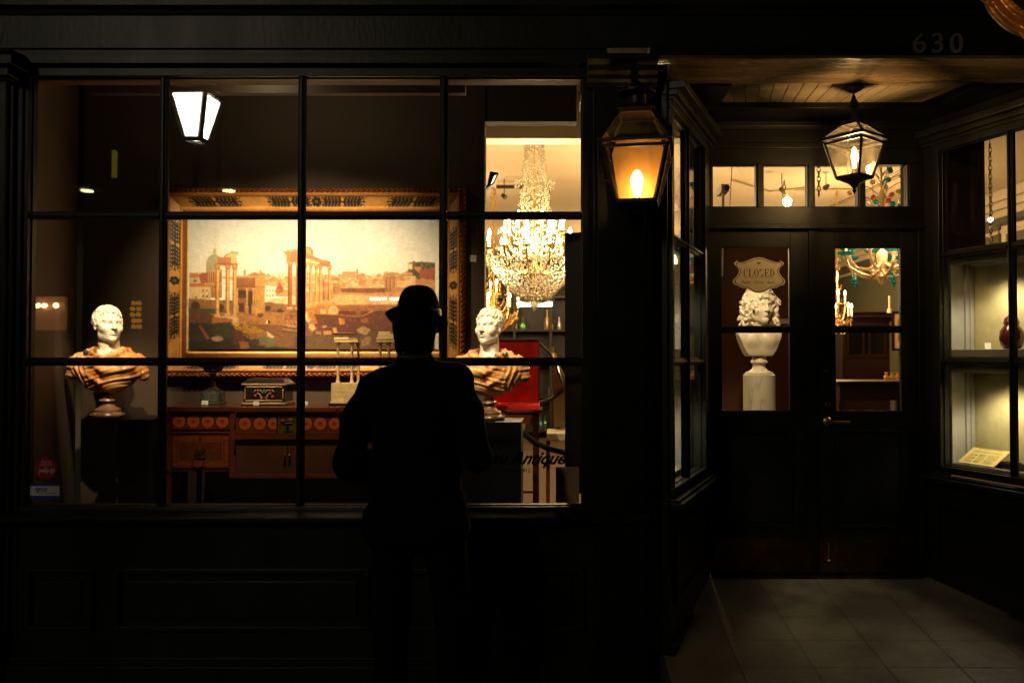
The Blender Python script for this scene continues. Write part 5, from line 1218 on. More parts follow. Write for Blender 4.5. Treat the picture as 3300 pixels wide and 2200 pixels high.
# track light seen at the left edge of the opening
p = dd(1128, 424, 1.75); t = thing('display_spotlight', 'black hooded spotlight at the left edge of the bright opening', 'spotlight', p)
b = MB(); v = [(-.03, -.035), (.025, .0), (.055, .075), (-.005, .085)]; b.prism(v, -.04, .04, p); b.build('lamp_head', DKM, t, bevel=.004)
b = MB(); b.tube([(p.x-.03, p.y, p.z-.02), (p.x-.05, p.y, p.z-.02)], .012, 8); b.box(p.x-.07, p.x-.045, p.y-.02, p.y+.02, p.z-.06, p.z+.03); b.build('bracket', DKM, t)
b = MB(); b.add([(p.x+.0, p.y-.0415, p.z-.01), (p.x+.02, p.y-.0415, p.z+.01), (p.x+.04, p.y-.0415, p.z+.06), (p.x+.025, p.y-.0415, p.z+.05)], [(0, 1, 2, 3)]); b.build('lit_lens', ME('spot_lens', (1, .85, .55), 3), t)
# wall of shelves far behind, with bottles and glass that catch the light
YS2 = 9.0
xa, xb = at(1540, 1150, YS2).x, at(2010, 1150, YS2).x; zt_ = at(0, 960, YS2).z
t = thing('display_shelves', 'dark shelving full of small glass objects beyond the red case', 'shelves', ((xa+xb)/2, YS2, FL))
b = MB(); DW = M('dark_shelf_wood', (.012, .007, .004), .5, var=.2); b.box(xa, xb, YS2+.3, YS2+.33, FL, zt_)
for k_ in range(5): z = FL+.1+k_*(zt_-FL-.1)/4.0; b.box(xa, xb, YS2, YS2+.3, z, z+.03)
for k_ in range(5): x = xa+(xb-xa)*k_/4; b.box(x-.02, x+.02, YS2-.001, YS2+.3, FL, zt_)
b.build('carcass', DW, t)
rr = random.Random(8); gl = [CRY, MCrystal('green_glass', (.25, .5, .2), .3, .5), CRYA, MCrystal('blue_glass', (.2, .4, .6), .3, .5)]
for k_ in range(42):
    z = FL+.13+rr.randrange(4)*(zt_-FL-.1)/4.0; x = rr.uniform(xa+.1, xb-.1); h = rr.uniform(.12, .34); r = rr.uniform(.03, .07)
    b = MB(); b.lathe([(0, 0), (r, 0), (r*1.05, h*.3), (r*.9, h*.55), (r*.3, h*.7), (r*.35, h), (0, h)], (x, YS2+.15, z), 10)
    o = b.build('glass_vase', rr.choice(gl), smooth=True); tag(o, 'small glass vase on the dark shelves beyond the red case', 'vase', 'glass vases on the dark shelves')
lamp('shelf_light', 'AREA', ((xa+xb)/2, YS2-.5, 2.7), 9, (1, .8, .5), 1.2, ((xa+xb)/2, YS2, 1.3))
# long fluorescent fitting
p = dd(1228, 698, 7.0); b = MB(); b.box(p.x-.24, p.x+.24, 6.95, 7.1, p.z-.03, p.z+.03); 
t = thing('strip_light', 'glowing white strip light just below the crystal chandelier', 'light', p); b.build('tube', ME('strip_glow', (1, .93, .75), 5.5), t, bevel=.02)
b = MB(); b.box(p.x-.27, p.x+.27, 6.93, 7.12, p.z+.031, p.z+.06); b.tube([(p.x-.2, 7.02, p.z+.06), (p.x-.2, 7.02, CZ)], .006, 6); b.tube([(p.x+.2, 7.02, p.z+.06), (p.x+.2, 7.02, CZ)], .006, 6); b.build('tray', DKM, t)
# red velvet case on a small table
YR = 2.15
def R(d, e): return dd(d, e, YR)
x0, x1 = R(1118, 0).x, R(1237, 0).x; z0, z1 = R(0, 924).z, R(0, 781).z
VEL = M('red_velvet', (.55, .004, .006), .55, bump=.1, bscale=15, var=.35, vscale=7)
t = thing('jewel_case', 'open case lined in bright red velvet behind the right bust', 'case', ((x0+x1)/2, YR, z0))
b = MB(); b.box(x0, x1, YR, YR+.012, z0, z1); b.build('lid_lining', VEL, t)
b = MB(); b.box(x0-.008, x0, YR-.006, YR+.03, z0, z1+.008); b.box(x1, x1+.008, YR-.006, YR+.03, z0, z1+.008); b.box(x0, x1, YR-.006, YR+.03, z1, z1+.008); b.box(x0-.008, x1+.008, YR+.03, YR+.036, z0, z1+.008); b.build('lid_frame', MAHOG, t, bevel=.001)
b = MB(); b.add([(x0-.01, YR-.22, z0-.035), (x1+.01, YR-.22, z0-.035), (x1+.01, YR, z0-.035), (x0-.01, YR, z0-.035), (x0-.01, YR-.22, z0-.01), (x1+.01, YR-.22, z0-.01), (x1+.01, YR, z0-.0), (x0-.01, YR, z0-.0)], [(0,3,2,1),(4,5,6,7),(0,1,5,4),(1,2,6,5),(2,3,7,6),(3,0,4,7)]); b.build('tray', VEL, t)
b = MB()
for k_ in range(7): b.ell((x0+.04+k_*.035, YR-.12-.01*(k_ % 2), z0+.002), (.008, .008, .006), 8, 6)
b.tube([(x1-.12, YR-.1, z0+.004), (x1-.06, YR-.15, z0+.004), (x1-.02, YR-.13, z0+.004)], .003, 6); b.build('jewels', GILT, t, smooth=True)
lamp('case_fill', 'SPOT', (x1+.0, 1.66, 3.0), 60, (1, .75, .42), .03, ((x0+x1)/2, YR, z0+.15), 30, .7)  # added spot to brighten the red velvet, no fitting there
t = thing('side_table', 'reddish wooden table under the red velvet case', 'table', ((x0+x1)/2, YR-.1, FL))
tz = z0-.037; b = MB(); b.box(x0-.05, x1+.03, YR-.28, YR+.12, tz-.02, tz); b.build('tabletop', MAHOG, t, bevel=.002)
b = MB(); b.box(x0-.03, x1+.01, YR-.26, YR+.1, tz-.10, tz-.02); b.build('apron', MAHOG, t)
for x in (x0-.01, x1-.015):
    for y in (YR-.24, YR+.07): b = MB(); b.box(x-.02, x+.02, y-.02, y+.02, FL, tz-.10); b.build('leg', MAHOG, t, bevel=.002)
b = MB(); b.box(x0-.02, x1, YR-.1, YR-.06, FL+.20, FL+.225); b.box(x0-.02, x1, YR-.1, YR-.06, FL+.30, FL+.312); b.build('stretcher', MAHOG, t)
# cream harp-like mirror edge at the right
Yh = 2.7; b = MB(); P = [dd(*q, Yh) for q in ((1270, 825), (1285, 838), (1300, 870), (1300, 975), (1272, 984), (1270, 930), (1268, 880))]
b.prism([(p.x, p.z) for p in P], Yh, Yh+.05); t = thing('cream_cushion_chair', 'curved cream backed chair at the right end of the opening', 'chair', dd(1285, 984, Yh)); b.build('backrest', M('cream_silk', (.55, .45, .27), .6, var=.1), t, bevel=.01)
b = MB(); P = [dd(*q, Yh-.03) for q in ((1240, 790), (1262, 810), (1278, 838), (1290, 880))]; b.tube(P, .010, 8); b.build('frame', MAHOG, t, smooth=True)
P0, P1 = dd(1240, 925, Yh-.02), dd(1295, 895, Yh-.02); b = MB(); b.tube([P0, P0.lerp(P1, .5)-Vector((0, 0, .02)), P1], .014, 8); b.build('arm', MAHOGD, t, smooth=True)
b = MB(); q = dd(1285, 984, Yh); b.box(q.x-.10, q.x+.12, Yh-.4, Yh, q.z-.06, q.z); b.build('seat', M('cream_silk', (0,0,0)), t, bevel=.01)
for x in (q.x-.09, q.x+.1): b = MB(); b.box(x-.015, x+.015, Yh-.38, Yh-.35, FL, q.z-.06); b.build('leg', MAHOG, t)
# velvet rope
Yr = 1.62; P = [dd(*q, Yr) for q in ((1150, 950), (1195, 988), (1225, 1014), (1260, 1030), (1300, 1040))]
b = MB(); b.tube([P[0].lerp(P[1], k_/3) for k_ in range(3)]+P[1:], .019, 10); o = b.build('barrier_rope', M('black_velvet', (.006, .005, .005), .9), smooth=True); tag(o, 'thick black rope sagging behind the right plinth', 'rope')
b = MB(); p = P[-1]; b.lathe([(0, 0), (.14, 0), (.14, .02), (.025, .04), (.02, .06), (.02, p.z-FL+.02), (.03, p.z-FL+.04), (.02, p.z-FL+.08), (0, p.z-FL+.1)], (p.x+.02, Yr, FL), 20); o = b.build('barrier_post', BRASS, smooth=True); tag(o, 'brass barrier post holding the black rope', 'barrier post')
# rug
b = MB(); b.box(-.9, .25, 1.7, 2.6, FL, FL+.012); o = b.build('rug', M('pale_rug', (.24, .16, .08), .9, bump=.3, var=.3, vscale=3)); tag(o, 'tan rug under the table with the red case', 'rug')
# things seen through the doors
YB2 = 1.95
px_, zb_ = at(2446, 1150, YB2).x, at(0, 1206, YB2).z
t = thing('marble_column', 'round veined white marble column behind the left door', 'column', (px_, YB2, FL))
rC = (at(2501, 1150, YB2).x-at(2400, 1150, YB2).x)/2
b = MB(); b.lathe([(0, 0), (rC+.03, 0), (rC+.03, .06), (rC+.01, .08), (rC, .10), (rC, zb_-FL-.004), (rC-.004, zb_-FL), (0, zb_-FL)], (px_, YB2, FL), 48); b.build('shaft', GRM, t, smooth=True)
HH = at(0, 925, YB2).z-zb_
t, T0, TH, P = bust('marble_bust', 'curly haired white marble bust on the round column behind the left door', px_, YB2, zb_, HH, math.radians(26), 21, curly=True)
WM2 = M('cream_marble', (.74, .66, .52), .35, var=.06, vscale=10)
TH = T0 @ Matrix.Translation((0, -.01, .575)) @ Matrix.Rotation(math.radians(16), 4, 'Z') @ Matrix.Scale(1.22, 4)
body('head', P, (-.17, -.17, -.20), (.17, .17, .17), .0036, WM2, t, TH)
def cutf(F, X, Y, Z):
    prof = .098+.09*np.clip((Z-.155)/.19, 0, 1)**.75
    return np.maximum(np.maximum(F, (.155-Z)), (np.abs(X)-prof))
body('chest', [C((0, .0, .55), (0, .02, .40), .078, .085, .04), E((0, .01, .24), (.24, .10, .16), .05), C((-.16, .01, .31), (.16, .01, .31), .05, .05, .06), E((-.07, -.055, .30), (.075, .055, .07), .04), E((.07, -.055, .30), (.075, .055, .07), .04), C((-.15, -.02, .40), (-.02, -.075, .375), .012, .012, .02), C((.15, -.02, .40), (.02, -.075, .375), .012, .012, .02)],
     (-.24, -.16, .13), (.24, .16, .62), .006, WM2, t, T0, fn=cutf)
b = MB(T0); b.lathe([(0, 0), (.115, 0), (.119, .008), (.115, .018), (.092, .026), (.068, .038), (.054, .058), (.052, .082), (.060, .094), (.072, .100), (.073, .108), (.066, .114), (.056, .130), (.056, .170), (0, .17)], seg=44); b.build('socle', WM2, t, smooth=True)
lamp('bust_light', 'SPOT', (px_-.3, 1.12, 2.45), 62, (1, .74, .40), .012, (px_, YB2, 1.6), 42, .5)
b = MB(); p = at(2525, 1035, YP-.004); b.box(p.x-.045, p.x+.045, YP-.006, YP-.001, p.z-.022, p.z+.022); o = b.build('wall_label', CARD); tag(o, 'small wall label on the oxblood panel right of the curly bust', 'label')
# closed sign hung inside the left door pane
yS = Y1+.045; q = lambda px, py: at(px, py, yS)
sc = at(2446, 886, yS); half = [(0, .0835), (.022, .080), (.045, .070), (.068, .062), (.086, .058), (.098, .068), (.113, .056), (.108, .046), (.100, .040), (.093, .030), (.090, .018), (.094, .004), (.106, -.012), (.117, -.024), (.118, -.036), (.110, -.046), (.094, -.050), (.078, -.060), (.060, -.062), (.040, -.072), (.022, -.082), (0, -.0865)]
KX = (at(2530, 870, yS).x-sc.x)/.118; KZ = (at(2446, 829, yS).z-sc.z)/.0835
def outl(k): return [(x*k*KX, z*k*KZ) for x, z in half]+[(-x*k*KX, z*k*KZ) for x, z in reversed(half[1:-1])]
t = thing('closed_sign', 'cream scalloped CLOSED sign hung in the left door pane', 'sign', sc)
b = MB(); b.prism(outl(1), -.0015, .0015, sc); b.build('board', M('sign_cream', (.74, .66, .48), .45, var=.03), t)
b = MB(); O = outl(.94); I = outl(.905); n = len(O)
b.add([(sc.x+x, sc.y-.0021, sc.z+z) for x, z in O]+[(sc.x+x, sc.y-.0021, sc.z+z) for x, z in I], [(i, (i+1) % n, (i+1) % n+n, i+n) for i in range(n)]); b.build('border_line', BLACKINK, t)
def serif_word(b, word, x0, z0, h, w, gap, y):
    "roman capitals drawn as thick and thin strokes with serifs"
    k = w*.22; th = w*.09
    def bar(x, z, x2, z2): b.box(x, x2, y-.0006, y, z, z2)
    x = x0
    for ch in word:
        if ch in 'CO':
            pts = []; a0, a1 = (50, 310) if ch == 'C' else (0, 360)
            n = 26; rx, rz = w*.5, h*.5
            for i in range(n+1):
                a = math.radians(a0+(a1-a0)*i/n); pts.append(a)
            vs = []; cx_ = x+rx; cz_ = z0+rz
            for a in pts:
                tk = th+(k-th)*abs(math.cos(a))**1.5; vs += [(cx_+rx*math.cos(a), y-.0006, cz_+rz*math.sin(a)), (cx_+(rx-tk)*math.cos(a), y-.0006, cz_+(rz-th*1.0)*math.sin(a))]
            b.add(vs, [(2*i, 2*i+1, 2*i+3, 2*i+2) for i in range(n)])
            if ch == 'C': bar(x+w*.86, z0+h*.68, x+w*.86+th*.8, z0+h*.95)
        elif ch == 'S':
            n = 30; vs = []
            for i in range(n+1):
                u = i/n; a = math.radians(40+u*230) if u < .5 else math.radians(155-(u-.5)*2*0-(u-.5)*0)
                s = (u-.5)*2; px2 = x+w*.45+w*.36*math.sin(s*PI*1.22); pz2 = z0+h*.5-h*.46*math.sin(s*PI/2)
                tk = th*1.2+(k-th)*math.cos(s*PI/2)**2; vs += [(px2-tk*.5, y-.0006, pz2+tk*.5), (px2+tk*.5, y-.0006, pz2-tk*.5)]
            b.add(vs, [(2*i, 2*i+1, 2*i+3, 2*i+2) for i in range(n)])
        else:
            bar(x+w*.1, z0, x+w*.1+k, z0+h); bar(x, z0+h-th, x+w*.42, z0+h-.0001); bar(x, z0, x+w*.42, z0+th)
            if ch in 'LE': bar(x+w*.3, z0+.0001, x+w*.86, z0+th); bar(x+w*.86, z0, x+w*.86+th, z0+h*.28)
            if ch == 'E': bar(x+w*.3, z0+h-th, x+w*.8, z0+h); bar(x+w*.8, z0+h*.76, x+w*.8+th, z0+h); bar(x+w*.3, z0+h*.5-th/2, x+w*.62, z0+h*.5+th/2); bar(x+w*.62, z0+h*.4, x+w*.62+th, z0+h*.6)
            if ch == 'D':
                n = 18; vs = []
                for i in range(n+1):
                    a = math.radians(90-180*i/n); tk = th+(k-th)*abs(math.cos(a))**1.3
                    vs += [(x+w*.38+w*.6*math.cos(a), y-.0006, z0+h/2+h/2*math.sin(a)), (x+w*.38+(w*.6-tk)*math.cos(a), y-.0006, z0+h/2+(h/2-th)*math.sin(a))]
                b.add(vs, [(2*i, 2*i+1, 2*i+3, 2*i+2) for i in range(n)])
        x += w+gap
b = MB(); lx0, lx1 = at(2396, 870, yS).x, at(2497, 870, yS).x; lz0, lz1 = at(0, 892, yS).z, at(0, 867, yS).z
ww = (lx1-lx0)/6; serif_word(b, 'CLOSED', lx0, lz0, lz1-lz0, ww*.86, ww*.15, sc.y-.0018)
z_ = at(0, 911, yS).z; Rx = Matrix.Rotation(PI/2, 4, 'X')
for w_, x_ in (('Please', 2402), ('Come', 2443), ('Again', 2483)): b.text(w_, .0215, Matrix.Translation((at(x_, 870, yS).x, sc.y-.0022, z_-.004)) @ Rx, shear=.45, extrude=.0003)
b.build('lettering', BLACKINK, t)
b = MB(); zr = at(0, 896.5, yS).z; b.box(lx0+.002, lx1-.002, sc.y-.0024, sc.y-.0018, zr-.0008, zr+.0008); b.build('red_rule', M('rule_red', (.3, .09, .05), .6), t)
b = MB(); p = at(2445, 848, yS); b.ell((p.x, sc.y-.0016, p.z), (.012, .0012, .006), 14, 6); b.build('shell_emblem', M('rule_red', (0,0,0)), t)
b = MB(); tp = at(2446, 800, yS)
for s in (-1, 1): b.tube([(sc.x+s*.085*KX, sc.y, sc.z+.058*KZ), (sc.x+s*.03, sc.y, tp.z-.01)], .0006, 5)
b.build('cord', BLACKM, t)
# cabinet, pictures and desk far right through the right door
YF = 8.0
xa, xb = at(2715, 1150, YF).x, at(2868, 1150, YF).x; zt_ = at(0, 1005, YF).z
t = thing('tall_cabinet', 'dark mahogany glazed cabinet seen through the right door', 'cabinet', ((xa+xb)/2, YF, FL))
b = MB(); b.box(xa, xb, YF, YF+.5, FL, zt_-.14); b.mould((xa-.02, YF, zt_-.14), (xb+.02, YF, zt_-.14), [(-.4, 0), (.02, 0), (.03, .03), (.07, .06), (.07, .1), (.10, .12), (.10, .14), (-.4, .14)]); b.build('carcass', MAHOGD, t, bevel=.004)
b = MB(); 
for k_ in range(2):
    a = xa+.06+k_*(xb-xa-.06)/2; c_ = a+(xb-xa)/2-.09; zA, zB = at(0, 1150, YF).z, zt_-.2
    for q_ in ((a, c_, zA, zA+.03), (a, c_, zB-.03, zB)): b.box(q_[0], q_[1], YF-.02, YF, q_[2], q_[3])
    for q_ in ((a, a+.03), (c_-.03, c_)): b.box(q_[0], q_[1], YF-.02, YF, zA+.03, zB-.03)
b.build('door', MAHOGD, t); b = MB(); b.box(xa+.05, xb-.05, YF-.008, YF-.004, at(0, 1140, YF).z, zt_-.21); b.build('glass', MGlass('cabinet_glass', (.5, .4, .3), .08), t)
def picture(label, px0, py0, px1, py1, Y, sideX=None, yspan=None, grp='framed pictures on the shop wall', tone=(150, 110, 70)):
    t = thing('framed_picture', label, 'picture', at((px0+px1)/2, py1, Y), grp)
    a, c_ = at(px0, py0, Y), at(px1, py1, Y); x0, x1, z1_, z0_ = a.x, c_.x, a.z, c_.z; w = .035*(1 if x1-x0 > .3 else .7)
    b = MB(); b.box(x0, x1, Y-.03, Y, z1_-w, z1_); b.box(x0, x1, Y-.03, Y, z0_, z0_+w); b.box(x0, x0+w, Y-.03, Y, z0_+w, z1_-w); b.box(x1-w, x1, Y-.03, Y, z0_+w, z1_-w); b.build('frame', M('black_frame', (.012, .009, .006), .3), t, bevel=.003)
    cvp = Cv(40, 50, 0, 0, 40, 50, (196, 168, 120)); cvp.rect(8, 9, 32, 40, tone); r2 = random.Random(px0)
    for k_ in range(26): cvp.rect(8+r2.uniform(0, 20), 12+r2.uniform(0, 24), 10+r2.uniform(4, 22), 14+r2.uniform(0, 26), [c__*r2.uniform(.5, 1.3) for c__ in tone], .35)
    colgrid('print', cvp, lambda U, V: np.stack([x0+w*.8+(x1-x0-1.6*w)*U, np.full_like(U, Y-.012), z1_-w*.8+(z0_-z1_+1.6*w)*V], -1), MA('paper_print', .6), t)
picture('framed print at the right edge of the right door pane', 2872, 1003, 2950, 1130, 7.9)
b = MB(); b.box(at(2868, 1150, 8.4).x, at(3060, 1150, 8.4).x, 8.0, 8.1, FL, 2.9) ; struct(b.build('far_return_wall', OLIVE))
Yd = 4.6; xa, xb = at(2700, 1150, Yd).x, at(2990, 1150, Yd).x; zt_ = at(0, 1228, Yd).z
t = thing('writing_desk', 'low dark wooden desk across the lower right door pane', 'desk', ((xa+xb)/2, Yd, FL)); b = MB(); b.box(xa, xb, Yd, Yd+.7, zt_-.03, zt_); b.build('top', MAHOGD, t, bevel=.004)
b = MB(); b.box(xa+.03, xb-.03, Yd+.03, Yd+.6, zt_-.2, zt_-.03); b.build('apron', MAHOGD, t)
for x in (xa+.05, xb-.05):
    for y in (Yd+.06, Yd+.6): b = MB(); b.box(x-.03, x+.03, y-.03, y+.03, FL, zt_-.2); b.build('leg', MAHOGD, t)
b = MB(); p = at(2880, 1190, Yd+.3)
for k_ in range(4): b.lathe([(0, 0), (.02, 0), (.03, .04), (.012, .06), (.02, .09), (0, .09)], (p.x-.08+k_*.06, Yd+.3, zt_), 10)
o = b.build('cut_glass_set', CRYA, smooth=True); tag(o, 'cluster of small amber glasses on the dark desk', 'glassware')
b = MB(); p = at(2866, 975, 7.0); b.lathe([(0, 0), (.012, 0), (.012, .17), (0, .17)], (p.x, 7.0, p.z-.08), 10); b.tube([(p.x, 7, p.z-.08), (p.x, 7.0, p.z-.14)], .03, 10); o = b.build('candle_stand', M('ivory_wax', (.6,.5,.35), .5)); tag(o, 'single white candle standing in front of the dark cabinet', 'candle')
# wall with big pictures and chain seen through the right side window
def side_picture(label, px, py0, py1, y0, y1):
    X = 6.29; t = thing('framed_picture', label, 'picture', (X, (y0+y1)/2, 2.3), 'framed pictures on the shop wall')
    z1_, z0_ = py0, py1; w = .045
    b = MB(); b.box(X-.03, X, y0, y1, z1_-w, z1_); b.box(X-.03, X, y0, y1, z0_, z0_+w); b.box(X-.03, X, y0, y0+w, z0_+w, z1_-w); b.box(X-.03, X, y1-w, y1, z0_+w, z1_-w); b.build('frame', M('black_frame', (0,0,0)), t)
    b = MB(); b.box(X-.012, X, y0+w, y1-w, z0_+w, z1_-w); b.build('mount', M('picture_mount', (.55, .46, .3), .6), t)
    b = MB(); b.box(X-.015, X-.012, y0+w+.12, y1-w-.12, z0_+w+.14, z1_-w-.12); b.build('print', M('sepia_print', (.10, .07, .04), .6, var=.5, vscale=6), t)
side_picture('big mounted print with black frame in the upper right side window, beside the thin chain', 0, 3.42, 2.1, 8.0, 9.2)
side_picture('big mounted print with black frame in the upper right side window, right of the mullion', 0, 3.42, 2.1, 6.1, 7.5)
o = chain('long thin chain hanging in the upper right side window', 3190, 470, 800, 2.2, .045)
p = at(3192, 708, 2.6); lb = MB(); lb.ell(p, (.02, .02, .02)); t = thing('picture_bulb', 'tiny glowing bulb in the upper right side window', 'bulb', p); lb.build('bulb', ME('small_bulb', (1, .8, .5), 14), t); lb = MB(); lb.tube([p+Vector((0, 0, .02)), p+Vector((0, 0, 1.5))], .003, 5); lb.build('wire', BLACKM, t)
lamp('wall_wash', 'POINT', (4.6, 6.6, 2.9), 22, WARM, .1)
# things inside the right niche
def TR(s, tt_, z): return TR_ @ Vector((s, tt_, z))
c = TR(.555, .155, 1.587); b = MB(); b.lathe([(0, 0), (.035, 0), (.052, .028), (.060, .063), (.056, .105), (.038, .13), (.035, .14), (.04, .147), (.032, .175), (.014, .192), (0, .2)], c, 28, .05, 9)
o = b.build('red_glass_jar', M('ruby_glass', (.12, .008, .014), .08, coat=.6, var=.5, vscale=20), smooth=True); tag(o, 'ruby red lidded glass jar in the upper right niche', 'jar')
p = TR(.715, .17, 1.587); T = Matrix.Translation(p) @ Matrix.Rotation(-.3, 4, 'Z') @ Matrix.Rotation(-.3, 4, 'X'); b = MB(T); b.box(-.016, .016, 0, .002, 0, .045); o = b.build('price_card', CARD); tag(o, 'white price card beside the ruby jar', 'price card')
T = Matrix(TR_) @ Matrix.Translation((.74, .09, .945)) @ Matrix.Rotation(.55, 4, 'X'); b = MB(T @ Matrix.Rotation(PI, 4, 'Z') if 0 else T); b.box(-.12, .12, 0, .15, -.001, .001)
t = thing('phone_notice', 'yellow card with three phone numbers lying in the lower right niche', 'notice', TR(.62, .16, .95)); YC_ = M('yellow_card', (.62, .5, .17), .6); b.build('card', YC_, t)
b = MB(); TT = T @ Matrix.Rotation(0, 4, 'Z')
# the splayed wall is seen from its street side, so local x runs right to left: mirror the lettering
TT = T @ Matrix.Translation((0, 0, .0016)) @ Matrix.Rotation(PI, 4, 'Z') @ Matrix.Rotation(PI, 4, 'Y')
TT = T @ Matrix(((-1, 0, 0, 0), (0, 1, 0, 0), (0, 0, 1, .0016), (0, 0, 0, 1)))
for k_, s in enumerate(('IN CASE OF AN', 'EMERGENCY CALL', '504 881 6525', '504 722 2329', '504 481 7081')):
    b.text(s, .022 if k_ < 2 else .034, TT @ Matrix.Translation((0, .138-k_*.029-(.0 if k_ < 2 else .008), 0)), extrude=.0003)
b.build('lettering', M('olive_ink', (.20, .15, .06), .6), t)
b = MB(TR_); b.box(.53, .66, .15, .23, .935, .965); b.box(.55, .64, .16, .22, .965, .972); o = b.build('lidded_box', MAHOGD, bevel=.003); tag(o, 'small dark wooden box in the lower right niche', 'box')
c = TL_ @ Vector((.30, .16, 1.587)); b = MB(); b.lathe([(0, 0), (.04, 0), (.06, .05), (.05, .12), (.02, .16), (.03, .22), (0, .22)], c, 24); o = b.build('blue_vase', AQUA, smooth=True); tag(o, 'turquoise glass vase in the left niche', 'vase')
# ------------------------------------------------------------------ lanterns
def lantern(t, c, ze, zb, zt, e, bt, tp, rot, mat, back=False, bulb=None, strength=60, bw=.012, finial=False):
    "four-sided lantern: eave half-width e at ze, bottom half-width bt at zb, top half-width tp at zt"
    T = Matrix.Translation((c[0], c[1], 0)) @ Matrix.Rotation(rot, 4, 'Z')
    cor = lambda h, z: [Vector((sx*h, sy*h, z)) for sx, sy in ((-1, -1), (1, -1), (1, 1), (-1, 1))]
    A, B_, Tp = cor(e*.92, ze-.01), cor(bt, zb), cor(tp, zt)
    b = MB(T)
    for i in range(4):
        j = (i+1) % 4
        b.bar(A[i], B_[i], bw*1.25); b.bar(cor(e, ze+.012)[i], Tp[i], bw)
        b.bar(B_[i], B_[j], bw*1.3); b.bar(Tp[i], Tp[j], bw)
        b.bar(A[i]-Vector((0, 0, .008)), A[j]-Vector((0, 0, .008)), bw*1.1)
    E1 = cor(e*1.06, ze); E2 = cor(e*1.06, ze+.014); E0 = cor(e*.86, ze); E3 = cor(e*.86, ze+.014)
    for i in range(4):
        j = (i+1) % 4; b.add([E1[i], E1[j], E0[j], E0[i], E2[i], E2[j], E3[j], E3[i]], [(0,1,2,3),(7,6,5,4),(0,4,5,1),(2,6,7,3),(1,5,6,2),(0,3,7,4)])
    b.box(-bt, bt, -bt, bt, zb-.012, zb-.004); b.box(-tp*1.12, tp*1.12, -tp*1.12, tp*1.12, zt+.006, zt+.016)
    fr = b.build('frame', mat, t, bevel=.0015)
    b = MB(T); kc = 1 if back else .6; b.lathe([(0, .016), (tp*.85*kc, .016), (tp*.80*kc, .03), (tp*.55*kc, .05), (tp*.55*kc, .085), (tp*1.15*kc, .095), (tp*1.15*kc, .105), (tp*.5*kc, .13), (tp*.2, .15), (0, .16)], (0, 0, zt), 20); b.build('cap', mat, t, smooth=True)
    g = MB(T)
    for i in range(4):
        j = (i+1) % 4
        if back and i == 2: continue
        g.add([A[i], A[j], B_[j], B_[i]], [(0, 1, 2, 3)]); E_ = cor(e, ze+.014); g.add([E_[i], E_[j], Tp[j], Tp[i]], [(0, 1, 2, 3)])
    g.build('glass', LGLASS, t)
    if back:
        b = MB(T); s = .004
        yb_ = bt-.004; zt_r = ze+(zt-ze)*.45; yt_ = bt+.012
        b.add([(bt*.96, yb_-s, zb), (-bt*.96, yb_-s, zb), (-e*.80, yt_-s, ze), (e*.80, yt_-s, ze), (-e*.66, yt_-s, zt_r), (e*.66, yt_-s, zt_r),
               (bt*.96, yb_, zb), (-bt*.96, yb_, zb), (-e*.80, yt_, ze), (e*.80, yt_, ze), (-e*.66, yt_, zt_r), (e*.66, yt_, zt_r)],
              [(0, 3, 2, 1), (3, 5, 4, 2), (6, 7, 8, 9), (9, 8, 10, 11), (0, 1, 7, 6), (1, 2, 8, 7), (2, 4, 10, 8), (4, 5, 11, 10), (5, 3, 9, 11), (3, 0, 6, 9)])
        b.build('reflector', M('copper_reflector', (.72, .38, .12), .42, .35, bump=.25, bscale=25, var=.25, vscale=10, stretch=(1, 1, .2)), t)
    if finial:
        b = MB(T); b.lathe([(bt*1.1, -.012), (bt*.8, -.022), (bt*.4, -.034), (bt*.28, -.045), (bt*.15, -.055), (.006, -.06), (.012, -.07), (.004, -.082), (0, -.09)], (0, 0, zb), 20); b.build('finial', mat, t, smooth=True)
    return T
# wall lantern on the pier
YL = -.39
q = lambda px, py: at(px, py, YL)
wl = thing('wall_lantern', 'amber glowing copper lantern on the pier between window and entrance', 'lantern', q(2064, 460))
cx = q(2064, 460).x; yc = YL+.145
lantern(wl, (cx, yc), q(0, 452).z, q(0, 636).z, q(0, 340).z, .152, .084, .074, -.17, BRONZE, back=True, bw=.013)
EDI = ME('filament_bulb', (1, .60, .16), 22)
b = MB(); zb = q(0, 636).z
b.lathe([(0, 0), (.02, 0), (.02, .022), (.014, .03), (0, .03)], (cx, yc, zb), 16); b.build('bulb_socket', BRASS, wl, smooth=True)
b = MB(); b.lathe([(.0, .03), (.014, .03), (.017, .05), (.027, .085), (.029, .105), (.022, .13), (.010, .148), (0, .152)], (cx-.0, yc, zb), 20); b.build('bulb', EDI, wl, smooth=True)
lamp('wall_lantern_glow', 'POINT', (cx, yc-.005, zb+.09), 6.5, (1, .56, .18), .036)
b = MB(); zt = q(0, 340).z
b.tube([(cx, yc, zt+.15), (cx, yc, zt+.19), (cx, yc+.04, zt+.21), (cx, -.05, zt+.21)], .011, 10); b.lathe([(0, 0), (.05, 0), (.05, .01), (0, .012)], (cx, yc, zt+.10), 16)
b.box(cx-.03, cx+.03, -.062, -.05, zt+.15, zt+.26); b.build('bracket', BRONZE, wl, smooth=True)
b = MB(); b.box(cx-.155, cx-.125, yc-.03, yc+.02, q(0, 560).z, q(0, 535).z); b.build('latch', BRONZE, wl, bevel=.002)
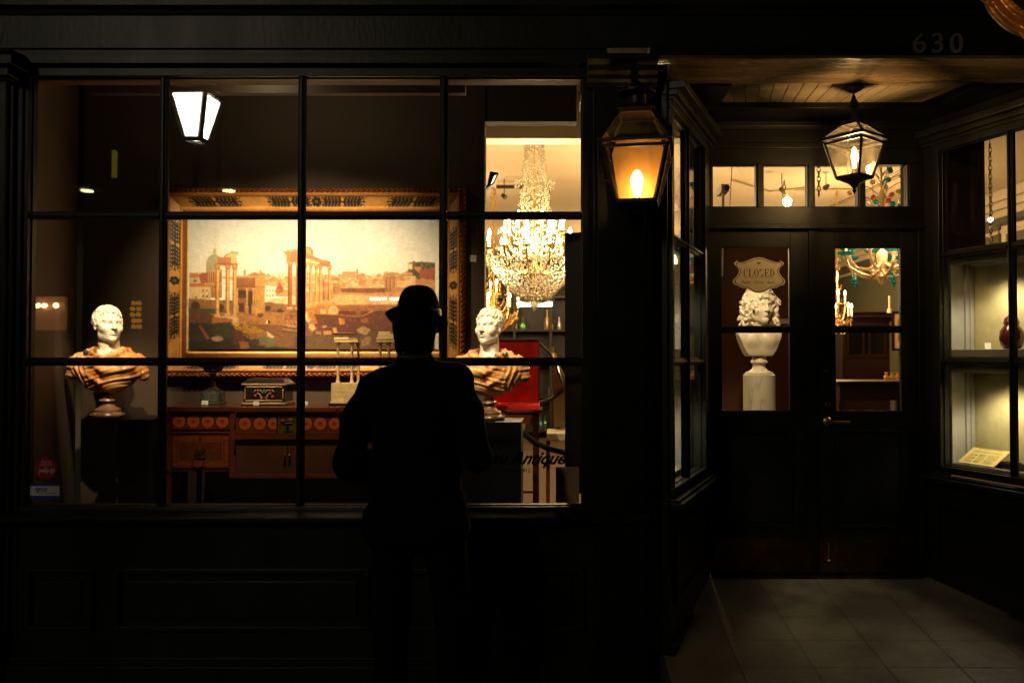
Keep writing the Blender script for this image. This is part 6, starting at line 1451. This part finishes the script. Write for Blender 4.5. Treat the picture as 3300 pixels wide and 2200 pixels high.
# hanging lantern in the entrance
YH = 5.03*.8333-D0+.0
q = lambda px, py: at(px, py, YH)
hl = thing('hanging_lantern', 'clear glass lantern hanging on a chain under the entrance soffit', 'lantern', (q(2752, 300).x, YH, SZ))
cx = q(2752, 400).x; ze = q(0, 452).z; zb = q(0, 572).z; zt = q(0, 402).z
lantern(hl, (cx, YH), ze, zb, zt, .116, .064, .044, math.radians(38), BLACKM, finial=True, bw=.011)
b = MB(); b.lathe([(0, 0), (.008, 0), (.009, .03), (.014, .05), (.014, .075), (.010, .10), (0, .115)], (cx, YH, zb+.045), 14); b.build('bulb', ME('clear_bulb', (1, .66, .26), 40), hl, smooth=True)
b = MB(); b.lathe([(0, 0), (.014, 0), (.014, .05), (0, .05)], (cx, YH, zb-.004), 12); b.build('bulb_socket', BRASS, hl, smooth=True)
lamp('hanging_lantern_glow', 'POINT', (cx, YH, zb+.105), 32, (1, .62, .25), .03)
b = MB(); z = SZ-.03; k_ = 0
while z > zt+.155:
    pts = [(cx+(.009*math.cos(2*PI*i/8) if k_ % 2 else 0), YH+(0 if k_ % 2 else .009*math.cos(2*PI*i/8)), z+.019*math.sin(2*PI*i/8)) for i in range(9)]; b.tube(pts, .0028, 5); z -= .029; k_ += 1
b.build('chain', BLACKM, hl); b = MB(); b.lathe([(0, 0), (.012, -.028), (.03, -.022), (.05, -.008), (.052, -.001), (0, -.001)], (cx, YH, SZ), 24); b.build('canopy', BLACKM, hl, smooth=True)

# ------------------------------------------------------------------ man with the hat
DP = 3.3; YPn = DP-D0
mP = thing('person', 'man in dark suit and brimmed hat, back turned, looking into the display window', 'person', (-.56, YPn, 0))
o_ = (-.565, YPn)
def V(x, y, z): return (o_[0]+x, o_[1]+y, z)
SKIN = M('skin', (.22, .12, .08), .6, spec=.2, bump=.1, var=.1); SUIT = M('black_wool', (.003, .003, .0033), .95, spec=.08, bump=.3, bscale=400); TRO = M('dark_trousers', (.003, .003, .0033), .95, spec=.08, bump=.3, bscale=300)
lo, hi = (o_[0]-.42, o_[1]-.25, -.01), (o_[0]+.42, o_[1]+.45, 1.9)
hd = [E(V(0, .0, 1.705), (.078, .098, .105), .02), E(V(0, .03, 1.66), (.062, .075, .075), .03), C(V(0, .05, 1.615), V(0, .085, 1.605), .035, .022, .02), C(V(0, .098, 1.70), V(0, .122, 1.672), .009, .013, .01),
      E(V(-.082, .0, 1.685), (.010, .020, .034), .006), E(V(.082, .0, 1.685), (.010, .020, .034), .006), SUB(E(V(-.03, .108, 1.700), (.015, .014, .009), .01)), SUB(E(V(.03, .108, 1.700), (.015, .014, .009), .01)),
      E(V(-.03, .088, 1.70), (.012, .011, .010), .002), E(V(.03, .088, 1.70), (.012, .011, .010), .002), E(V(0, .098, 1.645), (.023, .012, .008), .005), SUB(C(V(-.02, .11, 1.645), V(.02, .11, 1.645), .003, .003, .003)), C(V(0, -.02, 1.66), V(0, -.02, 1.45), .062, .070, .03)]
bodyp = hd+[E(V(0, 0, 1.30), (.17, .10, .22), .05), E(V(0, 0, 1.02), (.15, .10, .14), .05)]
for s in (-1, 1):
    bodyp += [C(V(s*.17, -.01, 1.44), V(s*.25, -.03, 1.12), .05, .04, .04), C(V(s*.25, -.03, 1.12), V(s*.10, .19, 1.13), .038, .026, .02), C(V(s*.09+.01, 0, .95), V(s*.12+.03, .01, .50), .07, .045, .05), C(V(s*.12+.03, .01, .50), V(s*.13+.035, -.01, .08), .045, .034, .03), C(V(s*.13+.035, -.02, .05), V(s*.13+.04, .10, .035), .030, .028, .02)]
body('body', bodyp, lo, hi, .0105, SKIN, mP)
def hand(s):
    P = [E(V(s*.065, .215, 1.13), (.042, .020, .030), .012, s*.2)]
    for k_, (dz_, L) in enumerate(((.024, .036), (.008, .041), (-.008, .038), (-.023, .030))):
        a = V(s*.03, .225, 1.13+dz_); m = V(s*(.03-L*.7), .232, 1.132+dz_); e = V(s*(.03-L*1.25), .222-.006*k_, 1.126+dz_)
        P += [C(a, m, .0095, .009, .004), C(m, e, .0088, .0075, .003)]
    P += [C(V(s*.075, .215, 1.155), V(s*.055, .205, 1.178), .012, .010, .006), C(V(s*.055, .205, 1.178), V(s*.032, .20, 1.188), .0098, .008, .003)]
    return P
for s in (-1, 1):
    sh = .012 if s > 0 else 0
    body('hand', [(p[0],)+tuple((x+Vector((0, s*.012, .0)) if isinstance(x, Vector) else x) for x in p[1:]) for p in hand(s)], V(-.14, .15, 1.06), V(.14, .28, 1.22), .0035, SKIN, mP)
J = []
J += [C(V(-.125, -.005, 1.445), V(.165, -.005, 1.468), .062, .062, .05), E(V(.012, -.005, 1.33), (.192, .128, .20), .06), E(V(.0, 0, 1.13), (.178, .12, .20), .06), E(V(.01, -.01, .95), (.195, .125, .20), .06), C(V(0, -.012, 1.47), V(0, -.018, 1.535), .095, .074, .03)]
J += [C(V(-.11, -.01, .86), V(.12, -.01, .86), .105, .105, .05)]
J += [C(V(-.172, -.01, 1.425), V(-.228, -.02, 1.30), .060, .064, .03), C(V(-.228, -.02, 1.30), V(-.262, -.035, 1.13), .062, .057, .03), C(V(-.262, -.035, 1.13), V(-.10, .18, 1.115), .058, .036, .03), C(V(-.255, -.02, 1.10), V(-.14, .03, 1.06), .05, .045, .05)]
J += [C(V(.175, -.01, 1.445), V(.215, -.02, 1.32), .060, .062, .03), C(V(.215, -.02, 1.32), V(.258, -.035, 1.14), .060, .054, .03), C(V(.258, -.035, 1.14), V(.10, .18, 1.135), .055, .036, .03)]
def jf(F, X, Y, Z):
    F = np.maximum(F, .735+.02*np.sin(X*9)-Z)
    f = .003*np.sin(Z*60+X*25)*np.exp(-((np.abs(X-o_[0])-.24)/.06)**2)+.0025*np.sin(X*70+Z*9)*np.exp(-((Z-.85)/.12)**2)
    vent = .006*np.exp(-((X-o_[0])/.006)**2)*(Z < 1.0)*(Y < o_[1])
    neck = np.maximum(-(np.sqrt((X-o_[0])**2+(Y-o_[1]+.0)**2)-.058), -(Z-1.50)) if False else 0
    return (F+f+vent).astype(np.float32)
body('jacket', J, lo, hi, .009, SUIT, mP, fn=jf)
Tr = [C(V(-.07, 0, .86), V(.09, 0, .86), .105, .105, .05)]
Tr += [C(V(-.085, 0, .88), V(-.095, .0, .50), .092, .074, .03), C(V(-.095, 0, .50), V(-.10, -.01, .06), .073, .062, .03), C(V(.11, 0, .88), V(.155, .0, .50), .092, .072, .03), C(V(.155, 0, .50), V(.165, -.01, .06), .071, .062, .03)]
body('trousers', Tr, lo, hi, .0105, TRO, mP, fn=lambda F, X, Y, Z: (F+.003*np.sin(Z*38+X*30)*(Z < .4)).astype(np.float32))
for x in (-.10, .165): body('shoe', [C(V(x, -.06, .045), V(x+.01, .14, .035), .042, .038, .03), C(V(x, -.06, .02), V(x+.01, .16, .02), .04, .04, .02)], V(x-.08, -.14, 0.0), V(x+.09, .24, .12), .008, M('black_leather', (.01, .009, .008), .25), mP, fn=lambda F, X, Y, Z: np.maximum(F, .003-Z).astype(np.float32))
# collar band
b = MB(); cx_, cy_ = V(0, -.02, 0)[:2]
b.lathe([(.066, 1.515), (.072, 1.515), (.071, 1.556), (.066, 1.558), (.064, 1.556)], (cx_, cy_, 0), 36); b.build('shirt_collar', M('grey_shirt', (.035, .033, .034), .8), mP, smooth=True)
# hair
body('hair', [E(V(0, -.018, 1.695), (.084, .096, .088), .02), C(V(0, -.07, 1.66), V(0, -.068, 1.60), .052, .045, .03), C(V(-.045, -.04, 1.66), V(-.035, -.05, 1.60), .036, .030, .02), C(V(.045, -.04, 1.66), V(.035, -.05, 1.60), .036, .030, .02), C(V(.055, -.02, 1.69), V(.048, -.035, 1.585), .034, .030, .02), C(V(-.055, -.02, 1.69), V(-.048, -.035, 1.585), .034, .030, .02)], V(-.12, -.16, 1.54), V(.12, .12, 1.80), .006, M('dark_hair', (.003, .0025, .002), .8, spec=.08, bump=.6, bscale=300), mP,
     fn=lambda F, X, Y, Z: np.maximum(F, Y-o_[1]-.02).astype(np.float32))
# hat: crown and turned-up brim, sized from the photo
HB = M('black_felt', (.003, .003, .0033), .95, spec=.08, bump=.2, bscale=300)
b = MB(); n = 48; rows = [(1.0, 1.700), (1.0, 1.725), (.97, 1.755), (.90, 1.785), (.79, 1.811), (.63, 1.830), (.42, 1.840), (.2, 1.843), (0, 1.843)]
vs_, fs_ = [], []
for r, z in rows:
    for i in range(n):
        a = 2*PI*i/n; dent = 0*math.exp(-((math.cos(a)*r)/.28)**2)*(z > 1.82); lean = .008*(1-(z-1.716)/.13)
        vs_.append((o_[0]+.011-lean*0+.088*r*math.cos(a), o_[1]+.0+.108*r*math.sin(a), z+dent))
for j in range(len(rows)-1):
    for i in range(n): fs_.append((j*n+i, j*n+(i+1) % n, (j+1)*n+(i+1) % n, (j+1)*n+i))
b.add(vs_, fs_); b.build('hat_crown', HB, mP, smooth='all')
b = MB(); vs_, fs_ = [], []
rad = (.97, 1.12, 1.3, 1.44)
for sgn in (0, 1):
    for k_, r in enumerate(rad):
        for i in range(n):
            a = 2*PI*i/n; ca, sa = math.cos(a), math.sin(a); u = k_/3
            side = abs(ca)**2; back_ = max(0, -sa)
            zz = 1.716+u*((.014 if ca < 0 else -.012)*side-.004+.046*back_**2-.062*max(0, sa))-(.004 if sgn else 0)+(-.012)*(1-side)*(1-u)
            vs_.append((o_[0]+.011+.088*ca*(1+(r-1)*(1.2 if ca < 0 else .8)), o_[1]+.105*sa*(1+(r-1)*(.72 if sa < 0 else 1.0)), zz))
m = len(rad)
for sgn in (0, 1):
    for k_ in range(m-1):
        for i in range(n):
            f = tuple(sgn*m*n+q_ for q_ in (k_*n+i, k_*n+(i+1) % n, (k_+1)*n+(i+1) % n, (k_+1)*n+i)); fs_.append(f)
for i in range(n): fs_.append(((m-1)*n+i, (m-1)*n+(i+1) % n, m*n+(m-1)*n+(i+1) % n, m*n+(m-1)*n+i))
b.add(vs_, fs_); b.build('hat_brim', HB, mP, smooth='all')
b = MB(); b.lathe([(1.0, 1.716), (1.035, 1.718), (1.04, 1.742), (1.005, 1.745)], (0, 0, 0), 48); b.v = [(o_[0]+.011+x*.089, o_[1]+y*.109, z) for x, y, z in b.v]; b.build('hat_band', M('black_ribbon', (.006, .006, .007), .4), mP, smooth=True)

# ------------------------------------------------------------------ window stickers and lettering
Rx = Matrix.Rotation(PI/2, 4, 'X')
t = thing('round_sticker', 'round red sticker inside the lower left window pane', 'sticker', at(148, 1508, .02))
c = at(148, 1508, .012); b = MB(); rS = .052; b.prism([(rS*math.cos(2*PI*i/40), rS*math.sin(2*PI*i/40)) for i in range(40)], -.0006, .0, (c.x, .0125, c.z)); b.build('disc', M('sticker_red', (.48, .02, .012), .35), t)
b = MB(); W_ = lambda s, size, dx__, dz__, bold=0: b.text(s, size, Matrix.Translation((c.x+dx__, .0117, c.z+dz__)) @ Rx, bold=bold, extrude=.0002)
W_('PEOPLE', .0145, 0, .024); W_('LOVE US', .0155, 0, .010); W_('ON', .008, 0, .0005); W_('yelp', .030, -.010, -.019, .0008)
for k_ in range(5):
    a = PI/2+k_*2*PI/5; p = (c.x+.030, c.z-.012); b.prism([(p[0]+.003*math.cos(a)-.003*math.sin(a), p[1]+.003*math.sin(a)+.003*math.cos(a)), (p[0]+.003*math.cos(a)+.003*math.sin(a), p[1]+.003*math.sin(a)-.003*math.cos(a)), (p[0]+.013*math.cos(a)+.004*math.sin(a), p[1]+.013*math.sin(a)-.004*math.cos(a)), (p[0]+.013*math.cos(a)-.004*math.sin(a), p[1]+.013*math.sin(a)+.004*math.cos(a))], .0113, .0117)
b.build('lettering', M('sticker_white', (.8, .78, .74), .5), t)
t = thing('security_sticker', 'white label with blue bands below the round red sticker', 'sticker', at(144, 1583, .02))
a, e = at(97, 1557, .012), at(191, 1609, .012); b = MB(); b.box(a.x, e.x, .0119, .0125, e.z, a.z); b.build('label', M('sticker_white', (0,0,0)), t)
b = MB(); h = a.z-e.z; b.box(a.x, e.x, .0115, .0119, a.z-h*.15, a.z); b.box(a.x, e.x, .0115, .0119, e.z, e.z+h*.24); b.build('bands', M('sticker_blue', (.02, .05, .30), .4), t)
b = MB(); b.text('tyco', .032, Matrix.Translation(((a.x+e.x)/2-.018, .0117, e.z+h*.52)) @ Rx, bold=.0009, shear=.2, extrude=.0002); b.text('Integrated Security', .011, Matrix.Translation(((a.x+e.x)/2+.012, .0117, e.z+h*.36)) @ Rx, shear=.2, extrude=.0002); b.build('lettering', M('navy_ink', (.02, .03, .12), .5), t)
t = thing('window_lettering', 'black script shop name lettered on the lower right window pane', 'lettering', at(1690, 1500, .02))
b = MB(); p = at(1692, 1494, .012)
b.text('Rau Antiques', .082, Matrix.Translation((p.x, .0122, p.z)) @ Rx, bold=.0022, shear=.55, extrude=.0004, spacing=.98)
p = at(1650, 1521, .012); b.text('Established 1912', .026, Matrix.Translation((p.x, .0122, p.z)) @ Rx, bold=.0004, extrude=.0003)
b.build('lettering', BLACKINK, t)
t = thing('notice_card', 'tan card stuck at the lower right corner of the window', 'notice', at(1828, 1560, .02))
a, e = at(1791, 1504, .012), at(1866, 1619, .012); b = MB(); b.box(a.x, e.x, .0112, .0125, e.z, a.z); b.build('card', M('tan_card', (.55, .38, .2), .6, var=.06), t)
b = MB(); m = (a.x+e.x)/2
for k_, w in enumerate((.7, .5, .25)): b.box(m-(e.x-a.x)*w/2, m+(e.x-a.x)*w/2, .0108, .0112, a.z-.012-k_*.008, a.z-.0095-k_*.008)
b.box(m-.02, m+.02, .0108, .0112, e.z+.012, e.z+.014); b.build('print', M('faint_print', (.16, .08, .04), .6), t)
# house number, raised on the fascia
t = thing('house_number', 'raised dark numerals 630 on the fascia over the entrance', 'house number', at(3022, 140, -.05))
b = MB()
for s, px in (('6', 2962), ('3', 3022), ('0', 3082)): p = at(px, 172, -.08); b.text(s, .135, Matrix.Translation((p.x, -.080, p.z)) @ Rx, extrude=.008)
b.build('numerals', M('numeral_metal', (.14, .12, .10), .5, .2), t)
# hanging oval sign, gilt frame (cut by the picture's top right corner)
Yg = -1.15; gc = at(3395, -105, Yg); t = thing('hanging_sign', 'black oval sign in a carved gilt frame above the entrance', 'sign', gc)
Rg = math.radians(0)
T = Matrix.Translation(gc) @ Matrix.Rotation(math.radians(-12), 4, 'Z')
sc_ = (3395-3172)*(Yg+D0)/FPX; sx_, sz_ = sc_, sc_*1.06
nU, nV = 220, 40
prof = [(1.0, .0), (.985, .03), (.95, .045), (.90, .03), (.83, .022), (.79, .036), (.765, .03), (.75, .042), (.725, .03), (.70, .012), (.69, .0)]
pr_, ph2 = np.array([p[0] for p in prof]), np.array([p[1] for p in prof])
aa = np.linspace(0, 2*PI, nU*3, endpoint=True); kk = np.linspace(0, 1, nV); A_, K_ = np.meshgrid(aa, kk, indexing='ij')
rr_ = np.interp(K_, np.linspace(0, 1, len(prof)), pr_); hh = np.interp(K_, np.linspace(0, 1, len(prof)), ph2)
carv = np.clip(1-K_/.36, 0, 1)**.5*(np.maximum(0, np.sin(A_*6))**.6); rr_ = rr_*(1+.07*carv*(.6+.4*np.sin(A_*31)))
hh = hh+carv*.020*(1+.8*np.sin(A_*47+K_*20)*np.sin(A_*23))+.006*np.maximum(0, np.cos(A_*75))*(np.abs(K_-.72) < .05)
vs_ = np.stack([rr_*sx_*np.cos(A_), -hh*sc_*2.2, rr_*sz_*np.sin(A_)], -1).reshape(-1, 3); Mx = np.array(T); vs_ = vs_ @ Mx[:3, :3].T+Mx[:3, 3]
idx = np.arange(len(aa)*nV).reshape(len(aa), nV); Q = np.stack([idx[:-1, :-1], idx[:-1, 1:], idx[1:, 1:], idx[1:, :-1]], -1).reshape(-1, 4)
npmesh('gilt_frame', vs_, Q, M('sign_gilding', (.62, .27, .05), .3, .8, bump=.3, bscale=60, var=.25), t)
b = MB(T); b.prism([(sx_*.72*math.cos(2*PI*i/60), sz_*.72*math.sin(2*PI*i/60)) for i in range(60)], -.008, .02); b.build('panel', M('sign_black', (.008, .007, .008), .2), t)
b = MB(T); b.prism([(sx_*.97*math.cos(2*PI*i/60), sz_*.97*math.sin(2*PI*i/60)) for i in range(60)], .02, .035); b.build('backing', BLACKM, t)
b = MB(T)
for k_, ch in enumerate('630 ROYAL'):
    a = math.radians(212+k_*12.5); rad = sc_*.56; b.text(ch, .045, Matrix.Translation((rad*math.cos(a), -.0085, rad*math.sin(a))) @ Matrix.Rotation(-(a+PI/2), 4, 'Y') @ Rx, bold=.0008, extrude=.0005)
b.build('lettering', M('lilac_white', (.75, .66, .85), .4), t)
b = MB(); b.tube([tuple(gc+Vector((0, .02, sz_))), (gc.x, -1.13, 4.05), (gc.x, -.03, 4.05)], .014, 8); b.build('bracket', BLACKM, t)
lamp('sign_fill', 'SPOT', (gc.x-.75, Yg-1.0, gc.z+.25), 22, (1, .62, .25), .03, tuple(gc+Vector((-.1, 0, -.15))), 40, .6)  # fill spot added in mid-air so the gilt sign shows brighter

# ------------------------------------------------------------------ street behind the camera (seen reflected in the glass, and lighting the front)
def street_lamp(name, label, c, zc, s, rot, power, col=(1, .95, .78), em=18):
    t = thing(name, label, 'street lamp', (c[0], c[1], -.16), 'gas style street lamps')
    G = ME('frosted_glow_%d' % em, col, em, True)
    T = Matrix.Translation((c[0], c[1], zc)) @ Matrix.Rotation(rot, 4, 'Z')
    cor = lambda h, z: [Vector((sx*h, sy*h, z)) for sx, sy in ((-1, -1), (1, -1), (1, 1), (-1, 1))]
    A, B_ = cor(.21*s, .26*s), cor(.10*s, -.26*s); b = MB(T)
    for i in range(4): b.bar(A[i], B_[i], .045*s); b.bar(A[i], A[(i+1) % 4], .05*s); b.bar(B_[i], B_[(i+1) % 4], .04*s)
    b.lathe([(.30*s, .28*s), (.30*s, .31*s), (.12*s, .46*s), (.06*s, .50*s), (.06*s, .6*s), (0, .66*s)], (0, 0, 0), 4*6); fr = b.build('lantern_frame', BLACKM, t)
    b = MB(T); A, B_ = cor(.195*s, .24*s), cor(.092*s, -.24*s); b.add(A+B_, [(0, 1, 5, 4), (1, 2, 6, 5), (2, 3, 7, 6), (3, 0, 4, 7)]); b.build('glass', G, t)
    b = MB(); b.lathe([(0, 0), (.22, 0), (.22, .1), (.12, .25), (.10, .5), (.06, .6), (.045, 1.2), (.04, zc-.3*s+.16), (0, zc-.3*s+.16)], (c[0], c[1], -.16), 16); b.build('post', BLACKM, t, smooth=True)
dv = 9.2; lx_, ly_, lz_ = -.4473*dv, -(dv-D0), 1.55+.298*dv
street_lamp('street_lamp', 'bright street lamp with frosted panes reflected in the window', (lx_, ly_), lz_, 1.0, math.radians(3), 60, em=30)
street_lamp('street_lamp', 'dimmer street lamp across the road behind the viewer', (-6.0, -10.5), 7.2, 1.0, .2, 90, (1, .80, .46), 150)
# building across the street
fb = thing('building', 'dark building across the street with lit shop windows', 'building', (-4, -15, 0))
b = MB(); b.box(-20, 12, -16, -14.6, -.16, 9); b.box(-20, 12, -14.6, -13.2, 5.2, 5.35); b.build('wall', M('dark_stucco', (.03, .024, .018), .8, bump=.2), fb)
def refl(px, py, dvirt):  # direction of a photo pixel mirrored by the shop glass
    return ((px-U0)/FPX*dvirt, -(dvirt-D0)-.0, 1.55+(1150-py)/FPX*dvirt)
DV = 14.5+D0
def rw(name, p0, p1, mat):
    a = refl(*p0, DV); e = refl(*p1, DV); b = MB(); b.box(a[0], e[0], -14.6, -14.5, e[2], a[2]); return b.build(name, mat, fb)
a = refl(412, 966, DV); e = refl(452, 1062, DV); amb = ME('amber_pane', (1, .42, .05), 1.7)
b = MB(); rr = random.Random(2); wx, wz = (e[0]-a[0])/2.2, (a[2]-e[2])/5
for i in range(2):
    for j in range(5):
        cx_ = a[0]+wx*(.6+i)+rr.uniform(-.02, .02); cz_ = e[2]+wz*(j+.5); b.prism([(cx_+wx*.36*math.cos(2*PI*k_/9), cz_+wz*.38*math.sin(2*PI*k_/9)) for k_ in range(9)], -14.58, -14.5)
b.build('lattice_window', amb, fb)
rw('shop_window', (90, 955), (203, 1063), ME('dim_window', (1, .42, .14), .55))
b = MB()
for px in (95, 126, 147, 184): p = refl(px, 985, DV); b.ell((p[0], -14.4, p[2]), (.07, .05, .06))
b.build('window_bulbs', ME('far_bulb', (1, .8, .45), 22), fb)
rw('lit_pillar', (352, 480), (362, 618), ME('mustard_strip', (.8, .65, .05), .55))
for p in ((255, 556), (720, 562)): c = refl(*p, 15+D0-1.5); b = MB(); b.lathe([(0, 0), (.13, 0), (.13, .03), (0, .03)], (c[0], -13.7, 5.16), 16); b.build('gallery_light', ME('far_bulb', (1, 1, 1)), fb) if 0 else b.build('gallery_light', ME('gallery_bulb', (1, .85, .4), 16), fb)
b = MB()
for p0, p1 in (((1190, 958), (1222, 966)), ((1228, 958), (1242, 965)), ((1254, 958), (1292, 966))): a = refl(*p0, DV); e = refl(*p1, DV); b.box(a[0], e[0], -14.6, -14.5, e[2], a[2])
b.build('strip_light', ME('cool_strip', (1, .97, .85), 16), fb)
